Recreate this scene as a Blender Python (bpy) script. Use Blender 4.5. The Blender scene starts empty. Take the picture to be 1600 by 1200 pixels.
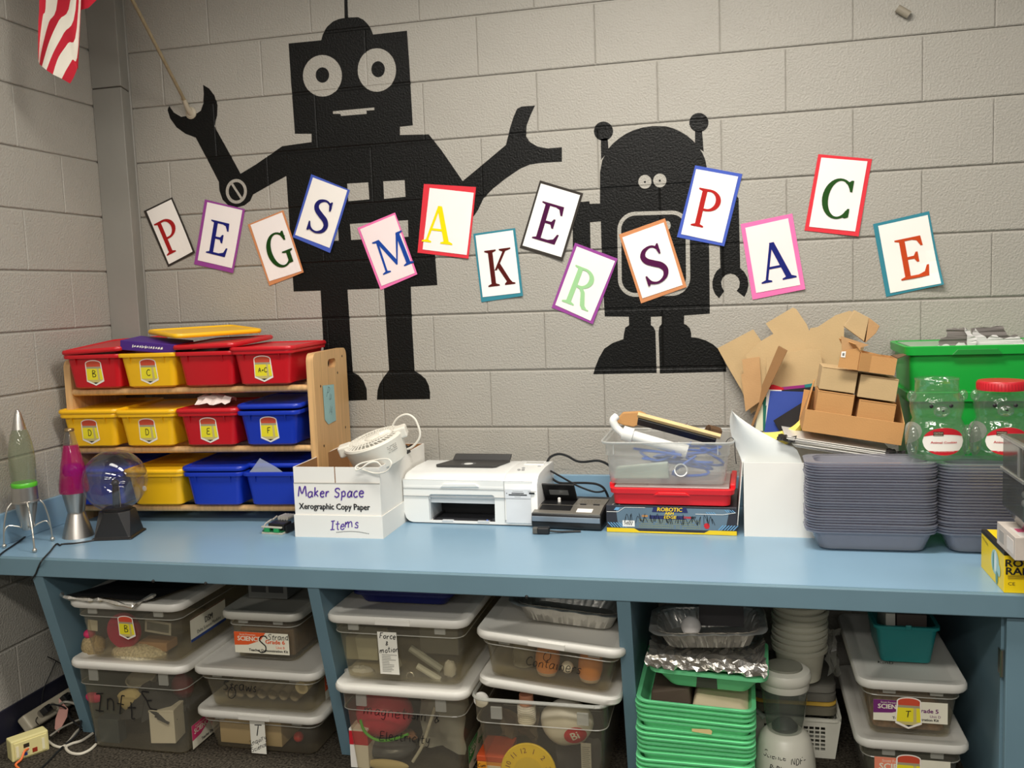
import bpy, bmesh, math, random
from mathutils import Vector, Matrix
from mathutils.geometry import tessellate_polygon

random.seed(7)
SC = bpy.context.scene
COL = SC.collection
PI = math.pi

# ------------------------------------------------------------------ camera
YAW, PITCH, ROLL = 0.237311, -0.100341, -0.037397
CAM = Vector((1.65445, -3.151038, 1.377062))
FPX = 1440.0
_f = Vector((-math.sin(YAW) * math.cos(PITCH), math.cos(YAW) * math.cos(PITCH), math.sin(PITCH)))
_r0 = Vector((math.cos(YAW), math.sin(YAW), 0))
_u0 = _r0.cross(_f)
_r = _r0 * math.cos(ROLL) + _u0 * math.sin(ROLL)
_u = -_r0 * math.sin(ROLL) + _u0 * math.cos(ROLL)
cam_data = bpy.data.cameras.new('camera')
cam = bpy.data.objects.new('camera', cam_data)
COL.objects.link(cam)
cam.matrix_world = Matrix(((_r.x, _u.x, -_f.x, CAM.x), (_r.y, _u.y, -_f.y, CAM.y), (_r.z, _u.z, -_f.z, CAM.z), (0, 0, 0, 1)))
cam_data.sensor_width = 36.0
cam_data.lens = 36.0 * FPX / 1600.0
cam_data.clip_start = 0.05
SC.camera = cam

# ------------------------------------------------------------------ exposure, world, lights
SC.view_settings.view_transform = 'Standard'
SC.view_settings.look = 'None'
SC.view_settings.gamma = 1.0
SC.view_settings.exposure = 0.0
SC.view_settings.use_curve_mapping = False
SC.cycles.transparent_max_bounces = 40
SC.cycles.max_bounces = 8
SC.cycles.diffuse_bounces = 4
SC.cycles.sample_clamp_indirect = 4.0
world = bpy.data.worlds.new('room_ambient')
SC.world = world
world.use_nodes = True
world.node_tree.nodes['Background'].inputs[0].default_value = (1.0, 0.95, 0.90, 1)
world.node_tree.nodes['Background'].inputs[1].default_value = 0.16     # the unseen rest of the classroom

CEIL = 2.724
LK = 1.0
LIGHT_COL = (1.0, 0.95, 0.87)
for lx, kx in ((0.25, 0.38), (1.50, 1.55), (3.3, 0.35)):
    for ly, pw in ((-1.25, 30 * kx), (-3.2, 32 * kx), (-5.2, 32 * kx), (-7.0, 30)):
        ld = bpy.data.lights.new('ceiling_troffer', 'AREA')
        ld.shape = 'RECTANGLE'
        ld.size, ld.size_y = 1.0, 0.34
        ld.energy = pw * LK
        ld.color = LIGHT_COL
        lo = bpy.data.objects.new('ceiling_troffer', ld)
        lo.location = (lx, ly, CEIL - 0.012)
        COL.objects.link(lo)

# ------------------------------------------------------------------ photo ray helpers (pixels of the 1600x1200 frame to points on real planes)
def ray(u, v):
    return _r * ((u - 800) / FPX) + _u * ((600 - v) / FPX) + _f
def on_y(u, v, y):
    d = ray(u, v); return CAM + d * ((y - CAM.y) / d.y)
def on_z(u, v, z):
    d = ray(u, v); return CAM + d * ((z - CAM.z) / d.z)
def on_x(u, v, x):
    d = ray(u, v); return CAM + d * ((x - CAM.x) / d.x)

# ------------------------------------------------------------------ materials
MATS = {}
def s2l(c):
    return tuple(((x / 255.0) / 12.92 if x / 255.0 <= 0.04045 else ((x / 255.0 + 0.055) / 1.055) ** 2.4) for x in c)

def mat(name, rgb, rough=0.5, metal=0.0, var=0.06, vscale=9.0, bump=0.0, bscale=60.0, spec=0.5, trans=0.0, alpha=1.0, coat=0.0, emit=0.0, sheen=0.0):
    """procedural principled material: noise-varied colour, optional noise bump"""
    if name in MATS: return MATS[name]
    m = bpy.data.materials.new(name); m.use_nodes = True
    nt = m.node_tree; b = nt.nodes['Principled BSDF']
    c = s2l(rgb)
    tc = nt.nodes.new('ShaderNodeTexCoord')
    if var > 0:
        n = nt.nodes.new('ShaderNodeTexNoise'); n.inputs['Scale'].default_value = vscale; n.inputs['Detail'].default_value = 4
        nt.links.new(tc.outputs['Object'], n.inputs['Vector'])
        r = nt.nodes.new('ShaderNodeValToRGB')
        r.color_ramp.elements[0].position = 0.3; r.color_ramp.elements[1].position = 0.7
        r.color_ramp.elements[0].color = tuple(x * (1 - var) for x in c) + (1,)
        r.color_ramp.elements[1].color = tuple(min(1, x * (1 + var)) for x in c) + (1,)
        nt.links.new(n.outputs['Fac'], r.inputs['Fac']); nt.links.new(r.outputs['Color'], b.inputs['Base Color'])
    else:
        b.inputs['Base Color'].default_value = c + (1,)
    b.inputs['Roughness'].default_value = rough
    b.inputs['Metallic'].default_value = metal
    b.inputs['Specular IOR Level'].default_value = spec
    b.inputs['Transmission Weight'].default_value = trans
    b.inputs['Alpha'].default_value = alpha
    b.inputs['Coat Weight'].default_value = coat
    if bump > 0:
        n2 = nt.nodes.new('ShaderNodeTexNoise'); n2.inputs['Scale'].default_value = bscale; n2.inputs['Detail'].default_value = 5
        nt.links.new(tc.outputs['Object'], n2.inputs['Vector'])
        bp = nt.nodes.new('ShaderNodeBump'); bp.inputs['Strength'].default_value = bump; bp.inputs['Distance'].default_value = 0.004
        nt.links.new(n2.outputs['Fac'], bp.inputs['Height']); nt.links.new(bp.outputs['Normal'], b.inputs['Normal'])
    MATS[name] = m
    return m

def clear_mat(name, rgb, body=0.25, rough=0.15, bump=0.0, bscale=40, ior=1.45, haze=None):
    """thin clear or frosted plastic / glass wall: see-through with a share of pale body colour and a fresnel gloss"""
    if name in MATS: return MATS[name]
    m = bpy.data.materials.new(name); m.use_nodes = True
    nt = m.node_tree; nt.nodes.clear()
    out = nt.nodes.new('ShaderNodeOutputMaterial')
    tr = nt.nodes.new('ShaderNodeBsdfTransparent'); c = s2l(rgb)
    t = haze or 0.75
    tr.inputs['Color'].default_value = tuple(1 - (1 - x) * (1 - t) for x in c) + (1,)
    df = nt.nodes.new('ShaderNodeBsdfDiffuse'); df.inputs['Color'].default_value = c + (1,)
    tl = nt.nodes.new('ShaderNodeBsdfTranslucent'); tl.inputs['Color'].default_value = c + (1,)
    dm = nt.nodes.new('ShaderNodeMixShader'); dm.inputs[0].default_value = 0.4
    nt.links.new(df.outputs[0], dm.inputs[1]); nt.links.new(tl.outputs[0], dm.inputs[2])
    mx = nt.nodes.new('ShaderNodeMixShader')
    tc = nt.nodes.new('ShaderNodeTexCoord')
    n = nt.nodes.new('ShaderNodeTexNoise'); n.inputs['Scale'].default_value = 7.0; n.inputs['Detail'].default_value = 3
    nt.links.new(tc.outputs['Object'], n.inputs['Vector'])
    mr = nt.nodes.new('ShaderNodeMapRange'); mr.inputs['To Min'].default_value = body * 0.85; mr.inputs['To Max'].default_value = min(1, body * 1.15)
    nt.links.new(n.outputs['Fac'], mr.inputs['Value']); nt.links.new(mr.outputs[0], mx.inputs[0])
    nt.links.new(tr.outputs[0], mx.inputs[1]); nt.links.new(dm.outputs[0], mx.inputs[2])
    gl = nt.nodes.new('ShaderNodeBsdfGlossy'); gl.inputs['Roughness'].default_value = rough; gl.inputs['Color'].default_value = (1, 1, 1, 1)
    lw = nt.nodes.new('ShaderNodeLayerWeight'); lw.inputs['Blend'].default_value = 0.5      # facing term is the same on both sides of a thin wall
    pw = nt.nodes.new('ShaderNodeMath'); pw.operation = 'POWER'; pw.inputs[1].default_value = 4.0
    fr = nt.nodes.new('ShaderNodeMath'); fr.operation = 'MULTIPLY_ADD'; f0 = ((ior - 1) / (ior + 1)) ** 2
    fr.inputs[1].default_value = 0.75 - f0; fr.inputs[2].default_value = f0
    nt.links.new(lw.outputs['Facing'], pw.inputs[0]); nt.links.new(pw.outputs[0], fr.inputs[0])
    if bump > 0:
        n2 = nt.nodes.new('ShaderNodeTexNoise'); n2.inputs['Scale'].default_value = bscale
        nt.links.new(tc.outputs['Object'], n2.inputs['Vector'])
        bp = nt.nodes.new('ShaderNodeBump'); bp.inputs['Strength'].default_value = bump; bp.inputs['Distance'].default_value = 0.006
        nt.links.new(n2.outputs['Fac'], bp.inputs['Height'])
        nt.links.new(bp.outputs['Normal'], gl.inputs['Normal']); nt.links.new(bp.outputs['Normal'], lw.inputs['Normal'])
    g2 = nt.nodes.new('ShaderNodeMixShader')
    nt.links.new(fr.outputs[0], g2.inputs[0]); nt.links.new(mx.outputs[0], g2.inputs[1]); nt.links.new(gl.outputs[0], g2.inputs[2])
    nt.links.new(g2.outputs[0], out.inputs[0])
    MATS[name] = m
    return m

# ------------------------------------------------------------------ mesh helpers
class MB:
    """collects simple shapes into one mesh"""
    def __init__(s): s.v = []; s.f = []; s.uv = None
    def add(s, vs, fs):
        n = len(s.v); s.v += [Vector(v) for v in vs]; s.f += [tuple(i + n for i in f) for f in fs]; return s
    def box(s, x0, x1, y0, y1, z0, z1):
        return s.add([(x0, y0, z0), (x1, y0, z0), (x1, y1, z0), (x0, y1, z0), (x0, y0, z1), (x1, y0, z1), (x1, y1, z1), (x0, y1, z1)],
                     [(0, 3, 2, 1), (4, 5, 6, 7), (0, 1, 5, 4), (1, 2, 6, 5), (2, 3, 7, 6), (3, 0, 4, 7)])
    def loft(s, rings, cap0=True, cap1=True, close=True):
        n = len(rings[0]); vs = [p for r in rings for p in r]; fs = []
        for i in range(len(rings) - 1):
            for j in range(n if close else n - 1):
                k = (j + 1) % n
                fs.append((i * n + j, i * n + k, (i + 1) * n + k, (i + 1) * n + j))
        if cap0: fs.append(tuple(reversed(range(n))))
        if cap1: fs.append(tuple((len(rings) - 1) * n + j for j in range(n)))
        return s.add(vs, fs)
    def lathe(s, prof, n=32, c=(0, 0, 0), cap0=True, cap1=True, axis='z'):
        rings = []
        for r, z in prof:
            ring = []
            for j in range(n):
                a = 2 * PI * j / n
                p = (r * math.cos(a), r * math.sin(a), z)
                if axis == 'y': p = (p[0], -p[2], p[1])
                if axis == 'x': p = (p[2], p[0], p[1])
                ring.append((c[0] + p[0], c[1] + p[1], c[2] + p[2]))
            rings.append(ring)
        return s.loft(rings, cap0, cap1)
    def prism(s, poly, y0, y1):
        """poly in x,z ; extruded in y"""
        n = len(poly)
        vs = [(p[0], y0, p[1]) for p in poly] + [(p[0], y1, p[1]) for p in poly]
        fs = [tuple(range(n)), tuple(reversed(range(n, 2 * n)))] + [(i + n, (i + 1) % n + n, (i + 1) % n, i) for i in range(n)]
        return s.add(vs, fs)
    def prismz(s, poly, z0, z1):
        n = len(poly)
        vs = [(p[0], p[1], z0) for p in poly] + [(p[0], p[1], z1) for p in poly]
        fs = [tuple(reversed(range(n))), tuple(range(n, 2 * n))] + [(i, (i + 1) % n, (i + 1) % n + n, i + n) for i in range(n)]
        return s.add(vs, fs)
    def tube(s, pts, r, n=8, caps=True):
        pts = [Vector(p) for p in pts]; rings = []; up = None
        for i, p in enumerate(pts):
            a = pts[max(0, i - 1)]; b = pts[min(len(pts) - 1, i + 1)]
            t = (b - a)
            if t.length < 1e-9: t = Vector((0, 0, 1))
            t.normalize()
            if up is None:
                up = t.cross(Vector((0, 0, 1)))
                if up.length < 0.1: up = t.cross(Vector((1, 0, 0)))
            up = (up - t * up.dot(t)); up.normalize()
            w = t.cross(up); rr = r[i] if isinstance(r, (list, tuple)) else r
            rings.append([p + (up * math.cos(2 * PI * j / n) + w * math.sin(2 * PI * j / n)) * rr for j in range(n)])
        return s.loft(rings, caps, caps)
    def ball(s, c, r, n=14, m=8, sq=(1, 1, 1)):
        rings = []
        for i in range(m + 1):
            a = -PI / 2 + PI * i / m; rr = max(1e-5, math.cos(a))
            rings.append([(c[0] + r * sq[0] * rr * math.cos(2 * PI * j / n), c[1] + r * sq[1] * rr * math.sin(2 * PI * j / n), c[2] + r * sq[2] * math.sin(a)) for j in range(n)])
        return s.loft(rings)
    def xf(s, M):
        s.v = [M @ v for v in s.v]; return s
    def mesh(s, name, smooth=False, bevel=0.0, seg=2, angle=35, autosmooth=40):
        me = bpy.data.meshes.new(name)
        me.from_pydata([tuple(v) for v in s.v], [], s.f)
        if bevel > 0 or smooth or True:
            bm = bmesh.new(); bm.from_mesh(me)
            if bevel > 0:
                bmesh.ops.remove_doubles(bm, verts=bm.verts, dist=1e-6)
                es = [e for e in bm.edges if len(e.link_faces) == 2 and e.calc_face_angle(0) > math.radians(angle)]
                bmesh.ops.bevel(bm, geom=es, offset=bevel, segments=seg, profile=0.5, affect='EDGES', clamp_overlap=True)
            bmesh.ops.recalc_face_normals(bm, faces=bm.faces)
            bm.to_mesh(me); bm.free()
        if smooth:
            for p in me.polygons: p.use_smooth = True
            try: me.set_sharp_from_angle(angle=math.radians(autosmooth))
            except Exception: pass
        return me

def link(name, me, m, parent=None):
    o = bpy.data.objects.new(name, me)
    if m and not me.materials: me.materials.append(m)
    COL.objects.link(o)
    if parent is not None: o.parent = parent
    return o
def part(name, mb, m, parent, label=None, **kw):
    o = link(name, mb.mesh(name, **kw) if isinstance(mb, MB) else mb, m, parent)
    if label: o['label'] = label
    return o
def tag(o, label, cat, group=None, kind=None):
    o['label'] = label; o['category'] = cat
    if group: o['group'] = group
    if kind: o['kind'] = kind
    return o
def thing(name, label, cat, loc=(0, 0, 0), rz=0.0, group=None, tilt=None):
    o = bpy.data.objects.new(name, None); o.empty_display_size = 0.05
    COL.objects.link(o); o.location = loc
    o.rotation_euler = (tilt[0], tilt[1], rz) if tilt else (0, 0, rz)
    return tag(o, label, cat, group)
def struct(o): o['kind'] = 'structure'; return o
def solo(name, mb, m, label, cat, loc=(0, 0, 0), rz=0.0, group=None, tilt=None, **kw):
    o = link(name, mb.mesh(name, **kw), m); o.location = loc
    o.rotation_euler = (tilt[0], tilt[1], rz) if tilt else (0, 0, rz)
    return tag(o, label, cat, group)

def rrect(x0, x1, y0, y1, r, n=4):
    """rounded rectangle outline, counter-clockwise"""
    r = min(r, (x1 - x0) / 2 - 1e-5, (y1 - y0) / 2 - 1e-5); out = []
    for cx, cy, a0 in ((x1 - r, y0 + r, -PI / 2), (x1 - r, y1 - r, 0), (x0 + r, y1 - r, PI / 2), (x0 + r, y0 + r, PI)):
        for i in range(n + 1):
            a = a0 + PI / 2 * i / n; out.append((cx + r * math.cos(a), cy + r * math.sin(a)))
    return out
def smoothpts(pts, n=6):
    """Catmull-Rom through the points"""
    pts = [Vector(p) for p in pts]; out = []
    for i in range(len(pts) - 1):
        p0 = pts[max(0, i - 1)]; p1 = pts[i]; p2 = pts[i + 1]; p3 = pts[min(len(pts) - 1, i + 2)]
        for k in range(n):
            t = k / n
            out.append(0.5 * ((2 * p1) + (p2 - p0) * t + (2 * p0 - 5 * p1 + 4 * p2 - p3) * t * t + (3 * p1 - p0 - 3 * p2 + p3) * t ** 3))
    out.append(pts[-1]); return out

def poly_mesh(polys, thick=0.0):
    """flat polygons given as lists of 3-D points -> MB (single faces)"""
    mb = MB()
    for p in polys: mb.add(p, [tuple(range(len(p)))])
    return mb

def frame_mat(o, ux, uz):
    """matrix whose local x = ux, local z = uz, local -y faces out"""
    ux = Vector(ux).normalized(); uz = Vector(uz); uz = (uz - ux * uz.dot(ux)).normalized(); uy = uz.cross(ux)
    return Matrix(((ux.x, uy.x, uz.x, o[0]), (ux.y, uy.y, uz.y, o[1]), (ux.z, uy.z, uz.z, o[2]), (0, 0, 0, 1)))

# text: flat lettering mesh in local x (along) and z (up), facing -y
def text_mesh(s, size, shear=0.0, jitter=0.0, align='CENTER', sx=1.0, bold=0.0, seed=1):
    cu = bpy.data.curves.new('t', 'FONT'); cu.body = s; cu.size = size; cu.shear = shear; cu.align_x = align; cu.align_y = 'CENTER'
    cu.resolution_u = 2
    ob = bpy.data.objects.new('t', cu); COL.objects.link(ob)
    dg = bpy.context.evaluated_depsgraph_get(); dg.update()
    me = bpy.data.meshes.new_from_object(ob.evaluated_get(dg))
    bpy.data.objects.remove(ob); bpy.data.curves.remove(cu)
    rnd = random.Random(seed)
    ph = rnd.random() * 6
    for v in me.vertices:
        x, y = v.co.x * sx, v.co.y
        if jitter: y += jitter * size * math.sin(x / size * 2.3 + ph); x += jitter * size * 0.6 * math.sin(y / size * 5 + x / size * 1.7 + ph)
        v.co = (x, 0, y)
    me.materials.clear()
    if bold:
        bm = bmesh.new(); bm.from_mesh(me); geo = bm.verts[:] + bm.edges[:] + bm.faces[:]
        for k, (dx, dz) in enumerate(((bold, 0), (-bold, 0), (0, bold * .6), (0, -bold * .6))):
            d = bmesh.ops.duplicate(bm, geom=geo); bmesh.ops.translate(bm, vec=(dx, -.00002 * (k + 1), dz), verts=[g for g in d['geom'] if isinstance(g, bmesh.types.BMVert)])
        bm.to_mesh(me); bm.free()
    return me
# handwriting: marker strokes as flat ribbons, glyphs on a unit x-height grid
HG = {
 'M': (.9, [[(0, 0), (.05, .5), (.1, 1), (.4, .25), (.7, 1), (.8, .5), (.85, 0)]]), 'm': (.95, [[(.02, 0), (.05, .62), (.08, .35), (.25, .62), (.38, .5), (.4, 0)], [(.4, .38), (.55, .62), (.72, .55), (.78, 0)]]),
 'a': (.62, [[(.5, .55), (.3, .62), (.08, .4), (.1, .08), (.3, 0), (.48, .25), (.52, .6), (.5, .2), (.6, 0)]]), 'k': (.6, [[(.08, 1.05), (.1, .5), (.08, 0)], [(.5, .65), (.12, .32), (.3, .2), (.55, 0)]]),
 'e': (.55, [[(.06, .32), (.45, .36), (.4, .58), (.22, .62), (.06, .4), (.1, .08), (.3, 0), (.5, .1)]]), 'r': (.48, [[(.06, .6), (.08, .3), (.08, 0)], [(.08, .35), (.22, .58), (.42, .56)]]),
 'S': (.68, [[(.6, .85), (.45, 1), (.2, .95), (.1, .75), (.3, .55), (.52, .4), (.5, .12), (.28, 0), (.04, .12)]]), 's': (.48, [[(.42, .5), (.28, .62), (.1, .52), (.2, .36), (.38, .22), (.32, .02), (.04, .06)]]),
 'p': (.6, [[(.06, .6), (.1, .1), (.08, -.4)], [(.09, .45), (.3, .62), (.5, .42), (.42, .1), (.12, .05)]]), 'c': (.5, [[(.44, .52), (.28, .62), (.08, .4), (.1, .1), (.28, 0), (.46, .1)]]),
 'I': (.5, [[(.02, 1), (.46, 1.04)], [(.26, 1), (.22, 0)], [(0, .0), (.46, .02)]]), 't': (.46, [[(.22, .95), (.2, .3), (.26, .03), (.4, .04)], [(.02, .62), (.44, .66)]]), 'i': (.28, [[(.12, .6), (.12, 0)], [(.13, .82), (.14, .85)]]),
 'F': (.62, [[(.1, 1), (.08, 0)], [(.06, 1), (.6, 1.03)], [(.08, .52), (.46, .55)]]), 'o': (.56, [[(.3, .62), (.08, .42), (.1, .1), (.3, 0), (.48, .2), (.46, .5), (.26, .62)]]), 'n': (.6, [[(.06, .6), (.08, 0)], [(.08, .38), (.28, .62), (.46, .5), (.5, 0)]]),
 'g': (.6, [[(.48, .52), (.28, .62), (.08, .4), (.14, .1), (.34, .08), (.48, .4), (.5, .6), (.46, -.2), (.28, -.4), (.06, -.28)]]), 'l': (.26, [[(.1, 1.05), (.1, .1), (.2, 0)]]), 'y': (.58, [[(.06, .6), (.12, .25), (.32, .15), (.46, .6)], [(.46, .6), (.4, -.2), (.2, -.4), (.04, -.28)]]),
 'C': (.7, [[(.64, .85), (.45, 1), (.18, .85), (.05, .45), (.2, .08), (.45, 0), (.66, .15)]]), 'h': (.58, [[(.08, 1.05), (.08, 0)], [(.08, .38), (.28, .6), (.46, .45), (.48, 0)]]), 'd': (.6, [[(.5, 1.05), (.5, .1), (.56, 0)], [(.48, .5), (.28, .62), (.08, .35), (.2, .02), (.46, .15)]]),
 '&': (.6, [[(.5, .1), (.1, .8), (.3, .95), (.38, .75), (.06, .3), (.2, .02), (.5, .35)]]), 'E': (.6, [[(.54, 1), (.1, .98), (.08, .5), (.06, 0), (.56, .02)], [(.08, .52), (.46, .54)]]), 'T': (.7, [[(.0, .95), (.68, 1)], [(.36, .98), (.3, 0)]]),
 'N': (.7, [[(.06, 0), (.08, 1), (.56, .02), (.6, 1)]]), 'u': (.58, [[(.06, .6), (.1, .1), (.3, .02), (.46, .25), (.46, .6)], [(.46, .4), (.52, 0)]]), 'f': (.44, [[(.42, 1), (.26, 1.02), (.18, .8), (.16, 0)], [(.0, .55), (.36, .58)]]),
 'B': (.62, [[(.08, 1), (.08, 0)], [(.06, 1), (.42, .95), (.48, .72), (.1, .53), (.52, .42), (.54, .1), (.06, 0)]]), 'D': (.68, [[(.08, 1), (.08, 0)], [(.04, 1), (.4, .92), (.6, .5), (.42, .06), (.04, 0)]]), 'A': (.7, [[(.04, 0), (.32, 1), (.6, 0)], [(.14, .38), (.52, .38)]]),
 '+': (.5, [[(.04, .4), (.44, .42)], [(.24, .62), (.22, .2)]]), 'U': (.66, [[(.08, 1), (.08, .2), (.3, 0), (.54, .2), (.56, 1)]]), 'W': (.95, [[(.04, .7), (.2, 0), (.45, .5), (.68, 0), (.88, .75)]]), 'w': (.8, [[(.04, .6), (.16, 0), (.36, .45), (.54, 0), (.72, .62)]]), 'V': (.7, [[(.04, 1), (.3, 0), (.6, 1)]]), 'X': (.66, [[(.06, 1), (.56, 0)], [(.56, 1), (.04, 0)]]), 'Y': (.62, [[(.04, 1), (.28, .5), (.56, 1)], [(.28, .5), (.24, 0)]]), 'Z': (.62, [[(.06, .95), (.54, 1), (.06, 0), (.58, .03)]]), '2': (.55, [[(.06, .8), (.26, 1), (.46, .78), (.06, 0), (.52, .02)]]), '-': (.5, [[(.06, .45), (.46, .5)]]), 'P': (.6, [[(.08, 1), (.06, 0)], [(.06, 1), (.44, .95), (.5, .7), (.3, .5), (.08, .5)]]),
 'L': (.55, [[(.08, 1), (.06, .02), (.5, .04)]]), 'q': (.58, [[(.48, .55), (.28, .62), (.06, .35), (.2, .04), (.46, .3)], [(.5, .6), (.46, -.4)]]), '4': (.55, [[(.3, 1), (.04, .35), (.5, .38)], [(.4, .65), (.38, 0)]]), '1': (.3, [[(.14, 1), (.12, 0)]]), 'H': (.66, [[(.06, 1), (.06, 0)], [(.56, 1), (.54, 0)], [(.06, .5), (.56, .52)]]), 'R': (.62, [[(.08, 1), (.06, 0)], [(.06, 1), (.44, .95), (.5, .72), (.1, .52), (.54, 0)]]), 'K': (.62, [[(.08, 1), (.06, 0)], [(.54, 1), (.1, .48), (.56, 0)]]),
}
def hand_mesh(s, size, pen, slant=.15, wob=.05, seed=1):
    rnd = random.Random(seed * 31 + len(s)); mb = MB(); x = 0.0; lay = 0
    for ch in s:
        if ch == ' ': x += .42; continue
        w, st = HG[ch]; k = rnd.uniform(.92, 1.08); dy = rnd.uniform(-wob, wob)
        for line in st:
            P = smoothpts([((x + a * k + b * slant + rnd.uniform(-wob, wob) * .35) * size, 0, (b * k + dy + rnd.uniform(-wob, wob) * .35) * size) for a, b in line], 5)
            L, Rr = [], []; lay += 1; y = -.000015 * lay
            for i, p in enumerate(P):
                t = P[min(len(P) - 1, i + 1)] - P[max(0, i - 1)]; t = t.normalized() if t.length > 1e-9 else Vector((1, 0, 0)); h = pen * rnd.uniform(.88, 1.12)
                L.append((p.x - t.z * h, y, p.z + t.x * h)); Rr.append((p.x + t.z * h, y, p.z - t.x * h))
            n = len(L); mb.add(L + Rr, [(i, i + 1, n + i + 1, n + i) for i in range(n - 1)])
        x += w * k + .10
    c = x * size / 2
    for v in mb.v: v.x -= c; v.z -= size * .4
    return mb
def hand(s, size, pen, m, parent, at, ux=(1, 0, 0), uz=(0, 0, 1), name='handwriting', **kw):
    return part(name, hand_mesh(s, size, pen, **kw).xf(frame_mat(at, ux, uz)), m, parent)
def lettering(s, size, m, parent, at, ux=(1, 0, 0), uz=(0, 0, 1), name='lettering', **kw):
    me = text_mesh(s, size, **kw)
    me.transform(frame_mat(at, ux, uz))
    return link(name, me, m, parent)

# ================================================================== SETTING
BW, BH = 0.4064, 0.2032
ZJ = 2.318                                     # height of the joint row k = 0
XL = -0.64                                     # left wall face
CT = 0.628                                     # counter top height
PAINT = mat('wall_paint', (170, 166, 157), rough=0.42, var=0.05, vscale=3.0, bump=0.8, bscale=150, spec=0.4)
MORTAR = mat('mortar_paint', (168, 164, 155), rough=0.5, var=0.06, vscale=6, bump=0.5, bscale=140)
GZ, GZB, DZ = 0.0066, 0.0032, 0.0060           # bed joint: half width, bottom half width, depth
GX, GXB, DX = 0.0040, 0.0004, 0.0021           # head joint

def block_mesh(w, h):
    """front face at y = 0 facing -y, centred on x, z from 0 to h, joints taken off"""
    mb = MB()
    def ring(ix, iz, y): return [(-w / 2 + ix, y, iz), (w / 2 - ix, y, iz), (w / 2 - ix, y, h - iz), (-w / 2 + ix, y, h - iz)]
    mb.loft([ring(GXB, GZB, 0.03), ring(GXB, GZB, DX), ring(GX, GZ, 0.0)], cap0=False, cap1=True)
    return mb.mesh('block')
_bm = {}
def get_block(w, h):
    k = (round(w, 3), round(h, 3))
    if k not in _bm: _bm[k] = block_mesh(w, h); _bm[k].materials.append(PAINT)
    return _bm[k]

wall_back = struct(link('wall_back', MB().box(XL, 3.6, DZ, 0.2, 0, CEIL).mesh('wall_back'), MORTAR))
wall_left = struct(link('wall_left', MB().box(XL - 0.2, XL - DZ, -2.2, 0.2, 0, CEIL).mesh('wall_left'), MORTAR))
rj = random.Random(3)
for k in range(-2, 12):
    z1 = ZJ - k * BH; z0 = max(0.0, z1 - BH)
    off = 0.0 if k % 2 == 0 else BW / 2
    x = off + BW * math.floor((XL - off) / BW)
    while x < 3.59:
        a, b = max(x, XL), min(x + BW, 3.6)
        if b - a > 0.03:
            o = link('block', get_block(b - a, z1 - z0), None, wall_back)
            o.location = ((a + b) / 2, rj.uniform(-0.0002, 0.0002), z0)
        x += BW
    offl = -0.497 if k % 2 else -0.700
    y = offl - BW * 4
    while y < 0:
        a, b = max(y, -2.2), min(y + BW, 0.0)
        if b - a > 0.03:
            o = link('block', get_block(b - a, z1 - z0), None, wall_left)
            o.location = (XL + rj.uniform(-0.0005, 0.0005), (a + b) / 2, z0); o.rotation_euler = (0, 0, PI / 2)
        y += BW

CARPET = mat('carpet', (68, 63, 55), rough=0.95, var=0.85, vscale=140, bump=1.0, bscale=200, spec=0.1)
struct(link('floor', MB().box(XL - 0.2, 6.0, -8.0, 0.2, -0.06, 0).mesh('floor'), CARPET))
struct(link('ceiling', MB().box(XL - 0.2, 6.0, -8.0, 0.2, CEIL, CEIL + 0.06).mesh('ceiling'), mat('ceiling_tile', (205, 200, 190), rough=0.9, bump=0.4, bscale=90)))

COLP = mat('column_paint', (146, 144, 137), rough=0.45, var=0.05, vscale=4, bump=0.12, bscale=50)
col_poly = [(-0.64, -0.10), (-0.515, -0.10), (-0.530, -0.055), (-0.549, 0.0), (-0.64, 0.0)]
column = struct(link('trim_1', MB().prismz(col_poly, 2.179, CEIL).mesh('trim_1', bevel=0.003), COLP))
part('column_section', MB().prismz(col_poly, 0.0, 2.175).mesh('column_section', bevel=0.003), COLP, column)
part('joint_gap', MB().prismz([(-0.639, -0.096), (-0.520, -0.096), (-0.552, 0.0), (-0.639, 0.0)], 2.173, 2.181), mat('gap_dark', (70, 66, 60), rough=0.8), column)
part('caulk_bead', MB().tube([(-0.548, -0.004, CT + 0.12), (-0.548, -0.004, CEIL)], 0.006, 6), COLP, column)
struct(link('baseboard_left', MB().box(XL, XL + 0.008, -2.2, -0.10, 0, 0.102).mesh('baseboard_left', bevel=0.002), mat('cove_base', (28, 29, 44), rough=0.45, var=0.1)))

# ------------------------------------------------------------------ counter
YF = -0.853
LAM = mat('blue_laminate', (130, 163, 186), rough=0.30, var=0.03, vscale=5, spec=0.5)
LAM2 = mat('blue_panels_shaded_edge', (104, 134, 148), rough=0.5, var=0.04, vscale=6)
counter = thing('counter', 'long blue laminate counter top with square front edge along the block wall', 'counter', (0, 0, 0))
part('worktop', MB().box(XL, 3.3, YF + 0.018, -0.018, CT - 0.03, CT), LAM, counter)
part('front_edge', MB().box(XL, 3.3, YF, YF + 0.018, CT - 0.055, CT), LAM2, counter, bevel=0.0025)  # same laminate as the worktop, its shading put into the darker blue
struct(link('trim_2', MB().box(XL + 0.0185, 3.3, -0.018, -0.001, CT + .0002, CT + 0.1016).mesh('trim_2', bevel=0.002), LAM))     # backsplash strips
struct(link('trim_3', MB().box(XL + .001, XL + 0.018, YF, -0.10, CT + .0002, CT + 0.1016).mesh('trim_3', bevel=0.002), LAM))
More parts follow.
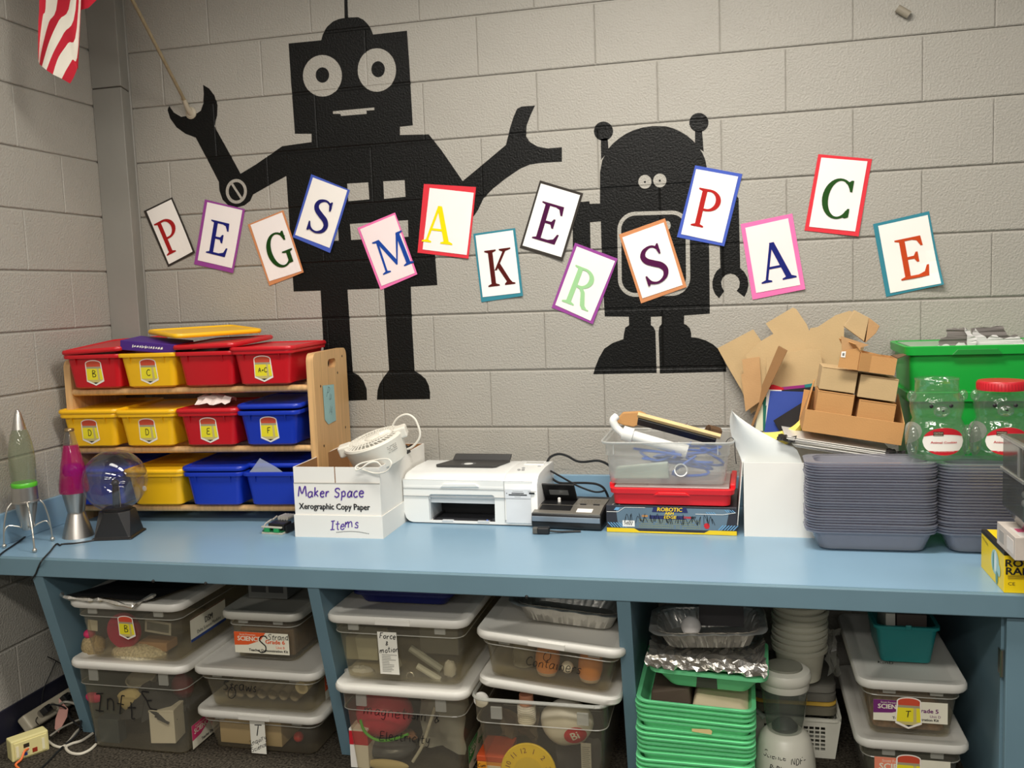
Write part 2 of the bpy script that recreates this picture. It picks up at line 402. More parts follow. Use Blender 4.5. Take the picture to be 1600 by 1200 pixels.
for x0, x1, lab in ((-0.421, -0.383, 'slanted blue support panel under the counter, left of the bin labelled B'), (0.486, 0.521, 'slanted blue support panel under the counter, left of the force bin'), (1.353, 1.389, 'slanted blue support panel under the counter, left of the green trays')):
    mb = MB()
    prof = [(YF + 0.012, CT - 0.0305), (YF + 0.012, CT - 0.0555), (YF + 0.004, CT - 0.056), (-0.690, 0.0005), (-0.01, 0.0005), (-0.01, CT - 0.0305)]
    prof = [(YF + 0.019, CT - 0.0305), (YF + 0.019, CT - 0.0555), (YF + 0.004, CT - 0.0558), (-0.690, 0.0005), (-0.01, 0.0005), (-0.01, CT - 0.0305)]
    mb.loft([[(0, p[0], p[1]) for p in prof], [(x1 - x0, p[0], p[1]) for p in prof]])
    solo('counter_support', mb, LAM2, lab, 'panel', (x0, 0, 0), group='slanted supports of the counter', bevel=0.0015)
for u, v in ((240, 911), (322, 914), (823, 934)):
    p = on_y(u, v, YF)
    part('screw', MB().ball((p.x, YF - 0.001, CT - 0.053), 0.005, 8, 5), mat('black_plastic', (26, 26, 27), rough=0.4, var=0.05), counter)

cab = thing('cabinet', 'blue painted base cabinet with hinged door at the right end under the counter', 'cabinet', (2.268, YF + 0.02, 0))
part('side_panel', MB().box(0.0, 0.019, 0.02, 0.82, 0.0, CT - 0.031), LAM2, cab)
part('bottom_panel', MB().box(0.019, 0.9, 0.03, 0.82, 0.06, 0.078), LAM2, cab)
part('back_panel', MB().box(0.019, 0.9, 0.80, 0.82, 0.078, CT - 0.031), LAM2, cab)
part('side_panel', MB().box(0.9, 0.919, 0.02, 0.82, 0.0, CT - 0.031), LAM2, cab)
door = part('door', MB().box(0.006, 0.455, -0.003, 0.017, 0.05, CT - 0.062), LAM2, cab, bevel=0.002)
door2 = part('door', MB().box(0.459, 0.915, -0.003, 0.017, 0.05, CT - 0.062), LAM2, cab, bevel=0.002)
for z in (0.45, 0.10):
    hb = MB(); hb.tube([(0.001, 0.010, z - 0.033), (0.001, 0.010, z + 0.033)], 0.005, 10); hb.box(-0.002, 0.0, 0.012, 0.035, z - 0.03, z + 0.03)
    part('hinge', hb, mat('steel', (175, 170, 160), rough=0.3, metal=1.0, var=0.05), door)
for dx in (0.42, 0.495):
    part('door_knob', MB().lathe([(0.006, 0), (0.006, 0.012), (0.014, 0.018), (0.014, 0.026), (0.005, 0.03)], 16, (dx, -0.003, 0.42), axis='y'), MATS['steel'], cab, smooth=True)

# ================================================================== MURALS (paint draped over blocks and joints)
BLACKP = mat('mural_black', (15, 15, 14), rough=0.42, var=0.1, vscale=5, bump=0.6, bscale=150, spec=0.2)
def clip_half(poly, ax, lim, keep_less):
    """cut a convex polygon of (x, z) points by one axis-parallel line"""
    out = []
    for i in range(len(poly)):
        a, c = poly[i], poly[(i + 1) % len(poly)]
        ina = (a[ax] <= lim) if keep_less else (a[ax] >= lim); inc = (c[ax] <= lim) if keep_less else (c[ax] >= lim)
        if ina: out.append(a)
        if ina != inc:
            t = (lim - a[ax]) / (c[ax] - a[ax]); out.append((a[0] + (c[0] - a[0]) * t, a[1] + (c[1] - a[1]) * t))
    return out
def clip_box(poly, x0, x1, z0, z1):
    for ax, lim, less in ((0, x0, False), (0, x1, True), (1, z0, False), (1, z1, True)):
        poly = clip_half(poly, ax, lim, less)
        if len(poly) < 3: return None
    return poly
def drape(polys, lift):
    """pixel polygons -> paint film lying on the block wall, following its joints"""
    mb = MB(); big_ = 99.0
    for p in polys:
        pts = [on_y(u, v, 0.0) for u, v in p]; pts = [(q.x, q.z) for q in pts]
        for tri in tessellate_polygon([[Vector((q[0], q[1], 0)) for q in pts]]):
            T = [pts[i] for i in tri]
            x0, x1 = min(q[0] for q in T), max(q[0] for q in T); z0, z1 = min(q[1] for q in T), max(q[1] for q in T)
            for k in range(math.floor((ZJ - z1) / BH), math.floor((ZJ - z0) / BH) + 1):
                zt, zb = ZJ - k * BH, ZJ - (k + 1) * BH; off = 0.0 if k % 2 == 0 else BW / 2
                zs = [(zb, zb + GZB, lambda z: DX), (zb + GZB, zb + GZ, lambda z: DX * (zb + GZ - z) / (GZ - GZB)), (zb + GZ, zt - GZ, None), (zt - GZ, zt - GZB, lambda z: DX * (z - zt + GZ) / (GZ - GZB)), (zt - GZB, zt, lambda z: DX)]
                for a, c, fz_ in zs:
                    band = clip_box(T, -big_, big_, a, c)
                    if not band: continue
                    if fz_ is not None: mb.add([(q[0], fz_(q[1]) - lift, q[1]) for q in band], [tuple(range(len(band)))]); continue
                    xs = [-big_]
                    for n in range(math.floor((x0 - off) / BW) - 1, math.floor((x1 - off) / BW) + 2): xs += [off + n * BW - GX, off + n * BW, off + n * BW + GX]
                    xs.append(big_)
                    for m_ in range(len(xs) - 1):
                        cell = clip_box(band, xs[m_], xs[m_ + 1], -big_, big_)
                        if cell: mb.add([(q[0], max(0.0, DX * (1 - abs(q[0] - off - round((q[0] - off) / BW) * BW) / GX)) - lift, q[1]) for q in cell], [tuple(range(len(cell)))])
    return mb.mesh('paint')
def ell(cx, cy, rx, ry, n=36, a0=0, a1=2 * PI):
    return [(cx + rx * math.cos(a0 + (a1 - a0) * i / n), cy + ry * math.sin(a0 + (a1 - a0) * i / n)) for i in range(n)]
def arcpts(cx, cy, rx, ry, a0, a1, n=12):
    return [(cx + rx * math.cos(math.radians(a0 + (a1 - a0) * i / n)), cy + ry * math.sin(math.radians(a0 + (a1 - a0) * i / n))) for i in range(n + 1)]
def ringpieces(outer, inner):
    n = len(outer); return [[outer[i], outer[(i + 1) % n], inner[(i + 1) % n], inner[i]] for i in range(n)]

big = thing('robot_mural', 'large black robot painted on the block wall, square head, raised wrench hand', 'mural', (0, 0, 0))
head = [(451, 68), (502, 63), (505, 52), (511, 42), (520, 34), (529, 30), (541, 27.5), (560, 27), (568, 31), (575, 38), (580, 46), (583, 54), (636, 48),
        (640, 105), (645, 196), (625, 198), (625, 211), (670, 210), (690, 235), (723, 283), (740, 269), (790.6, 226.5), (797, 200), (802, 184), (808, 170), (815, 166.5), (836, 165),
        (829, 180), (823, 196), (822, 213), (828, 222), (840, 229), (855, 232), (878, 230), (878, 252.5), (845, 254.5), (828, 257), (812, 264), (790, 279), (770, 295), (756, 309),
        (747, 328), (741, 337), (720, 352), (682, 372), (680, 400), (683.5, 445.5), (642, 448), (644, 510), (648, 580), (657, 585), (665, 592), (670, 602), (672, 613), (672, 623.5), (589, 624.5), (590, 610), (593, 600), (599, 590),
        (608, 578), (604, 515), (600, 450.5), (543, 452.5), (547, 515), (551.5, 582), (560, 586), (568, 595), (573, 608), (573.5, 625), (486, 628), (486, 612), (490, 600), (497, 590), (507, 585), (505, 530), (501, 454), (459, 455.5), (453, 360), (447.5, 275),
        (420, 290), (395.5, 304), (391, 314), (382, 321), (370, 324), (357, 321), (348, 312), (343, 298), (342, 284), (325, 251), (306, 215), (290, 209), (276, 199), (266, 185), (262, 172), (264, 165),
        (272, 176), (283, 182.5), (295, 181), (305, 179), (314, 173), (317.5, 162), (318.5, 147), (317.5, 132.5), (327, 138.5), (335, 149), (340, 164), (339.5, 180), (335, 197), (355, 233), (376, 271.5), (400, 257), (441, 228.5), (487, 222), (487, 209), (461, 209), (455, 130)]
part('body', drape([head, [(538.5, 28.5), (538, 0), (537.2, -50), (542, -50), (543, 0), (544, 28)]], 0.0006), BLACKP, big)
part('eye', drape([ell(504, 118.5, 30.5, 32.5)], 0.0010), PAINT, big); part('eye', drape([ell(589, 109.5, 30, 34)], 0.0010), PAINT, big)
part('pupil', drape([ell(504, 117.3, 10.5, 12)], 0.0014), BLACKP, big); part('pupil', drape([ell(591, 108.3, 10.5, 12.5)], 0.0014), BLACKP, big)
part('mouth', drape([[(520.3, 174), (585, 168), (585.3, 172), (573, 173), (573, 178), (533, 181.3), (532, 178), (520.6, 178)]], 0.0010), PAINT, big)
for q in ([(542.6, 287), (575.5, 285), (577.3, 311.5), (544.6, 314.5)], [(599, 283.5), (632.4, 281.5), (633.8, 307.5), (600.3, 310.8)],
          [(547, 350), (637.5, 344), (638.3, 370), (549, 375)], [(497, 352), (528, 350), (529.5, 376), (499, 378)]):
    part('chest_window', drape([q], 0.0010), PAINT, big)
ri = ringpieces(ell(369.5, 299, 16.5, 19.3), ell(369.5, 299, 12, 14.5))
part('elbow_bolt', drape(ri + [[(361, 288), (364, 286), (379, 309), (376, 311)]], 0.0010), PAINT, big)

small = thing('robot_mural', 'small black robot painted on the block wall, domed head, two ball antennae', 'mural', (0, 0, 0))
sb = [(937.5, 318), (937.5, 270), (941, 251), (950, 233), (958, 224), (967, 216.5), (978, 209), (990, 203.5), (1005, 199), (1020, 197), (1040, 197.3), (1052, 200.5), (1062, 205), (1073, 211.5), (1083, 220), (1091, 229), (1098, 240), (1102, 250), (1104, 260),
      (1106, 308), (1150, 304), (1154, 310), (1156.6, 419), (1163, 425), (1168, 434), (1169.5, 445), (1167.5, 455), (1163, 464), (1151, 454.5), (1155, 449), (1156, 441), (1153.5, 434), (1148, 429), (1141, 427.5),
      (1134, 429.5), (1129, 434), (1126.7, 441), (1128, 449), (1131.5, 455), (1123.5, 466), (1117, 459), (1113.5, 450), (1113, 440), (1116, 430), (1120, 423), (1125.6, 418.5), (1124, 360), (1107.5, 361), (1108.5, 430), (1109, 490), (1069, 492.8),
      (1068.7, 506), (1073, 508), (1078, 513), (1080, 521), (1080, 527), (1090, 528), (1103, 532), (1114, 538), (1122, 545), (1129, 557), (1134, 570), (1135, 580.7), (1031, 583.5), (1030, 545), (1029, 520), (1030, 511), (1034, 506), (1034, 494.3), (1017, 495),
      (1017, 508), (1021, 511), (1024, 517), (1025, 545), (1026, 582.7), (927, 584.7), (930, 574), (936, 559), (944, 545), (957, 536), (974, 530), (975, 521), (977, 512), (983, 508), (982.6, 494.8), (945, 494.5), (942, 440), (940, 388), (923, 389), (923, 416), (928, 425), (930, 436), (926, 447), (919, 440), (917, 430), (911, 427), (904, 430),
      (901, 438), (904, 447), (898, 455), (890, 445), (889, 432), (895, 418), (895, 361), (893, 330), (900, 316), (921, 314.5), (921.5, 318.5)]
part('body', drape([sb], 0.0006), BLACKP, small)
part('arm_gap', drape([[(922, 347.5), (938.8, 346), (940, 388), (923, 390)]], 0.0010), PAINT, small)
part('antenna', drape([ell(943, 205, 15, 15), [(938.8, 217), (949.5, 216), (951, 236), (939.3, 249.5)]], 0.0008), BLACKP, small)
part('antenna', drape([ell(1092, 191.5, 15, 15), [(1086, 205), (1097, 204.5), (1099.5, 237), (1086, 228)]], 0.0008), BLACKP, small)
for cx, cy in ((1007.7, 284), (1031, 282)):
    e = part('eye', drape([ell(cx, cy, 10.3, 10.7)], 0.0010), PAINT, small)
    part('pupil', drape([ell(cx, cy + 0.3, 1.7, 1.7, 10)], 0.0014), BLACKP, small)
def rr_px(x0, x1, y0, y1, r): return [(a + (b - 390) * 0.012, b - (a - 1020) * 0.03) for a, b in rrect(x0, x1, y0, y1, r, 8)]
part('chest_panel_outline', drape(ringpieces(rr_px(965, 1078, 330, 463, 28), rr_px(971, 1071.5, 336, 457, 22)), 0.0010), PAINT, small)
part('chest_dot', drape([ell(1043, 352, 5, 7, 16)], 0.0010), PAINT, small)

# ================================================================== LETTER CARDS
def stroke(pts, n=8):
    """pts: (x, y, half width normal) centre line with width -> strip quads"""
    P3 = smoothpts([(p[0], p[1], p[2]) for p in pts], n); qs = []
    L, R = [], []
    for i, p in enumerate(P3):
        a = P3[max(0, i - 1)]; b = P3[min(len(P3) - 1, i + 1)]
        t = Vector((b.x - a.x, b.y - a.y)); t.normalize(); nrm = Vector((-t.y, t.x)) * p.z
        L.append((p.x + nrm.x, p.y + nrm.y)); R.append((p.x - nrm.x, p.y - nrm.y))
    return [[L[i], R[i], R[i + 1], L[i + 1]] for i in range(len(L) - 1)]
def R4(x0, x1, y0, y1): return [(x0, y0), (x1, y0), (x1, y1), (x0, y1)]
def ring2(cx, cy, rx, ry, ix, iy, a0, a1, n=16, icx=None):
    icx = cx if icx is None else icx
    o = arcpts(cx, cy, rx, ry, a0, a1, n); i = arcpts(icx, cy, ix, iy, a0, a1, n)
    return [[o[k], o[k + 1], i[k + 1], i[k]] for k in range(n)]
def serif_foot(x0, x1, y, up=True):
    """foot serif with slight brackets around a stem x0..x1"""
    s = 1 if up else -1; e = 0.10
    return [[(x0 - e, y), (x1 + e, y), (x1 + e, y + 0.035 * s), (x1, y + 0.075 * s), (x0, y + 0.075 * s), (x0 - e, y + 0.035 * s)]]
GL = {}
GL['E'] = [R4(.12, .25, 0, 1), [(.02, .965), (.02, 1), (.62, 1), (.64, .76), (.59, .76), (.52, .90), (.42, .935), (.12, .935)], [(.25, .475), (.25, .54), (.40, .545), (.45, .63), (.50, .63), (.50, .38), (.45, .38), (.40, .47)],
           [(.02, 0), (.02, .035), (.12, .07), (.44, .07), (.58, .12), (.65, .27), (.70, .27), (.66, 0)]]
GL['P'] = [R4(.12, .25, 0, 1)] + serif_foot(.12, .25, 0) + [[(.02, 1), (.34, 1), (.34, .94), (.12, .93), (.02, .965)]] + ring2(.32, .715, .33, .285, .195, .225, -90, 90) + [R4(.25, .33, .43, .49), R4(.25, .33, .94, 1)]
GL['R'] = [R4(.12, .25, 0, 1)] + serif_foot(.12, .25, 0) + [[(.02, 1), (.34, 1), (.34, .94), (.12, .93), (.02, .965)]] + ring2(.31, .74, .31, .26, .18, .20, -90, 90) + [R4(.25, .32, .48, .54), R4(.25, .32, .94, 1)] + [[(.30, .52), (.42, .50), (.50, .42), (.62, .10), (.70, .035), (.76, .03), (.76, 0), (.58, 0), (.50, .08), (.40, .38), (.34, .46), (.25, .48)]]
GL['K'] = [R4(.10, .23, 0, 1)] + serif_foot(.10, .23, 0) + serif_foot(.10, .23, 1, False) + [[(.23, .43), (.52, .93), (.60, .93), (.30, .43)], [(.30, .55), (.40, .62), (.66, .10), (.56, .06)]] + [[(.42, 1), (.75, 1), (.75, .965), (.62, .93), (.50, .925), (.42, .965)], [(.48, 0), (.78, 0), (.78, .035), (.70, .06), (.64, .14), (.54, .09), (.48, .035)]]
GL['A'] = [[(.10, .03), (.165, .03), (.40, .88), (.375, 1.0), (.36, 1.0)], [(.35, 1.0), (.47, 1.0), (.78, .04), (.63, .04), (.36, .90)], [(.20, .33), (.58, .33), (.56, .39), (.22, .39)], [(0, 0), (.27, 0), (.27, .035), (.17, .075), (.10, .07), (0, .035)], [(.53, 0), (.88, 0), (.88, .035), (.78, .08), (.63, .07), (.53, .035)]]
GL['M'] = [[(.10, .03), (.165, .03), (.20, .96), (.13, .96)], [(.80, .03), (.93, .03), (.90, .97), (.78, .97)], [(.12, 1), (.24, 1), (.55, .27), (.49, .13)], [(.49, .13), (.53, .13), (.88, 1), (.80, 1)], [(.02, 1), (.2, 1), (.2, .93), (.13, .93), (.02, .965)], [(.82, 1), (1.0, 1), (1.0, .965), (.9, .93), (.82, .93)]] + [[(.0, 0), (.26, 0), (.26, .035), (.165, .07), (.10, .07), (0, .035)], [(.70, 0), (1.03, 0), (1.03, .035), (.93, .07), (.80, .07), (.70, .035)]]
GL['S'] = stroke([(.545, .735, .02), (.53, .86, .035), (.42, .955, .03), (.30, .968, .034), (.16, .90, .055), (.10, .77, .07), (.16, .64, .078), (.32, .53, .08), (.48, .43, .08), (.56, .29, .072), (.51, .13, .055), (.36, .035, .034), (.22, .03, .03), (.09, .10, .04), (.035, .26, .02)], 5) + [[(.53, 1.0), (.57, 1.0), (.57, .73), (.525, .73), (.47, .93)], [(.01, .27), (.055, .27), (.12, .08), (.05, .0), (.01, .0)]]
GL['C'] = ring2(.42, .5, .40, .52, .265, .46, 38, 322, 26, .44) + [[(.68, .99), (.735, .99), (.735, .70), (.68, .70), (.60, .92)], [(.69, .27), (.74, .27), (.74, .06), (.66, .02), (.56, .05)]] + [R4(.55, .72, .90, .95)]
GL['G'] = ring2(.42, .5, .40, .52, .265, .46, 38, 322, 26, .44) + [[(.66, .99), (.715, .99), (.715, .72), (.66, .72), (.58, .92)], R4(.60, .735, .04, .42), [(.48, .42), (.48, .385), (.60, .35), (.74, .35), (.82, .385), (.82, .42)]]
GW = {'E': .70, 'P': .66, 'R': .76, 'K': .78, 'A': .88, 'M': 1.0, 'S': .58, 'C': .78, 'G': .80}
def Q3(l): return [(210 + a / 3.556, 230 + b / 3.556) for a, b in l]
def Q4(l): return [(540 + a / 3.556, 250 + b / 3.556) for a, b in l]
def Q5(l): return [(860 + a / 3.81, 230 + b / 3.81) for a, b in l]
def Q6(l): return [(1140 + a / 4.21, 220 + b / 4.21) for a, b in l]
CARDS = [
 ('P', 'black', (48, 42, 36), (190, 40, 40), (250, 246, 240), Q3([(52, 355), (210, 278), (343, 585), (188, 665)]), Q3([(68, 357), (205, 290), (328, 580), (192, 650)]), Q3([(192, 492)]), 54, 'leftmost of the row'),
 ('E', 'purple', (152, 66, 152), (38, 42, 135), (250, 244, 242), Q3([(392, 290), (615, 345), (553, 700), (332, 650)]), Q3([(405, 305), (600, 350), (545, 672), (352, 628)]), Q3([(467, 507)]), 53, 'below the bolt of the robot elbow'),
 ('G', 'orange', (210, 140, 92), (36, 78, 28), (250, 244, 238), Q3([(630, 430), (828, 350), (945, 695), (750, 770)]), Q3([(645, 432), (820, 362), (932, 688), (750, 745)]), Q3([(802, 572)]), 54, 'third of the row'),
 ('S', 'blue', (66, 92, 190), (40, 40, 118), (248, 246, 246), Q3([(983, 150), (1197, 238), (1092, 588), (880, 500)]), Q3([(992, 168), (1183, 240), (1088, 560), (893, 487)]), Q3([(1031, 383)]), 54, 'tilted clockwise on the robot chest'),
 ('M', 'pink', (242, 118, 180), (36, 82, 184), (250, 234, 234), Q4([(65, 378), (275, 292), (402, 635), (195, 722)]), Q4([(80, 385), (272, 305), (387, 628), (200, 700)]), Q4([(260, 515)]), 54, 'on the robot belly'),
 ('A', 'red', (226, 48, 62), (250, 226, 20), (250, 244, 240), Q4([(435, 133), (725, 150), (685, 548), (400, 515)]), Q4([(467, 155), (712, 182), (675, 528), (428, 497)]), Q4([(519, 360)]), 58, 'under the robot raised right arm'),
 ('K', 'teal', (48, 132, 150), (98, 32, 30), (250, 248, 245), Q4([(710, 410), (942, 378), (988, 755), (755, 790)]), Q4([(722, 420), (930, 390), (972, 738), (762, 762)]), Q4([(857, 596)]), 57, 'right of the big robot hip'),
 ('E', 'black', (46, 40, 36), (88, 30, 76), (250, 248, 244), Q4([(1080, 113), (1320, 185), (1207, 560), (968, 487)]), Q4([(1085, 130), (1303, 195), (1200, 540), (983, 475)]), Q4([(1130, 350)]), 60, 'between the two robots'),
 ('R', 'purple', (156, 66, 148), (164, 212, 156), (250, 246, 244), Q4([(1275, 460), (1512, 548), (1375, 912), (1145, 820)]), Q4([(1285, 480), (1497, 562), (1362, 893), (1165, 805)]), Q4([(1311, 711)]), 61, 'lowest of the row'),
 ('S', 'orange', (216, 146, 96), (94, 30, 80), (250, 248, 240), Q5([(408, 520), (682, 423), (812, 832), (540, 930)]), Q5([(428, 537), (675, 448), (788, 820), (548, 900)]), Q5([(611, 700)]), 60, 'on the small robot chest panel'),
 ('P', 'blue', (70, 100, 196), (208, 48, 46), (250, 250, 246), Q5([(862, 108), (1143, 160), (1035, 590), (753, 535)]), Q5([(868, 130), (1118, 175), (1022, 570), (778, 517)]), Q5([(930, 366)]), 60, 'at the small robot shoulder'),
 ('A', 'pink', (242, 126, 184), (38, 46, 132), (252, 236, 234), Q5([(1132, 458), (1440, 395), (1517, 845), (1203, 908)]), Q5([(1160, 480), (1415, 423), (1487, 820), (1225, 868)]), Q5([(1342, 680)]), 61, 'right of the small robot hand'),
 ('C', 'red', (222, 54, 72), (48, 92, 40), (250, 244, 236), Q6([(583, 88), (937, 120), (847, 630), (492, 590)]), Q6([(603, 110), (907, 135), (825, 597), (523, 565)]), Q6([(706, 380)]), 61, 'highest of the row'),
 ('E', 'teal', (52, 136, 150), (226, 84, 40), (250, 246, 238), Q6([(943, 548), (1312, 463), (1400, 945), (1030, 1027)]), Q6([(977, 560), (1303, 488), (1383, 938), (1057, 1002)]), Q6([(1200, 770)]), 64, 'rightmost of the row'),
]
rc = random.Random(5)
for ch, cn, bc, lc, wc, bq, wq, cq, hpx, where in CARDS:
    B3 = [on_y(u, v, -0.002) for u, v in bq]; W3 = [on_y(u, v, -0.004) for u, v in wq]; C3 = on_y(cq[0][0], cq[0][1], -0.0055)
    ctr = sum(B3, Vector()) / 4
    t = thing('letter_card', 'white paper letter %s on a %s card, %s' % (ch, cn, where), 'sign', tuple(ctr), group='letter cards on the wall')
    _ex, _ez = (B3[1] - B3[0]), (B3[3] - B3[0])
    def bend(p):
        d = Vector((p.x, B3[0].y, p.z)) - B3[0]
        return d.dot(_ex) / _ex.length_squared + d.dot(_ez) / _ez.length_squared - 1.3
    def slab(q, th, curl=0.0):
        c = sum(q, Vector()) / 4; mb = MB(); n = 6; g = []
        for j in range(n + 1):
            for i in range(n + 1):
                a, b = i / n, j / n
                p = (q[0] * (1 - a) + q[1] * a) * (1 - b) + (q[3] * (1 - a) + q[2] * a) * b
                g.append((p.x - ctr.x, p.y - ctr.y - curl * (max(0, bend(p)) ** 2), p.z - ctr.z))
        m_ = len(g); g2 = [(x, y - th, z) for x, y, z in g]; fs = []
        idx = lambda i, j: j * (n + 1) + i
        for j in range(n):
            for i in range(n):
                fs.append((idx(i, j), idx(i + 1, j), idx(i + 1, j + 1), idx(i, j + 1))); fs.append(tuple(m_ + k for k in (idx(i, j), idx(i, j + 1), idx(i + 1, j + 1), idx(i + 1, j))))
        bd = [idx(i, 0) for i in range(n)] + [idx(n, j) for j in range(n)] + [idx(n - i, n) for i in range(n)] + [idx(0, n - j) for j in range(n)]
        for k in range(len(bd)): a, b = bd[k], bd[(k + 1) % len(bd)]; fs.append((a, b, b + m_, a + m_))
        return mb.add(g + g2, fs)
    curl = 0.05 if where.startswith('rightmost') else 0.012
    part('backing_card', slab(B3, 0.0008, curl), mat('card_%s' % cn, bc, rough=0.8, var=0.03), t)
    part('paper_sheet', slab(W3, 0.0004, curl), mat('sheet_%d' % int(wc[1]), wc, rough=0.75, var=0.015), t)
    up = ((W3[0] - W3[3]).normalized() + (W3[1] - W3[2]).normalized()); up.y = 0; up.normalize(); xr = Vector((up.z, 0, -up.x))
    h = (on_y(cq[0][0], cq[0][1] - hpx / 2, 0) - on_y(cq[0][0], cq[0][1] + hpx / 2, 0)).length
    wpx = (W3[1] - W3[0]).length
    mb = MB(); lay = 0
    for pl in GL[ch]:
        lay += 1
        mb.add([tuple(C3 - ctr + Vector((0, -.00004 * lay, 0)) + xr * ((x - GW[ch] / 2) * h) + up * ((y - .5) * h)) for x, y in pl], [tuple(range(len(pl)))])
    for v in mb.v: v.y -= curl * max(0, bend(v + ctr)) ** 2 + .0002
    part('letter', mb, mat('ink_%d_%d_%d' % lc, tuple(x * (.88 if sum(lc) < 400 else 1.0) for x in lc), rough=0.85, var=0.02, spec=0.1), t)

# ================================================================== more helpers
def ppm(p):
    return FPX / ((Vector(p) - CAM).dot(_f))
def z_at(x, y, v):
    """height on the vertical line through (x, y) seen at image row v"""
    q = Vector((x, y, 0)) - CAM; k = (600 - v) / FPX
    return (k * _f.dot(q) - _u.dot(q)) / (_u.z - k * _f.z)
def prof(x, y, z0, pts):
    """lathe profile from (half width px, row) pairs, z relative to z0"""
    out = []
    for hw, v in pts:
        z = z_at(x, y, v); out.append((hw / ppm((x, y, z)), z - z0))
    return out
def plate(outer, holes, t0, t1, axis='x'):
    """plate with holes; outline (a, b); thickness along axis from t0 to t1"""
    loops = [outer] + holes; flat = [p for l in loops for p in l]
    tris = tessellate_polygon([[Vector((a, b, 0)) for a, b in l] for l in loops])
    def P(a, b, t): return (t, a, b) if axis == 'x' else (a, t, b) if axis == 'y' else (a, b, t)
    n = len(flat); vs = [P(a, b, t0) for a, b in flat] + [P(a, b, t1) for a, b in flat]
    fs = [tuple(t) for t in tris] + [tuple(i + n for i in t) for t in tris]
    k = 0
    for l in loops:
        m = len(l)
        for i in range(m): a, b = k + i, k + (i + 1) % m; fs.append((a, b, b + n, a + n))
        k += m
    return MB().add(vs, fs)
def ring_at(x0, x1, y0, y1, r, z, n=4): return [(a, b, z) for a, b in rrect(x0, x1, y0, y1, r, n)]
def cable(pts, r, n=6, seg=6): return MB().tube(smoothpts(pts, seg), r, n)

BLK = mat('black_plastic', (26, 26, 27), rough=0.4, var=0.05)
WHT = mat('white_plastic', (232, 231, 226), rough=0.35, var=0.02)
PAPER = mat('white_paper', (240, 238, 232), rough=0.8, var=0.02)
MARK = mat('marker_black', (22, 22, 24), rough=0.6, var=0.0)
PURP = mat('marker_purple', (84, 50, 150), rough=0.6, var=0.0)
KRAFT = mat('kraft_card', (190, 150, 104), rough=0.85, var=0.05, vscale=14, bump=0.15, bscale=200)
KRAFT2 = mat('kraft_card_tan', (196, 168, 124), rough=0.85, var=0.05, vscale=10, bump=0.15, bscale=200)
KRAFT3 = mat('kraft_card_orange', (198, 148, 92), rough=0.8, var=0.04, vscale=10, bump=0.15, bscale=200)
SILV = mat('brushed_silver', (190, 186, 180), rough=0.32, metal=0.9, var=0.05)

# ================================================================== WOODEN TUB SHELF
RO = Vector((-0.615, -0.425, CT)); RA = math.atan2(0.065, 0.885)
def wood(name, rgb, sc=2.0):
    if name in MATS: return MATS[name]
    m = mat(name, rgb, rough=0.42, var=0.0)
    nt = m.node_tree; b = nt.nodes['Principled BSDF']
    tc = nt.nodes.new('ShaderNodeTexCoord'); mp = nt.nodes.new('ShaderNodeMapping'); mp.inputs['Scale'].default_value = (30 * sc, 30 * sc, 1.2 * sc)
    n = nt.nodes.new('ShaderNodeTexNoise'); n.inputs['Scale'].default_value = 1.6; n.inputs['Detail'].default_value = 6
    r = nt.nodes.new('ShaderNodeValToRGB'); c = s2l(rgb)
    r.color_ramp.elements[0].position = .3; r.color_ramp.elements[1].position = .72
    r.color_ramp.elements[0].color = tuple(x * .78 for x in c) + (1,); r.color_ramp.elements[1].color = tuple(min(1, x * 1.1) for x in c) + (1,)
    nt.links.new(tc.outputs['Object'], mp.inputs[0]); nt.links.new(mp.outputs[0], n.inputs['Vector']); nt.links.new(n.outputs['Fac'], r.inputs['Fac']); nt.links.new(r.outputs[0], b.inputs['Base Color'])
    return m
WOOD = wood('maple', (214, 172, 118))
rack = thing('tub_shelf', 'three-tier wooden shelf with dowel rails holding red, yellow and blue tubs', 'shelf', tuple(RO), RA)
RZ = [1.083 - CT, 0.880 - CT, 0.676 - CT]
TOPZ = 1.197 - CT
slot = [(a, b) for a, b in rrect(0.135, 0.212, TOPZ - 0.062, TOPZ - 0.03, 0.0155, 5)]
for x0 in (0.018, 0.900):
    outer = [(0.0, 0.012), (0.03, 0.0), (0.29, 0.0), (0.325, 0.012)] + [(0.325 - 0.03 + 0.03 * math.cos(a), TOPZ - 0.03 + 0.03 * math.sin(a)) for a in [PI / 2 * i / 6 for i in range(7)]] + [(0.025 - 0.025 * math.sin(a), TOPZ - 0.03 + 0.03 * math.cos(a)) for a in [PI / 2 * i / 6 for i in range(7)]]
    pn = part('side_panel', plate(outer, [slot], x0, x0 + 0.0245), WOOD, rack, bevel=0.004, seg=2, smooth=True)
    for (yy, zz) in [(0.055, RZ[0] + .0), (0.225, RZ[0] + 0.03), (0.28, RZ[0] + .085), (0.055, RZ[1]), (0.275, RZ[1] + .03), (0.055, RZ[2]), (0.275, RZ[2] + .03)]:
        part('screw', MB().lathe([(0.0045, 0), (0.0045, 0.001), (0.002, 0.0012)], 10, (x0 + 0.0242 if x0 > .5 else x0 + 0.0003, yy, zz), axis='x'), mat('screw_dark', (70, 52, 38), rough=.4, metal=.4), pn)
for z in RZ:
    for yy, dz in ((0.012, 0), (0.15, 0.0), (0.285, 0.0)):
        part('rail', MB().lathe([(0.0115, 0.0405), (0.0115, 0.902)], 12, (0, yy, z), axis='x'), WOOD, rack, smooth=True)
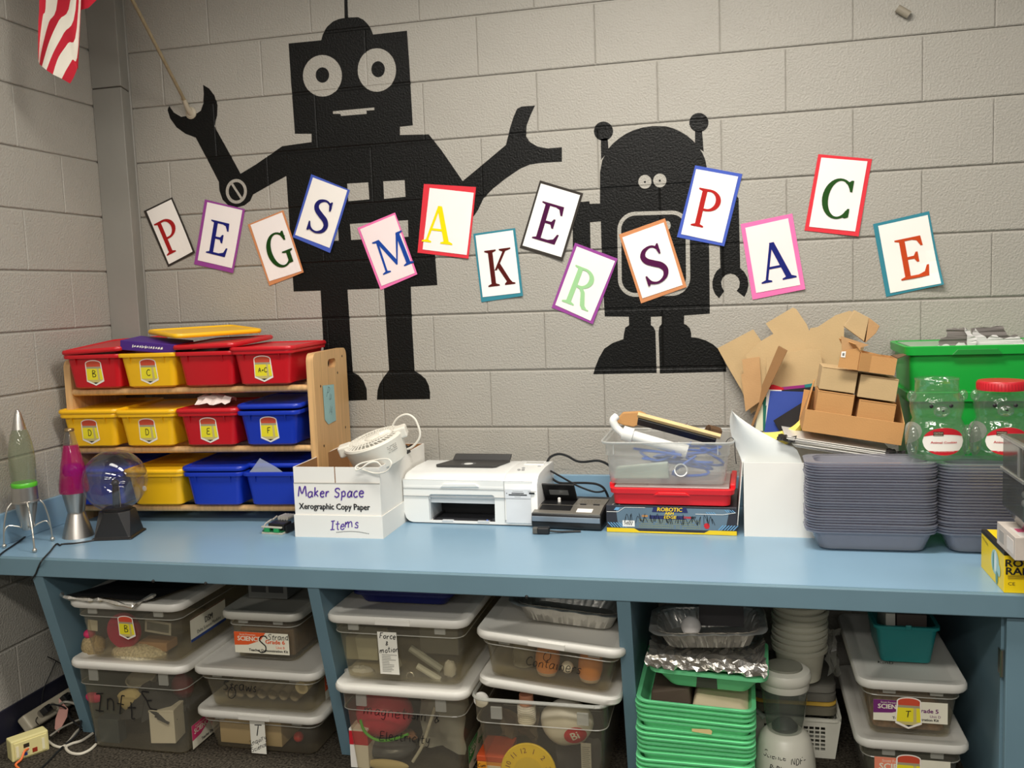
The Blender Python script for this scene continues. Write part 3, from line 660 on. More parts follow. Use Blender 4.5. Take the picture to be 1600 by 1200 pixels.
# taped note on the outer face of the right panel
RM = Matrix.Translation(RO) @ Matrix.Rotation(RA, 4, 'Z'); RMI = RM.inverted()
def on_panel(u, v, lx):
    nrm = RM.to_3x3() @ Vector((1, 0, 0)); p0 = RM @ Vector((lx, 0, 0)); d = ray(u, v)
    return RMI @ (CAM + d * ((p0 - CAM).dot(nrm) / d.dot(nrm)))
npx = [(504, 602.5), (521.5, 600.5), (525, 657), (513, 663), (507.5, 656)]
q = [on_panel(u, v, 0.9256) for u, v in npx]
note = part('taped_note', MB().add([tuple(p) for p in q] + [(p.x + .0004, p.y, p.z) for p in q], [(0, 1, 2, 3, 4), (9, 8, 7, 6, 5)]), mat('note_blue', (150, 190, 190), rough=.7), rack, 'pale blue-green taped paper note with pencil scribble')
nc = (q[0] + q[1] + q[2] + q[4]) / 4
hand('Pu', 0.036, .0008, mat('pencil', (70, 80, 90), rough=.8), note, (0.9264, nc.y, nc.z + .03), ux=(0, 1, -.25), uz=(0, .25, 1), slant=.3, wob=.1)
hand('14', 0.028, .0008, MATS['pencil'], note, (0.9264, nc.y + .006, nc.z - .03), ux=(0, 1, -.25), uz=(0, .25, 1), slant=.3, wob=.1)

# ------------------------------------------------------------------ tubs
TUBC = {'red': mat('tub_red', (198, 22, 34), rough=.33, var=.03), 'yellow': mat('tub_yellow', (246, 190, 24), rough=.33, var=.03), 'blue': mat('tub_blue', (18, 52, 178), rough=.33, var=.03)}
def tub_body_mb():
    mb = MB(); H = 0.118
    def R(w, y0, y1, z, r): return ring_at(-w / 2, w / 2, y0, y1, r, z)
    mb.loft([R(.150, .012, .262, 0, .012), R(.173, 0, .275, .006, .018), R(.198, -.012, .288, H - .014, .02), R(.218, -.022, .298, H - .013, .024), R(.221, -.0235, .2995, H - .006, .024), R(.218, -.022, .298, H, .024),
             R(.200, -.013, .289, H, .02), R(.195, -.010, .286, H - .006, .02), R(.170, .003, .272, .006, .018), R(.165, .006, .269, .003, .016)])
    for sx in (-.062, .062):
        mb.add([(sx - .002, -.011, H - .014), (sx + .002, -.011, H - .014), (sx + .002, -.020, H - .014), (sx - .002, -.020, H - .014), (sx, -.007, H - .042)], [(0, 1, 2, 3), (0, 4, 1), (1, 4, 2), (2, 4, 3), (3, 4, 0)])
    return mb
def lid_mb():
    def R(w, y0, y1, z, r): return ring_at(-w / 2, w / 2, y0, y1, r, z)
    return MB().loft([R(.222, -.024, .300, -.004, .024), R(.228, -.027, .303, 0, .026), R(.228, -.027, .303, .006, .026), R(.220, -.023, .299, .011, .022), R(.206, -.016, .292, .011, .018), R(.200, -.013, .289, .0075, .016)], cap0=True, cap1=True)
tub_me = tub_body_mb().mesh('tub_body', smooth=True); lid_me = lid_mb().mesh('tub_lid', smooth=True)
STK_W = mat('sticker_white', (244, 238, 228), rough=.5); STK_R = mat('sticker_red', (206, 78, 52), rough=.5); STK_Y = mat('sticker_yellow', (240, 226, 44), rough=.5); STK_G = mat('sticker_ferrule', (168, 160, 130), rough=.5); STK_T = mat('sticker_tan', (206, 190, 120), rough=.5)
def arch(w, zb, zt, rise, n=10):
    return [(-w, zb)] + [(w, zb)] + [(w * math.cos(PI * i / n), zt + rise * math.sin(PI * i / n)) for i in range(n + 1)]
def pencil_sticker(parent, M, text, tsize=.024, s=1.0):
    def flat(poly, y): return MB().add([(a * s, y, b * s) for a, b in poly], [tuple(range(len(poly)))]).xf(M)
    st = part('pencil_sticker', flat([(0, -.040), (.0285, -.027)] + [(.026, .028)] + [(.026 * math.cos(PI * i / 10), .028 + .010 * math.sin(PI * i / 10)) for i in range(11)] + [(-.0285, -.027)], -.0006), STK_W, parent)
    part('eraser_print', flat([(.023, .018), (.0235, .026)] + [(.0235 * math.cos(PI * i / 10), .027 + .0085 * math.sin(PI * i / 10)) for i in range(11)] + [(-.023, .018)], -.0010), STK_R, st)
    part('ferrule_print', flat([(-.0238, .012), (.0238, .012), (.0232, .018), (-.0232, .018)], -.0010), STK_G, st)
    part('pencil_print', flat([(-.026, -.022), (.026, -.022), (.0238, .012), (-.0238, .012)], -.0010), STK_Y, st)
    part('pencil_print', flat([(.010, -.022), (.017, -.022), (.016, .012), (.010, .012)], -.0012), STK_T, st)
    part('wood_print', flat([(0, -.034), (.026, -.022), (-.026, -.022)], -.0010), STK_T, st)
    part('lead_print', flat([(0, -.0345), (.010, -.0300), (-.008, -.0300)], -.0013), MARK, st)
    part('lettering', hand_mesh(text, tsize, .0011, slant=.08, wob=.03, seed=len(text) + ord(text[0])).xf(M @ Matrix.Translation((-.001, -.0016, -.006))), MARK, st)
    return st
DR = frame_mat((0, -.0062, .056), (1, 0, 0), (0, -.012, .104))
def tub(colour, s, row, label, letter=None, lid=(0, 0, 0), dy=0.0, sx=0.0, has_lid=True):
    zz = (1.098, .8955, .6905)[row]
    p = RM @ Vector((s, -.018 + dy, zz - CT))
    t = thing('storage_tub', label, 'tub', tuple(p), RA, 'tubs on the wooden shelf')
    link('tub_body', tub_me.copy(), TUBC[colour], t)
    if has_lid:
        l = link('lid', lid_me.copy(), TUBC[colour], t); l.location = (0, lid[3] if len(lid) > 3 else 0, .1185 + lid[0]); l.rotation_euler = (lid[1], lid[2], 0)
    if letter: pencil_sticker(t, Matrix.Translation((sx, 0, 0)) @ DR, letter, .021 if len(letter) < 2 else .0145, 1.14)
    return t
tub('red', .150, 0, 'red tub labelled B on the top tier, lid propped up and ajar', 'B', lid=(.010, .07, -.045))
tub('yellow', .351, 0, 'open yellow tub labelled C on the top tier, no lid on it', 'C', has_lid=False)
tub('red', .560, 0, 'red tub without a sticker on the top tier, lid raised a little', lid=(.014, .03, -.02))
tub('red', .760, 0, 'red tub labelled A+C at the right end of the top tier', 'A+C', sx=.0)
tub('yellow', .118, 1, 'yellow tub labelled D at the left end of the middle tier', 'D', lid=(.004, .01, 0), sx=-.002)
tub('yellow', .330, 1, 'yellow tub labelled D, second on the middle tier, beside the red tub', 'D')
tub('red', .553, 1, 'red tub labelled E on the middle tier under a crumpled white bag', 'E')
tub('blue', .768, 1, 'blue tub labelled F at the right end of the middle tier', 'F', lid=(.010, .012, 0, .012))
tub('blue', .125, 2, 'blue lidded tub on the bottom tier behind the plasma globe', lid=(.004, .01, 0))
ty = tub('yellow', .344, 2, 'yellow tub without a label on the bottom tier')
part('glue_residue', MB().ball((-.040, -.0105, .062), .008, 8, 5, (1, .25, 1.2)), PAPER, ty)
tub('blue', .559, 2, 'plain blue tub in the middle of the bottom tier, lid loose', lid=(.008, .012, 0, .004))
tub('blue', .772, 2, 'plain blue tub at the right end of the bottom tier, plastic film hanging out', lid=(.010, .02, 0, .05))

# loose things on the tubs
pb = RM @ Vector((.352, .02, 1.236 - CT))
t = thing('purple_box', 'flat purple cardboard box with white print lying in the open yellow tub', 'box'); t.matrix_world = Matrix.Translation(pb) @ Matrix.Rotation(RA + .05, 4, 'Z') @ Matrix.Rotation(.11, 4, 'Y') @ Matrix.Rotation(.06, 4, 'X')
part('carton', MB().box(-.098, .098, -.045, .09, -.015, .018), mat('purple_card', (72, 34, 128), rough=.45), t, bevel=.002)
rw = random.Random(8); mb = MB(); x = -.055
while x < .055:
    w = rw.uniform(.003, .009); h = rw.uniform(.003, .006); mb.add([(x, -.0456, -h + .002), (x + w, -.0456, -h * .6 + .002), (x + w, -.0456, h + .002), (x + w * .3, -.0456, h * .5 + .002)], [(0, 1, 2, 3)]); x += w + rw.uniform(.001, .003)
part('lettering', mb, PAPER, t)
t = thing('torn_flap', 'grey torn cardboard flap sticking out of the open yellow tub', 'flap'); t.location = RM @ Vector((.375, -.006, 1.218 - CT)); t.rotation_euler = (0, 0, RA)
part('card', MB().add([(-.035, 0, 0), (.05, .006, -.004), (.02, .002, .012), (-.028, 0, .018), (-.035, .003, 0), (.05, .009, -.004), (.02, .005, .012), (-.028, .003, .018)], [(0, 1, 2, 3), (7, 6, 5, 4), (0, 4, 5, 1), (1, 5, 6, 2), (2, 6, 7, 3), (3, 7, 4, 0)]), mat('grey_card', (150, 140, 130), rough=.8), t)
ll = solo('tub_lid', MB(), TUBC['yellow'], 'loose yellow tub lid resting on the purple box and red lid', 'lid', group=None)
ll.name = 'loose_lid'
ll.data = lid_me.copy(); ll.data.materials.append(TUBC['yellow'])
lc = RM @ Vector((.472, .155, 1.2735 - CT))
ll.matrix_world = Matrix.Translation(lc) @ Matrix.Rotation(.237, 4, 'Z') @ Matrix.Rotation(.05, 4, 'X') @ Matrix.Rotation(.045, 4, 'Y') @ Matrix.Rotation(-.785, 4, 'Z') @ Matrix.Translation((0, -.138, 0))
# crumpled bag on E
def crumple(nx, ny, fx, amp, seed, thick=0.0):
    r_ = random.Random(seed); g = []
    for j in range(ny + 1):
        for i in range(nx + 1):
            p = fx(i / nx, j / ny); g.append((p[0] + r_.uniform(-amp, amp), p[1] + r_.uniform(-amp, amp), p[2] + r_.uniform(-amp, amp)))
    fs = [(j * (nx + 1) + i, j * (nx + 1) + i + 1, (j + 1) * (nx + 1) + i + 1, (j + 1) * (nx + 1) + i) for j in range(ny) for i in range(nx)]
    mb = MB().add(g, fs)
    return mb
bp = RM @ Vector((.560, .05, 1.030 - CT))
solo('paper_bag', crumple(7, 6, lambda a, b: ((a - .5) * .12 - .02 * b, (b - .5) * .10, .006 + .030 * math.sin(PI * min(1, b * 1.1)) * (1 - .5 * abs(a - .45))), .006, 4), mat('tissue_white', (228, 214, 208), rough=.8), 'crumpled white paper bag lying on the red tub lid labelled E', 'bag', tuple(bp), RA)
fp = RM @ Vector((.760, -.028, .8065 - CT))
solo('plastic_film', MB().add([(-.072, -.006, -.002), (.060, -.004, -.006), (-.036, .012, .046), (.02, .006, .018), (-.062, .0, .010), (-.072, -.0055, -.002), (.060, -.0035, -.006), (-.036, .0125, .046), (.02, .0065, .018), (-.062, .0005, .010)], [(0, 1, 3, 2, 4), (9, 7, 8, 6, 5)]), clear_mat('film_plastic', (205, 215, 235), body=.38, rough=.25, haze=.95), 'clear plastic film sticking up from the right bottom blue tub', 'film', tuple(fp), RA)

# ================================================================== LAVA LAMPS, PLASMA GLOBE
lx, ly = -.552, -.700
t = thing('rocket_lava_lamp', 'rocket-shaped lava lamp with silver cone and thin wire legs', 'lamp', (lx, ly, CT))
def lz(v): return z_at(lx, ly, v) - CT
part('nose_cone', MB().lathe(prof(lx, ly, CT, [(10.2, 671), (9.6, 668), (7.5, 657), (5, 647), (2.8, 641), (.3, 639)]), 24), SILV, t, smooth=True)
LIQ = clear_mat('clear_liquid', (196, 205, 180), body=.16, rough=.04, haze=.45)
part('glass_bottle', MB().lathe(prof(lx, ly, CT, [(17, 759), (18.3, 745), (19, 725), (18.6, 708), (16.5, 692), (13.2, 678), (10.4, 671)]), 28), LIQ, t, smooth=True)
part('green_wax', MB().lathe(prof(lx, ly, CT, [(17.2, 762), (18.6, 759), (18.9, 755), (17.5, 753), (9, 752)]), 28), mat('wax_green', (90, 190, 50), rough=.3), t, smooth=True)
part('collar', MB().lathe(prof(lx, ly, CT, [(17.2, 783), (18.6, 782), (18.2, 760), (17, 759)]), 28), SILV, t, smooth=True)
part('ring', MB().lathe(prof(lx, ly, CT, [(17, 785), (20, 784), (20, 781.5), (17, 780.5)]), 28), SILV, t, smooth=True)
part('tail_cone', MB().lathe(prof(lx, ly, CT, [(7.5, 827), (9.5, 822), (14.5, 798), (16.6, 784)]), 28), SILV, t, smooth=True)
WIRE = mat('wire_silver', (196, 192, 182), rough=.3, metal=.85)
zr = lz(783); rr = 19.5 / ppm((lx, ly, CT + zr))
for (fu, fv) in ((6.5, 853), (54, 860), (82, 842)):
    f = on_z(fu, fv, CT + .007); dx, dy = f.x - lx, f.y - ly; L = math.hypot(dx, dy); dx, dy = dx / L, dy / L
    P = lambda r, z: (dx * r, dy * r, z)
    leg = part('leg', cable([P(rr, zr), P(rr + (L - rr) * .45, zr * .86), P(rr + (L - rr) * .85, zr * .5), P(L, .01)], .0026), WIRE, t)
    part('brace', cable([P(.018, .055), P(.03, .062), P(L * .8, .068), P(L * .97, .045)], .0022), WIRE, leg)
    part('foot', MB().ball((dx * L, dy * L, .007), .0072, 12, 8), WIRE, leg, smooth=True)
# magenta lava lamp
mx_, my_ = -.452, -.597
t = thing('lava_lamp', 'magenta lava lamp on a waisted silver base beside the plasma globe', 'lamp', (mx_, my_, CT))
part('base', MB().lathe(prof(mx_, my_, CT, [(23.5, 838), (23, 836), (18, 818), (13, 802), (12.3, 800), (13, 797), (18.8, 768)]), 32), SILV, t, smooth=True)
part('liquid_bottle', MB().lathe(prof(mx_, my_, CT, [(21.5, 768.5), (22.2, 764), (17.5, 728), (10.8, 695)]), 32), clear_mat('magenta_liquid', (196, 16, 116), body=.62, rough=.05, haze=.98), t, smooth=True)
part('purple_wax', MB().lathe(prof(mx_, my_, CT, [(2, 743), (13, 742), (15.5, 736), (14.5, 729), (11, 725), (2, 724)]), 24), mat('wax_purple', (78, 26, 150), rough=.3), t, smooth=True)
part('neck_glass', MB().lathe(prof(mx_, my_, CT, [(10.6, 694.5), (8.6, 684), (7.2, 677), (6.6, 673)]), 28), clear_mat('clear_glass', (225, 225, 222), body=.08, rough=.03, haze=.25), t, smooth=True)
part('cap', MB().lathe(prof(mx_, my_, CT, [(6.5, 674), (7.2, 673.5), (7.2, 671), (6.2, 669.5)]), 24), mat('cap_bronze', (150, 130, 100), rough=.3, metal=.8), t, smooth=True)
# plasma globe
gx, gy = -.313, -.575
t = thing('plasma_globe', 'clear glass plasma ball on a black faceted base', 'lamp', (gx, gy, CT))
zb = z_at(gx, gy, 796) - CT
def octo(r, k, z, rot=-.148): return [(r * math.cos(rot + PI / 4 * i + (k if i % 2 else -k)), r * math.sin(rot + PI / 4 * i + (k if i % 2 else -k)), z) for i in range(8)]
part('base', MB().loft([octo(.090, .36, 0), octo(.089, .36, .005), octo(.080, .35, .008), octo(.056, .03, zb)]), mat('globe_base', (30, 29, 30), rough=.45, var=.08), t, bevel=.0015)
part('collar', MB().lathe([(.046, zb - .002), (.046, zb + .004), (.038, zb + .010), (.03, zb + .010)], 28), BLK, t, smooth=True)
gzc = z_at(gx, gy, 750.5) - CT; gr = 48.3 / ppm((gx, gy, CT + gzc))
gp = []
for i in range(25):
    a = math.asin(max(-1, min(1, (zb + .006 - gzc) / gr))) ; b = a + (PI / 2 - a) * i / 24; gp.append((max(.0004, gr * math.cos(b)), gzc + gr * math.sin(b)))
part('glass_ball', MB().lathe(gp, 48), clear_mat('globe_glass', (225, 225, 228), body=.03, rough=.012, haze=.2, ior=1.75), t, smooth=True, autosmooth=80)
part('electrode', MB().lathe([(.013, zb), (.0125, zb + .05), (.009, z_at(gx, gy, 757) - CT)] + [(.0125 * math.cos(a), z_at(gx, gy, 755) - CT + .0125 * math.sin(a)) for a in [-1.0 + 2.55 * i / 8 for i in range(9)]], 20), mat('electrode_dark', (62, 60, 62), rough=.3, metal=.3), t, smooth=True)
part('electrode_wire', MB().tube([(.016, -.004, zb), (.016, -.004, zb + .075)], .0014, 6), WIRE, t)
# cords on the counter
CORD = mat('cord_black', (24, 26, 28), rough=.5, var=.05)
pts = [on_z(u, v, CT + .0035) for u, v in ((147, 844), (120, 848.5), (98, 850), (94, 852), (88, 850), (78, 862), (66, 875))] + [on_y(60, 886, YF - .004), on_y(55, 898, YF - .004), on_y(48, 906, YF - .002)]
tag(link('thin_cable', MB().tube(smoothpts(pts, 5), .0026, 6).mesh('thin_cable', smooth=True), CORD), 'thin black cord from the plasma globe running over the counter edge', 'cord')
pts = [on_z(u, v, CT + .0035) for u, v in ((-8, 874), (6, 862), (24, 850), (40, 838), (52, 828), (57, 820), (66, 815), (85, 811), (110, 806))]
tag(link('thin_cable', MB().tube(smoothpts(pts, 5), .0028, 6).mesh('thin_cable', smooth=True), CORD), 'black cord running behind the wire legs of the rocket lamp', 'cord')

# ================================================================== GADGET
gp0 = on_z(410, 834, CT); 
t = thing('circuit_gadget', 'small green and black circuit board gadget lying in front of the shelf', 'electronics', (gp0.x, gp0.y, CT), -.12); t.scale = (.80, .80, 1.1)
part('circuit_board', MB().box(0, .092, 0, .085, .006, .010), mat('pcb_green', (24, 96, 60), rough=.45), t)
part('base_tray', MB().box(-.002, .094, -.002, .12, 0, .006), mat('beige_plastic', (188, 184, 168), rough=.5), t, bevel=.001)
for x in (.012, .056): part('terminal_block', MB().box(x, x + .024, -.003, .008, .007, .019), mat('terminal_green', (30, 150, 80), rough=.4), t)
part('front_rail', MB().box(-.001, .093, -.004, .006, .019, .0235), MATS['beige_plastic'], t, bevel=.001)
part('black_module', MB().box(.02, .094, .014, .07, .010, .030), BLK, t, bevel=.002)
for i in range(4): part('cylinder_cell', MB().lathe([(.0065, 0), (.0065, .05)], 10, (.034 + .0125 * i, .018, .036), axis='y').xf(Matrix(((1, 0, 0, 0), (0, -1, 0, .088), (0, 0, 1, 0), (0, 0, 0, 1)))), mat('grey_cell', (176, 172, 164), rough=.4), t, smooth=True)
part('side_bracket', MB().box(.096, .104, .02, .115, .004, .024), BLK, t)
part('wire', cable([(.0, .01, .012), (-.006, .03, .022), (.008, .05, .032), (.004, .07, .03), (.02, .08, .04)], .003), MATS['grey_cell'], t)

# ================================================================== COPY PAPER BOX WITH FAN
CB = on_z(464, 838, CT); CB.y = -.531; crz = .012
t = thing('copy_paper_box', 'white copy paper carton with purple handwriting, open top, standing in its own lid', 'box', tuple(CB), crz)
W, D, H, LH = .290, .445, .224, .071
CARDW = mat('white_carton', (236, 233, 226), rough=.7, var=.02, vscale=4)
INK = mat('print_black', (24, 24, 26), rough=.6, var=0)
part('lid', MB().box(-.003, W + .003, -.003, D + .003, 0, .003).box(-.003, W + .003, -.003, 0, .003, LH).box(-.003, W + .003, D, D + .003, .003, LH).box(-.003, 0, 0, D, .003, LH).box(W, W + .003, 0, D, .003, LH), CARDW, t)
part('side_wall', MB().box(0.0005, .0035, .004, D - .004, .004, H), CARDW, t)
part('side_wall', MB().box(W - .0035, W - .0005, .004, D - .004, .004, H), CARDW, t)
part('back_wall_panel', MB().box(.0005, W - .0005, D - .0035, D - .0005, .004, H), CARDW, t)
part('front_wall_panel', MB().box(.0005, W - .0005, .0005, .0035, .004, .173), CARDW, t)
part('front_flap', MB().box(.001, .139, .0022, .005, .1735, H), CARDW, t); part('front_flap', MB().box(.143, W - .0008, .0022, .005, .1735, H), CARDW, t)
part('front_crease', MB().box(.001, W - .001, -.0002, .0008, .1715, .1745), mat('crease_grey', (176, 172, 164), rough=.8), t)
part('kraft_lining', MB().box(.0038, .0045, .005, D - .005, .005, H - .001).box(W - .0045, W - .0038, .005, D - .005, .005, H - .001).box(.0046, W - .0046, D - .0045, D - .0038, .005, H - .001).box(.0046, W - .0046, .0052, .0058, .005, H - .001).box(.0046, W - .0046, .006, D - .005, .004, .006), mat('kraft_brown', (150, 108, 66), rough=.85), t)
hand('Maker Space', .0300, .0021, PURP, t, (.126, -.0005, .142), uz=(-.03, 0, 1), ux=(1, 0, .01), slant=.12, wob=.07, seed=3)
lettering('Xerographic Copy Paper', .0270, INK, t, (.134, -.0005, .098), sx=.87, bold=.0009)
hand('Items', .028, .0018, PURP, t, (.166, -.0035, .042), ux=(1, 0, .10), uz=(-.1, 0, 1), slant=.22, wob=.09, seed=5)
mb = MB()
for i in range(22):
    a = i / 21; x = .138 + .105 * a; z = .0165 + .006 * math.sin(PI * a * .9) - .004 * a; mb.add([(x, -.0035, z), (x + .003, -.0035, z), (x + .0034, -.0035, z + .0022), (x, -.0035, z + .002)], [(0, 1, 2, 3)])
part('dashed_underline', mb, INK, t)

FM = Matrix.Translation(CB) @ Matrix.Rotation(crz, 4, 'Z')
fc = on_y(588, 700, CB.y + .13)
t = thing('desk_fan', 'round white desk fan lying tilted on top of the copy paper box', 'fan')
t.matrix_world = Matrix.Translation(fc) @ Matrix.Rotation(.2, 4, 'Z') @ Matrix.Rotation(-.29, 4, 'Y') @ Matrix.Rotation(.17, 4, 'X')
FANW = mat('fan_white', (226, 222, 210), rough=.4, var=.03)
part('drum', MB().lathe([(.082, -.050), (.088, -.046), (.097, .020), (.099, .028), (.096, .034), (.088, .035), (.086, .028), (.086, -.02), (.082, -.03)], 40), FANW, t, smooth=True)
part('fan_interior', MB().lathe([(.0855, -.018), (.0855, -.012)], 32), mat('fan_dark', (70, 68, 62), rough=.7), t)
mb = MB()
for i in range(34):
    a = 2 * PI * i / 34; b = a + .32
    mb.tube([(.024 * math.cos(a), .024 * math.sin(a), .036), (.055 * math.cos((a + b) / 2), .055 * math.sin((a + b) / 2), .038), (.089 * math.cos(b), .089 * math.sin(b), .033)], .0022, 5)
for r in (.045, .066): mb.tube([(r * math.cos(2 * PI * i / 40), r * math.sin(2 * PI * i / 40), .0375) for i in range(41)], .0017, 5)
part('grille', mb, FANW, t)['kind'] = 'stuff'
part('hub_cap', MB().lathe([(.026, .033), (.025, .040), (.018, .043), (.004, .044)], 24), FANW, t, smooth=True)
for x in (-.098, .090):
    part('pivot_block', MB().box(x - .018, x + .024, -.022, .022, .008, .044), FANW, t, bevel=.006, seg=3)
mb = MB(); r2 = random.Random(2)
for k in range(4):
    for i in range(14):
        a = -1.02 + .055 * i * .5 + (0 if k < 3 else .0); z = .012 - .006 * k
        if r2.random() < .3: continue
        r = .0992 - (.012 + .006 * k) * .1; mb.add([(r * math.cos(a), r * math.sin(a), z), (r * math.cos(a + .018), r * math.sin(a + .018), z), (r * math.cos(a + .018), r * math.sin(a + .018), z + .0022), (r * math.cos(a), r * math.sin(a), z + .0022)], [(0, 1, 2, 3)])
part('moulded_text', mb, mat('text_grey', (120, 118, 110), rough=.6), t)
CW = mat('cord_white', (232, 228, 216), rough=.45, var=.03)
yf = CB.y + .14
def zp6(l, y): return [on_y(440 + a / 3.81, 630 + b / 3.81, y) for a, b in l]
pts = zp6([(652, 300), (643, 225), (652, 160), (685, 95), (740, 67), (788, 88), (815, 140), (824, 185), (812, 222), (780, 258), (748, 274)], yf + .13)
tag(link('fan_cord', MB().tube(smoothpts(pts, 6), .0038, 8).mesh('fan_cord', smooth=True), CW), 'white cord looping up behind the desk fan', 'cord')
pa, pb_ = zp6([(680, 312), (750, 272)], yf + .135)
t = thing('power_adapter', 'black plug adapter on the white cord at the back of the box', 'plug'); d = (pb_ - pa).normalized()
t.matrix_world = frame_mat((pa + pb_) / 2, d, (0, 0, 1)); L = (pb_ - pa).length / 2
part('housing', MB().box(-L, L, -.012, .018, -.015, .015), BLK, t, bevel=.004, seg=3)
part('strain_relief', MB().tube([(L, .003, 0), (L + .02, .003, .004)], .005, 8), BLK, t)
yl = CB.y - .018
pts = zp6([(585, 378), (560, 352), (520, 356), (480, 385), (452, 395), (443, 378), (470, 360), (540, 345), (600, 334), (642, 336), (660, 358), (640, 395), (600, 414), (550, 420), (500, 408), (462, 392), (455, 380)], yl)
for i, p in enumerate(pts): p.y += .010 * math.cos(i * .9)
tag(link('fan_cord', MB().tube(smoothpts(pts, 6), .0026, 8).mesh('fan_cord', smooth=True), CW), 'white cord coil hanging over the front flap of the copy paper box', 'cord')
# dark card and item inside the box behind the fan
ip = FM @ Vector((.23, .30, .16))
t = thing('brown_card', 'brown cardboard flap standing inside the back of the copy paper box', 'cardboard', tuple(ip), crz)
part('sheet', MB().box(-.06, .055, 0, .003, -.15, .075), MATS['kraft_brown'], t)

# ================================================================== PRINTER
PR = Vector((.590, -.330, CT)); prz = -.03
t = thing('printer', 'white inkjet printer with dark top feeder and open front paper bay', 'printer', tuple(PR), prz)
PW, PD = .438, .25
PWH = mat('printer_white', (238, 239, 236), rough=.28, var=.01, spec=.5)
def fr(u, v, lx=None):
    """photo pixel on the printer's front plane -> local x, z"""
    n = Vector((-math.sin(prz), math.cos(prz), 0)); d = ray(u, v); p = CAM + d * ((PR - CAM).dot(n) / d.dot(n)) - PR
    return (p.x * math.cos(prz) + p.y * math.sin(prz), p.z)
def fz(l): return [fr(620 + a / 6.667, 700 + b / 6.667) for a, b in l]
out = [(0.03, 0.004), (PW - .004, .004), (PW, .01), (PW, .146), (0, .146), (0, .035), (.006, .018), (.016, .008)]
bay = fz([(345, 800), (1025, 812), (1018, 520), (1008, 500), (990, 492), (360, 482), (338, 490), (330, 510)])
bay = [(x, max(.011, z)) for x, z in bay]
part('body', plate(out, [bay], 0, PD, axis='y'), PWH, t, bevel=.003)
# scanner lid: rounded front profile
sp = [(0.0, .118)] + [(.0 + .05 - .05 * math.cos(a), .118 + .045 * math.sin(a)) for a in [PI / 2 * i / 8 for i in range(1, 9)]] + [(.12, .168), (PD - .012, .166), (PD, .155), (PD, .118)]
part('scanner_lid', MB().loft([[(x, y - (.0012), z) for y, z in sp] for x in (.0, .006)] + [[(x, y - .0012, z + .0005) for y, z in sp] for x in (.33, .345)], cap0=True), PWH, t, bevel=.002, smooth=True)
sp2 = [(y, z + .002) for y, z in sp]
part('control_column', MB().loft([[(x, y - .004, z if z > .13 else .02) for y, z in sp2] for x in (.347, .455)]), PWH, t, bevel=.004, seg=3, smooth=True)
(xa, za), (xb, zb_), = fz([(60, 397), (1090, 405)])
SEAM = mat('seam_grey', (168, 170, 170), rough=.6)
part('seam', MB().box(.001, .345, -.0018, -.0008, .116, .1172), SEAM, t)
part('seam', MB().box(.001, PW - .004, -.0046, -.0008, .0915, .0927), SEAM, t)
part('seam', MB().box(.3455, .3468, -.002, -.0005, .012, .146), SEAM, t)
l = fz([(460, 404), (490, 368), (825, 372), (860, 404)])
part('lid_handle', MB().prism(l, -.006, .004), PWH, t, bevel=.0015)
bx0, bx1, bz1 = min(p[0] for p in bay), max(p[0] for p in bay), max(p[1] for p in bay)
part('bay_visor', MB().box(bx0 + .003, bx1 - .002, .012, .06, bz1 - .032, bz1 - .001), mat('printer_grey', (206, 210, 212), rough=.35), t, bevel=.001)
part('bay_back', MB().box(bx0 + .002, bx1 - .002, .11, .115, .010, bz1 - .034), mat('bay_dark', (22, 22, 24), rough=.6), t)
part('bay_cheek', MB().box(bx0 + .001, bx0 + .004, .004, .11, .012, bz1 - .002), MATS['printer_grey'], t)
part('paper_tray', MB().box(bx0 + .010, bx1 - .003, .006, .11, .0085, .0125).box(bx0 + .010, bx0 + .016, .008, .11, .0125, .020).box(bx1 - .012, bx1 - .004, .008, .11, .0125, .020), mat('tray_dark', (52, 52, 55), rough=.35), t, bevel=.001)
part('tray_stop', MB().box(bx0 + .044, bx0 + .082, -.001, .01, .0065, .0135).box(bx0 + .165, bx0 + .205, -.001, .01, .0065, .0135), MATS['printer_grey'], t, bevel=.001)
part('blue_sticker', MB().box(bx1 - .032, bx1 - .026, .0055, .0065, .012, .017), mat('led_blue', (90, 120, 200), rough=.4), t)
(cx0, cz0), (cx1, cz1) = fz([(1120, 535), (1375, 412)])
part('card_panel', MB().box(.3495, PW - .003, -.0055, -.003, .091, .122), mat('panel_grey', (222, 225, 228), rough=.35), t, bevel=.0008)
for x0, x1, z0, z1 in ((.372, .412, .1075, .110), (.362, .422, .1015, .105), (.429, .447, .107, .112)):
    part('card_slot', MB().box(x0, x1, -.0062, -.005, z0, z1), BLK, t)
part('status_light', MB().box(.354, .357, -.0062, -.005, .107, .109), BLK, t)
part('printed_marks', MB().box(.375, .409, -.0061, -.0052, .1145, .1158).box(.426, .452, -.0061, -.0052, .1145, .1162).box(.381, .402, -.0061, -.0052, .0965, .098), SEAM, t)
part('lower_panel', MB().box(.352, PW - .004, -.0052, -.003, .012, .0895), MATS['panel_grey'], t)
scr = part('display_bezel', MB().box(.372, .440, .160, .20, .1655, .1718), PWH, t, bevel=.001)
part('display', MB().box(.376, .436, .166, .194, .1717, .1722), mat('display_grey', (205, 205, 200), rough=.2), scr)
for x, y in ((.386, .10), (.432, .13), (.378, .072), (.392, .072)): part('button', MB().lathe([(.0055, .1695), (.0055, .1712), (.004, .1718)], 12, (x, y, 0)), MATS['seam_grey'], t)
FT = mat('feeder_dark', (54, 53, 52), rough=.45, var=.06)
fd = part('feeder_tray', MB().prismz([(.098, .100), (.280, .100), (.292, .107), (.312, .205), (.309, .212), (.112, .212), (.078, .110), (.084, .101)], .168, .176), FT, t, bevel=.0015)
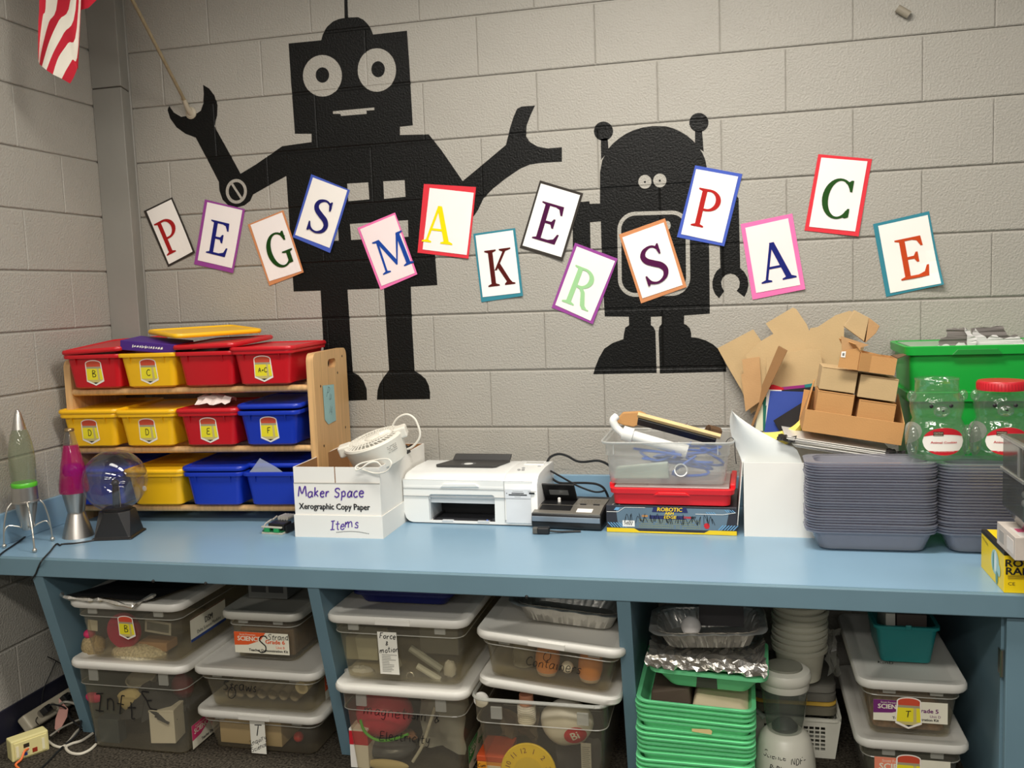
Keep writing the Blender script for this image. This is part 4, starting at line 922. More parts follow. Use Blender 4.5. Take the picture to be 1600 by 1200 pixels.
part('feeder_back', MB().loft([[(.106, .200, .174), (.312, .200, .174), (.312, .216, .174), (.106, .216, .174)], [(.114, .209, .194), (.316, .209, .194), (.316, .222, .194), (.114, .222, .194)]]), FT, fd, bevel=.002)
part('finger_hole', MB().lathe([(.026, .1762), (.024, .1766), (.018, .1766), (.016, .1762)], 24, (.188, .128, 0)), mat('hole_rim', (90, 90, 90), rough=.4), fd)
part('finger_hole', MB().lathe([(.0155, .1762), (.0005, .1765)], 24, (.188, .128, 0)), PWH, fd)
part('side_vent', MB().loft([[(PW + .0002, .02, .10), (PW + .0012, .03, .145), (PW + .0012, .16, .150), (PW + .0002, .24, .04)], [(PW + .0014, .022, .10), (PW + .0018, .031, .144), (PW + .0018, .158, .149), (PW + .0014, .236, .042)]]), SEAM, t)

# ================================================================== CASSETTE RECORDER
CR = on_z(831, 826, CT); qrz = math.atan2(-.017, .237)
t = thing('cassette_recorder', 'old black cassette recorder with grey top, lid standing open', 'recorder', tuple(CR), qrz)
GRT = mat('recorder_grey', (128, 124, 116), rough=.35, metal=.35, var=.05)
rw_, rd = .214, .19
pf = [(0, .004), (-.003, .018), (0, .050), (.065, .062), (rd, .066), (rd, .0)]
part('case', MB().loft([[(0.0, y, z) for y, z in pf], [(rw_ + .01, y, z) for y, z in pf]]), mat('recorder_black', (30, 30, 31), rough=.4), t, bevel=.004, seg=3, smooth=True)
sl = math.atan2(.012, .065)
def tp(y): return .050 + y * (.012 / .065) if y < .065 else .062 + (y - .065) * (.004 / .125)
def slope(x0, x1, y0, y1, h0, h1): return MB().loft([[(x0, y0, tp(y0) + h0), (x1, y0, tp(y0) + h0), (x1, y1, tp(y1) + h0), (x0, y1, tp(y1) + h0)], [(x0, y0, tp(y0) + h1), (x1, y0, tp(y0) + h1), (x1, y1, tp(y1) + h1), (x0, y1, tp(y1) + h1)]])
part('top_panel', slope(.004, rw_ + .006, .001, .064, -.001, .0035), GRT, t, bevel=.001)
part('top_panel', slope(.120, rw_ + .006, .0655, .15, -.001, .0035), GRT, t, bevel=.001)
part('front_strip', MB().box(.003, rw_ + .007, -.0052, .001, .026, .042), mat('strip_blue_grey', (140, 152, 164), rough=.3, metal=.4), t, bevel=.001)
part('key_recess', slope(.02, .122, .020, .058, .0032, .0042), BLK, t)
part('paper_label', slope(.142, .192, .012, .038, .0035, .0042), PAPER, t)
part('cassette_well', MB().box(.012, .118, .067, .15, .062, .0655), BLK, t)
cd = part('cassette_door', MB().box(0, .112, 0, .006, 0, .075).xf(frame_mat((.008, .128, .064), (1, 0, 0), (0, -.45, .62))), BLK, t, bevel=.002)
part('door_window', MB().box(.025, .088, -.0012, .0, .028, .05).xf(frame_mat((.008, .128, .064), (1, 0, 0), (0, -.45, .62))), mat('window_grey', (120, 120, 118), rough=.2), cd)
part('cassette_spindle', MB().lathe([(.005, .0), (.005, .012), (.003, .014)], 10, (.066, .10, .0655)), PAPER, t)
mb = MB(); r3 = random.Random(4)
for j in range(3):
    x = .135
    while x < .195: w = r3.uniform(.003, .010); mb.add([tuple(Vector((x, .08 + .02 * j, tp(.08 + .02 * j) + .0038))), (x + w, .08 + .02 * j, tp(.08 + .02 * j) + .0038), (x + w, .084 + .02 * j, tp(.084 + .02 * j) + .0038), (x, .084 + .02 * j, tp(.084 + .02 * j) + .0038)], [(0, 1, 2, 3)]); x += w + .004
part('panel_print', mb, mat('print_gold', (96, 84, 50), rough=.5), t)
for x in (.142, .185): part('slide_switch', MB().box(x, x + .02, .068, .074, tp(.07) + .003, tp(.07) + .007), BLK, t, bevel=.001)
def zr8(l, y): return [on_y(820 + a / 8, 700 + b / 8, y) for a, b in l]
c1 = smoothpts(zr8([(1045, 640), (1030, 580), (980, 495), (900, 452), (800, 438), (650, 435), (520, 440), (430, 432), (360, 395), (310, 340), (285, 285), (272, 220), (292, 150), (340, 100), (430, 74), (530, 98), (640, 158), (740, 173), (900, 157), (1000, 183), (1075, 238), (1110, 280)], -.12), 5)
tag(link('recorder_cord', MB().tube(c1, .0042, 7).mesh('recorder_cord', smooth=True), CORD), 'black power cord looping up the wall behind the cassette recorder', 'cord')
c2 = smoothpts(zr8([(246, 450), (240, 330), (241, 275), (256, 257), (300, 275), (430, 345), (580, 430), (700, 490), (860, 545), (960, 545), (1010, 520)], -.15), 5)
tag(link('adapter_cord', MB().tube(c2, .0034, 7).mesh('adapter_cord', smooth=True), CORD), 'stiff black cord rising beside the printer and crossing the recorder cord', 'cord')
pl = on_z(846, 834, CT); t = thing('mains_plug', 'black two-prong plug on its cord lying in front of the cassette recorder', 'plug', (pl.x, pl.y, CT), .05)
part('plug_body', MB().box(-.012, .026, -.013, .013, .001, .022), BLK, t, bevel=.004, seg=2)
part('plug_face', MB().box(-.026, -.010, -.011, .011, .002, .020), mat('plug_grey', (88, 86, 80), rough=.4), t, bevel=.002)
part('cord', cable([(.026, 0, .010), (.05, .004, .006), (.09, .016, .004), (.12, .02, .004)], .0035), CORD, t)

# ================================================================== ROBOT ARM KIT BOX, RED TRAY, CLEAR BIN
RB = on_z(948, 831, CT); rrz = math.atan2(-.009, .39)
t = thing('robot_kit_box', 'flat blue-grey robot arm kit box with yellow band under the red tray', 'box', tuple(RB), rrz)
BWD, BH_ = .391, .0855
SLATE = mat('box_slate', (98, 120, 136), rough=.35, var=.12, vscale=6); DKB = mat('box_dark', (44, 44, 52), rough=.35, var=.1, vscale=10)
part('carton', MB().box(0, BWD, 0, .27, 0, BH_), DKB, t, bevel=.0015)
part('front_art', MB().add([(.045, -.0004, .014), (.345, -.0004, .014), (.36, -.0004, .030), (.37, -.0004, BH_ - .006), (.03, -.0004, BH_ - .006), (.035, -.0004, .03)], [(0, 1, 2, 3, 4, 5)]), SLATE, t)
YB = mat('box_yellow', (240, 205, 30), rough=.4); BLS = mat('box_lightblue', (110, 165, 205), rough=.4); NAVY = mat('box_navy', (36, 42, 92), rough=.4)
part('yellow_band', MB().add([(.001, -.0008, .001), (BWD - .001, -.0008, .001), (BWD - .001, -.0008, .014), (.31, -.0008, .014), (.295, -.0008, .006), (.10, -.0008, .006), (.085, -.0008, .014), (.001, -.0008, .014)], [(0, 1, 4, 5), (5, 6, 7, 0), (1, 2, 3, 4)]), YB, t)
mb = MB()
for i in range(6):
    for x0, s in ((.003, 1), (.335, -1)):
        x = x0 + i * .0085; dx = -.014 * 1
        mb.add([(x + .014, -.0009, .016), (x + .018, -.0009, .016), (x + .004 + (0), -.0009, .031), (x, -.0009, .031)] if s > 0 else [(x, -.0009, .016), (x + .004, -.0009, .016), (x + .018, -.0009, .031), (x + .014, -.0009, .031)], [(0, 1, 2, 3)])
for i in range(4):
    for x0 in (.30, .355): mb.add([(x0 + i * .007 + .008, -.0009, .062 + (.008 if x0 > .33 else 0)), (x0 + i * .007 + .011, -.0009, .062 + (.008 if x0 > .33 else 0)), (x0 + i * .007 + .003, -.0009, .070 + (.008 if x0 > .33 else 0)), (x0 + i * .007, -.0009, .070 + (.008 if x0 > .33 else 0))], [(0, 1, 2, 3)])
mb.add([(.024, -.0009, .070), (.038, -.0009, .070), (.043, -.0009, .078), (.03, -.0009, .078)], [(0, 1, 2, 3)])
part('hazard_stripes', mb, BLS, t)
mb = MB()
for a, b in (((.002, .064), (.036, .064)), ((.036, .064), (.058, .079)), ((.058, .079), (.12, .079)), ((.27, .063), (.35, .063)), ((.35, .063), (.388, .070))):
    mb.tube([(a[0], -.001, a[1]), (b[0], -.001, b[1])], .0007, 4)
part('white_lines', mb, PAPER, t)
part('title_plate', MB().add([(.14, -.0009, .066), (.248, -.0009, .066), (.243, -.0009, .082), (.145, -.0009, .082)], [(0, 1, 2, 3)]).add([(.132, -.0009, .045), (.238, -.0009, .045), (.236, -.0009, .056), (.132, -.0009, .056)], [(0, 1, 2, 3)]), NAVY, t)
lettering('ROBOTIC', .0165, YB, t, (.193, -.0014, .0745), shear=.12, bold=.0006, sx=1.05)
lettering('ARM', .0118, YB, t, (.192, -.0014, .0625), shear=.12, bold=.0005, sx=1.1)
lettering('EDGE', .0125, YB, t, (.194, -.0014, .0510), shear=.12, bold=.0005, sx=1.2)
lettering('OWI', .010, mat('print_red', (200, 30, 40), rough=.5), t, (.246, -.0014, .051), bold=.0006)
lettering('KIT', .010, INK, t, (.264, -.0014, .051), bold=.0006)
lettering('OWI', .0085, mat('print_orange', (226, 150, 40), rough=.5), t, (.118, -.0014, .053), bold=.0004)
part('red_logo', MB().lathe([(.0005, 0), (.0085, .0002)], 14, (.303, -.0012, .028), axis='y').box(.299, .308, -.0015, -.0010, .019, .028), MATS['print_red'], t)
part('white_label', MB().box(.050, .087, -.0012, -.0006, .019, .038), PAPER, t)
hand('HNV', .011, .0007, INK, t, (.0685, -.0016, .0285), slant=.2)
mb = MB()
for j in range(5):
    for i in range(30):
        if random.random() < .85: x = .10 + i * .0062; mb.add([(x, -.0009, .018 + .0058 * j), (x + .005, -.0009, .018 + .0058 * j), (x + .005, -.0009, .0196 + .0058 * j), (x, -.0009, .0196 + .0058 * j)], [(0, 1, 2, 3)])
part('small_print', mb, mat('print_olive', (150, 152, 96), rough=.5), t)
mb = MB(); rs = random.Random(12)
for k in range(7):
    x = .055 + k * .04; pts = []
    for i in range(9): pts.append((x + .03 * i / 8 + rs.uniform(-.006, .006), -.0012, .04 + (.022 if i % 2 else -.012) * rs.uniform(.3, 1.0)))
    mb.tube(smoothpts(pts, 4), .0006, 4)
part('handwriting', mb, MARK, t)
mb = MB()
for x in (.02, .04): mb.tube([(x, .0005, BH_ + .0004), (x + .035, .16, BH_ + .0004)], .0007, 4)
part('top_lines', mb, PAPER, t)

TR = Vector((RB.x, RB.y, 0)) + Vector((.012, -.004, CT + BH_ + .0012))
t = thing('red_tray', 'shallow red plastic tray with clear lid between kit box and clear bin', 'tray', tuple(TR), rrz)
REDT = mat('tray_red', (222, 26, 36), rough=.35, var=.03)
def R(x0, x1, y0, y1, r, z): return ring_at(x0, x1, y0, y1, r, z)
part('tray_body', MB().loft([R(.022, .350, .010, .235, .015, 0), R(.012, .360, .002, .243, .02, .004), R(.010, .362, .000, .245, .02, .036), R(.002, .372, -.008, .252, .024, .038), R(0, .374, -.010, .254, .025, .052), R(.004, .370, -.006, .250, .023, .054), R(.012, .362, .004, .242, .018, .054), R(.018, .355, .008, .238, .018, .008)]), REDT, t, smooth=True)
part('rim_notch', MB().prism([(.135, .034), (.245, .034), (.232, .044), (.150, .044)], -.0125, -.008), REDT, t, bevel=.002)
part('handle', MB().box(-.002, .014, .02, .23, .050, .066), REDT, t, bevel=.003); part('handle', MB().box(.360, .376, .02, .23, .050, .066), REDT, t, bevel=.003)
part('clear_lid', MB().box(.016, .358, -.002, .246, .055, .060), clear_mat('lid_clear', (226, 220, 215), body=.45, rough=.2, haze=.8), t, bevel=.002)

CBN = TR + Vector((-.010, .008, .0625))
t = thing('clear_bin', 'open clear plastic bin of pipes, board and blue cables on top of the red tray', 'bin', tuple(CBN), rrz + .01)
FROST = clear_mat('bin_frost', (225, 226, 222), body=.34, rough=.22, haze=.45, bump=.15, bscale=25)
part('bin_shell', MB().loft([R(.012, .352, .006, .232, .02, .002), R(.008, .356, .002, .236, .025, .008), R(.002, .366, -.004, .244, .03, .088), R(-.002, .370, -.008, .248, .03, .090), R(-.003, .372, -.009, .250, .03, .124), R(-.012, .382, -.018, .258, .035, .125), R(-.014, .384, -.020, .260, .036, .130), R(-.012, .382, -.018, .258, .035, .134)], cap0=True, cap1=False), FROST, t, smooth=True)
part('rim', MB().tube([(a, b, .1315) for a, b in rrect(-.013, .383, -.019, .259, .036, 4)] + [(.383 - .036, -.019, .1315)], .0028, 6), clear_mat('rim_frost', (232, 233, 230), body=.55, rough=.25), t)
for x in (.025, .335): part('rib', MB().box(x, x + .003, -.0135, -.009, .095, .125), MATS['rim_frost'], t)
bM = Matrix.Translation(CBN) @ Matrix.Rotation(rrz, 4, 'Z')
def zp7(l, y): return [on_y(800 + a / 4, 630 + b / 4, y) for a, b in l]
yb = CBN.y
a, b = zp7([(712, 190), (1085, 300)], yb + .055); d = (b - a).normalized()
t = thing('white_pipe', 'white plastic pipe with a wider coupling sticking out of the clear bin', 'pipe'); t.matrix_world = Matrix.Translation(a) @ d.to_track_quat('Z', 'Y').to_matrix().to_4x4()
L = (b - a).length
part('tube', MB().lathe([(.0165, 0), (.0165, L - .03), (.0215, L - .028), (.0215, L + .005), (.018, L + .005), (.014, L - .02)], 24), mat('pvc_white', (236, 236, 232), rough=.35), t, smooth=True)
part('coupling', MB().lathe([(.015, -.01), (.0225, -.01), (.0225, .022), (.0165, .024)], 24), MATS['pvc_white'], t, smooth=True)
a, b = zp7([(632, 108), (672, 172)], yb + .12); d = (b - a).normalized()
solo('pipe_elbow', MB().tube(smoothpts([a + Vector((.01, .01, .012)), a, (a + b) / 2 + Vector((-.002, 0, -.004)), b, b + Vector((.03, 0, -.03))], 5), .0125, 14), MATS['pvc_white'], 'white pipe elbow at the left corner of the clear bin', 'pipe', smooth=True)
# wooden board with black face
tl, tr_, br_ = zp7([(782, 84), (1300, 222), (1300, 222)], yb + .10)
t = thing('wooden_board', 'pale wooden board with a black face lying across the clear bin', 'board')
ux = (tr_ - tl).normalized(); t.matrix_world = frame_mat(tl, ux, Vector((0, -.75, .75)))
Lb = (tr_ - tl).length
part('board', MB().box(0, Lb, 0, .012, -.004, .010), mat('pine', (226, 196, 140), rough=.6, var=.1, vscale=14), t, bevel=.001)
part('black_face', MB().box(.004, Lb - .01, -.006, .012, -.036, -.004), mat('face_black', (34, 34, 36), rough=.5), t, bevel=.002)
q = zp7([(640, 118), (692, 60), (800, 54), (838, 70), (815, 128), (760, 150), (700, 140)], yb + .17)
c = sum(q, Vector()) / len(q)
solo('brown_paper', MB().add([p - c for p in q] + [p - c + Vector((.0, .014, .002)) for p in q], [tuple(range(7)), tuple(reversed(range(7, 14)))] + [(i, i + 7, (i + 1) % 7 + 7, (i + 1) % 7) for i in range(7)]), KRAFT3, 'folded brown paper behind the white pipe in the clear bin', 'paper', tuple(c), bevel=.003)
a, b = zp7([(1225, 165), (1300, 195)], yb + .17)
t = thing('cardboard_roll', 'short crushed brown cardboard roll at the right end of the clear bin', 'tube'); d = (b - a + Vector((0, .03, 0))).normalized()
t.matrix_world = Matrix.Translation(a) @ d.to_track_quat('Z', 'Y').to_matrix().to_4x4()
part('roll', MB().lathe([(.0165, 0), (.017, .04), (.0155, .045), (.0145, .04), (.014, 0)], 9), mat('roll_brown', (104, 78, 54), rough=.85, bump=.4), t)
ip = bM @ Vector((.222, .075, .03))
solo('pipe_offcut', MB().lathe([(.020, 0), (.020, .075), (.0165, .075), (.0165, 0)], 24, cap0=False, cap1=False).add([], []), MATS['pvc_white'], 'short white pipe offcut lying in the bottom of the clear bin', 'pipe', tuple(ip), tilt=(1.35, 0.2, 0), smooth=True)
solo('ruler_case', MB().loft([[(0, 0, 0), (.17, 0, .004), (.17, .03, .004), (0, .03, 0)], [(.01, 0, .035), (.165, 0, .052), (.165, .03, .052), (.01, .03, .035)]]), mat('pale_green_plastic', (196, 206, 190), rough=.4, var=.15, vscale=12), 'long pale case lying along the bottom of the clear bin', 'case', tuple(bM @ Vector((.02, .02, .012))), rrz, bevel=.003)
mb = MB(); rb = random.Random(6)
for k in range(6):
    x = rb.uniform(.17, .25); pts = [(x + rb.uniform(-.12, .1), rb.uniform(.03, .19), .02 + rb.uniform(0, .08)) for i in range(7)]
    mb.tube(smoothpts(pts, 6), .0042, 6)
solo('blue_cable', mb, mat('cable_blue', (40, 96, 190), rough=.45), 'tangle of blue cable inside the clear bin', 'cable', tuple(bM @ Vector((.02, 0, .004))), rrz)
pts = zp7([(985, 118), (1020, 128), (1060, 134), (1085, 132), (1098, 122)], yb + .12)
tag(link('thin_wire', MB().tube(smoothpts(pts, 5), .0009, 5).mesh('thin_wire'), mat('wire_maroon', (90, 40, 60), rough=.5)), 'thin reddish wire curling above the wooden board', 'wire')
pts = zp7([(1335, 250), (1350, 225), (1375, 216), (1390, 240), (1394, 290), (1396, 330), (1402, 380)], yb + .03)
tag(link('thin_wire', MB().tube(smoothpts(pts, 5), .0012, 5).mesh('thin_wire'), CORD), 'thin black wire hanging down beside the right corner of the clear bin', 'wire')

# ================================================================== WHITE CARTON, POSTER BOARD, COLOURED PAPER
def zp1(l, y): return [on_y(1100 + a / 4.615, 460 + b / 4.615, y) for a, b in l]
def zp3(l, y): return [on_y(1130 + a / 4.324, 640 + b / 4.324, y) for a, b in l]
WB = on_z(1163, 838, CT)
t = thing('white_carton', 'plain tall white carton standing open beside the red tray stack', 'box', (WB.x, WB.y, CT), .0)
WW, WD, WH = .42, .30, .222
part('carton_wall', MB().box(0, WW, 0, .003, 0, WH), CARDW, t); part('carton_wall', MB().box(0, WW, WD - .003, WD, 0, WH), CARDW, t)
part('carton_wall', MB().box(0, .003, .0032, WD - .0032, 0, WH), CARDW, t); part('carton_wall', MB().box(WW - .003, WW, .0032, WD - .0032, 0, WH), CARDW, t)
part('carton_bottom', MB().box(.0035, WW - .0035, .0035, WD - .0035, .001, .004), CARDW, t)
part('side_flap', MB().loft([[(-.001, .004, WH), (-.001, WD - .004, WH), (-.0035, WD - .004, WH), (-.0035, .004, WH)], [(-.018, .01, .03), (-.018, WD - .02, .03), (-.0205, WD - .02, .03), (-.0205, .01, .03)]]), CARDW, t)
# curved white poster board
yw = WB.y + .034
L = zp3([(62, 12), (47, 60), (44, 110), (55, 180), (80, 250), (108, 310), (125, 360), (128, 440)], yw)
Rr = zp3([(62, 12), (110, 52), (170, 95), (240, 140), (330, 190), (420, 235), (500, 275), (560, 440)], yw)
L = smoothpts(L, 3); Rr = smoothpts(Rr, 3); n = len(L); m = 10; g = []
for i in range(n):
    for j in range(m + 1):
        a = j / m; p = L[i] * (1 - a) + Rr[i] * a; p = p.copy(); p.y += .055 * (1 - a) ** 2 * (1 - i / n) - .014 * math.sin(PI * a) ; g.append(p)
c0 = sum(g, Vector()) / len(g); k = len(g)
fs = [(i * (m + 1) + j, i * (m + 1) + j + 1, (i + 1) * (m + 1) + j + 1, (i + 1) * (m + 1) + j) for i in range(n - 1) for j in range(m)]
solo('poster_board', MB().add([p - c0 for p in g], fs), mat('poster_white', (226, 230, 228), rough=.5, var=.01), 'curled white poster board rising to a point out of the white carton', 'paper', tuple(c0), smooth=True)
# construction paper stack leaning on the wall (each sheet a thing)
def sheet(name, px, y, colour, label, cat='paper', th=.0012, ybot=None, grp=None, m=None):
    q = [Vector(p) for p in zp1(px, y)]; zmin = min(p.z for p in q); zmax = max(p.z for p in q)
    if ybot is not None:
        for i, (a, b) in enumerate(px):
            f_ = (zmax - q[i].z) / (zmax - zmin); q[i] = on_y(1100 + a / 4.615, 460 + b / 4.615, y * (1 - f_) + ybot * f_)
    c = sum(q, Vector()) / len(q); n_ = len(q)
    mb = MB(); vs = [p - c for p in q]; vs2 = [p - c + Vector((0, th, 0)) for p in q]
    tri = tessellate_polygon([[Vector((p.x, p.z, 0)) for p in vs]])
    mb.add(vs + vs2, [tuple(t_) for t_ in tri] + [tuple(reversed([i + n_ for i in t_])) for t_ in tri] + [(i, i + n_, (i + 1) % n_ + n_, (i + 1) % n_) for i in range(n_)])
    return solo(name, mb, m or mat('paper_%d_%d_%d' % colour, colour, rough=.85, var=.04, vscale=12), label, cat, tuple(c), group=grp)
G = 'construction paper sheets behind the carton'
yS = -.155
sheet('paper_sheet', [(470, 655), (500, 650), (575, 675), (560, 960), (450, 960)], yS + .018, (200, 30, 45), 'red paper sheet showing a corner behind the blue sheet', ybot=yS + .004, grp=G)
sheet('paper_sheet', [(560, 668), (725, 652), (730, 960), (555, 960)], yS + .022, (150, 40, 120), 'magenta paper sheet showing a strip above the black sheet', ybot=yS + .008, grp=G)
sheet('paper_sheet', [(700, 655), (790, 640), (800, 960), (700, 960)], yS + .026, (40, 130, 130), 'teal paper sheet showing a corner beside the tray of boxes', ybot=yS + .012, grp=G)
sheet('paper_sheet', [(560, 690), (800, 665), (800, 990), (560, 990)], yS + .012, (34, 32, 38), 'large black paper sheet behind the blue sheet', ybot=yS, grp=G)
sheet('paper_sheet', [(455, 735), (440, 985), (400, 985), (425, 745)], yS + .006, (32, 110, 92), 'dark green paper sheet left of the blue sheet', ybot=yS - .006, grp=G)
sheet('paper_sheet', [(425, 790), (425, 985), (368, 985), (395, 800)], yS + .001, (216, 216, 190), 'cream paper sheet left of the dark green sheet', ybot=yS - .010, grp=G)
sheet('paper_sheet', [(455, 685), (560, 690), (560, 990), (430, 990)], yS + .007, (236, 232, 226), 'white paper sheet peeking out behind the blue sheet', ybot=yS - .004, grp=G)
sheet('paper_sheet', [(478, 695), (785, 705), (785, 995), (435, 995)], yS, (52, 76, 160), 'large blue paper sheet leaning behind the tray of boxes', ybot=yS - .012, grp=G)
sheet('paper_sheet', [(500, 910), (755, 750), (790, 860), (700, 960), (640, 1010), (560, 1010)], yS - .014, (36, 34, 36), 'black paper sheet lying slanted in front of the blue sheet', ybot=yS - .022, grp=G)
sheet('paper_sheet', [(660, 960), (720, 880), (720, 1000), (640, 1010)], yS - .026, (60, 44, 130), 'violet paper sheet corner beside the tray of boxes', ybot=yS - .03, grp=G)
# yellow curled sheet
A_ = smoothpts(zp1([(388, 990), (440, 995), (510, 992), (580, 980), (640, 950), (690, 905), (722, 865)], yS - .06), 4)
B_ = smoothpts(zp1([(440, 1045), (480, 1048), (530, 1044), (590, 1022), (650, 985), (700, 930), (724, 885)], yS - .075), 4)
n = len(A_); c0 = sum(A_, Vector()) / n
solo('paper_sheet', MB().add([p - c0 for p in A_] + [p - c0 for p in B_] + [p - c0 + Vector((0, .02, -.03)) for p in B_], [(i, i + 1, n + i + 1, n + i) for i in range(n - 1)] + [(n + i, n + i + 1, 2 * n + i + 1, 2 * n + i) for i in range(n - 1)]), mat('paper_yellow', (240, 222, 110), rough=.8), 'curled yellow paper sheet bending below the blue sheet', 'paper', tuple(c0), group=G, smooth=True)

# ------------------------------------------------------------------ cardboard pieces leaning on the wall
GC = 'cardboard pieces leaning on the wall'
sheet('cardboard_piece', [(98, 388), (355, 252), (412, 335), (440, 355), (500, 420), (500, 760), (340, 860), (270, 690), (165, 510)], -.030, (190, 156, 110), 'tan flattened cardboard with square tab, leftmost against the wall', 'cardboard', th=.004, ybot=-.05, grp=GC, m=KRAFT2)
sheet('cardboard_piece', [(405, 340), (500, 285), (445, 210), (640, 95), (665, 105), (740, 215), (760, 265), (765, 245), (820, 235), (950, 150), (1050, 118), (1085, 130), (1010, 240), (1010, 620), (860, 780), (430, 780), (300, 440)], -.052, (190, 156, 110), 'large cut cardboard sheet with notched wavy top edge against the wall', 'cardboard', th=.004, ybot=-.085, grp=GC, m=KRAFT2)
sheet('cardboard_piece', [(275, 468), (400, 450), (420, 760), (300, 845), (268, 580), (285, 570)], -.075, (190, 156, 110), 'narrow cardboard piece with folded edge below the square tab', 'cardboard', th=.004, ybot=-.10, grp=GC, m=KRAFT)
sheet('cardboard_piece', [(450, 455), (600, 420), (760, 395), (835, 400), (855, 500), (830, 640), (790, 760), (500, 800), (450, 700)], -.095, (190, 156, 110), 'plain cardboard sheet standing right behind the coloured paper', 'cardboard', th=.004, ybot=-.12, grp=GC, m=KRAFT2)
# long strip
q = zp1([(535, 375), (598, 410), (430, 760), (350, 960), (335, 955), (395, 790), (420, 650)], -.17); c = sum(q, Vector()) / 7
solo('cardboard_strip', MB().add([p - c for p in q] + [p - c + Vector((.004, .035, 0)) for p in q], [tuple(range(7)), tuple(reversed(range(7, 14)))] + [(i, i + 7, (i + 1) % 7 + 7, (i + 1) % 7) for i in range(7)]), mat('kraft_strip', (150, 112, 72), rough=.85, bump=.15, bscale=200), 'narrow folded brown cardboard strip leaning in front of the cardboard sheets', 'cardboard', tuple(c))

# ------------------------------------------------------------------ silver foil sheets
ROLL = math.radians(9)
q0 = on_y(1236, 676, -.36)
GF = 'foil sheets stacked under the cardboard tray'
FOIL = mat('foil_sheet', (236, 234, 228), rough=.35, metal=.15, var=.05)
for k in range(8):
    o = solo('foil_sheet', MB().box(0, .30 - .012 * k * .3, 0, .22, 0, .0016), FOIL, 'thin silver sheet, %s from the top of the slanted pile below the cardboard tray' % ('first', 'second', 'third', 'fourth', 'fifth', 'sixth', 'seventh', 'eighth')[k], 'sheet', group=GF)
    o.matrix_world = Matrix.Translation(q0 + Vector((.004 * k - .018, -.012 - .004 * ((k * 3) % 4), -.010 - .0042 * k))) @ Matrix.Rotation(.02 * math.sin(k * 2.1), 4, 'Z') @ Matrix.Rotation(ROLL + .008 * math.sin(k), 4, 'Y')
for u, v, lab in ((1232, 683, 'crumpled black paper strip at the left end of the foil sheets'), (1402, 706, 'small black clip at the right end of the foil sheets')):
    p = on_y(u, v, -.375)
    solo('black_scrap', crumple(6, 3, lambda a, b: ((a - .5) * .050, (b - .5) * .03, .006 * math.sin(7 * a) * .5 + .005 * b), .003, 3), mat('scrap_black', (24, 22, 22), rough=.6), lab, 'scrap', tuple(p + Vector((-.006, .0, -.006))), tilt=(.4, .2, 0))

# ------------------------------------------------------------------ cardboard tray with small boxes
T0 = on_y(1253.4, 673.0, -.375)
TM = Matrix.Translation(T0) @ Matrix.Rotation(-.02, 4, 'Z') @ Matrix.Rotation(ROLL, 4, 'Y')
t = thing('cardboard_tray', 'open brown cardboard tray tilted to the right, filled with small boxes', 'box'); t.matrix_world = TM
TW, TH, TD = .272, .064, .20
def trayside(nm, mb): part(nm, mb, KRAFT3, t, bevel=.0008)
trayside('front_panel', MB().box(0, TW, 0, .003, 0, TH)); trayside('back_panel', MB().box(0, TW, TD - .003, TD, 0, .10))
trayside('side_panel', MB().loft([[(0, .003, 0), (.003, .003, 0), (.003, TD - .003, 0), (0, TD - .003, 0)], [(0, .003, TH), (.003, .003, TH), (.028, TD - .003, .135), (.024, TD - .003, .135)]]))
trayside('side_panel', MB().loft([[(TW - .003, .003, 0), (TW, .003, 0), (TW, TD - .003, 0), (TW - .003, TD - .003, 0)], [(TW - .003, .003, TH), (TW, .003, TH), (TW, TD - .003, .128), (TW - .003, TD - .003, .128)]]))
trayside('bottom_panel', MB().box(.003, TW - .003, .003, TD - .003, 0, .003))
GB = 'small boxes in the cardboard tray'
def pb_local(px):
    """front-plane pixel -> tray local x, z (plane 0.02 behind the tray front)"""
    n = TM.to_3x3() @ Vector((0, 1, 0)); p0 = TM @ Vector((0, .022, 0)); d = ray(1100 + px[0] / 4.615, 460 + px[1] / 4.615)
    return TM.inverted() @ (CAM + d * ((p0 - CAM).dot(n) / d.dot(n)))
for px, lab, m_, dep in (([(800, 850), (1060, 895), (835, 690)], 'small brown box, lower left of the four in the cardboard tray', KRAFT3, .13), ([(1098, 905), (1362, 950), (1120, 755)], 'small brown box, lower right of the four in the cardboard tray', KRAFT3, .13),
                    ([(828, 680), (1085, 720), (850, 515)], 'small tan box, upper left of the four in the cardboard tray', KRAFT2, .12), ([(1105, 738), (1380, 772), (1130, 575)], 'small tan box, upper right of the four in the cardboard tray', KRAFT2, .12)):
    a, b, c = [pb_local(p) for p in px]; w = b.x - a.x; h = c.z - a.z; low = m_ is KRAFT3
    tt = thing('small_box', lab, 'box', group=GB); z0 = max(.0045, a.z) if low else a.z
    if low: h = h + 0.0
    tt.matrix_world = TM @ Matrix.Translation((max(a.x, .006), .022, z0))
    w = min(w, TW - .006 - max(a.x, .006)); h = (a.z + h) - z0
    part('carton', MB().box(0, w, 0, dep, 0, h - .0008), m_, tt, bevel=.0012)
    part('flap_seam', MB().box(.002, w - .002, -.0004, .0004, h - .004, h - .003), mat('seam_brown', (120, 88, 54), rough=.9), tt)
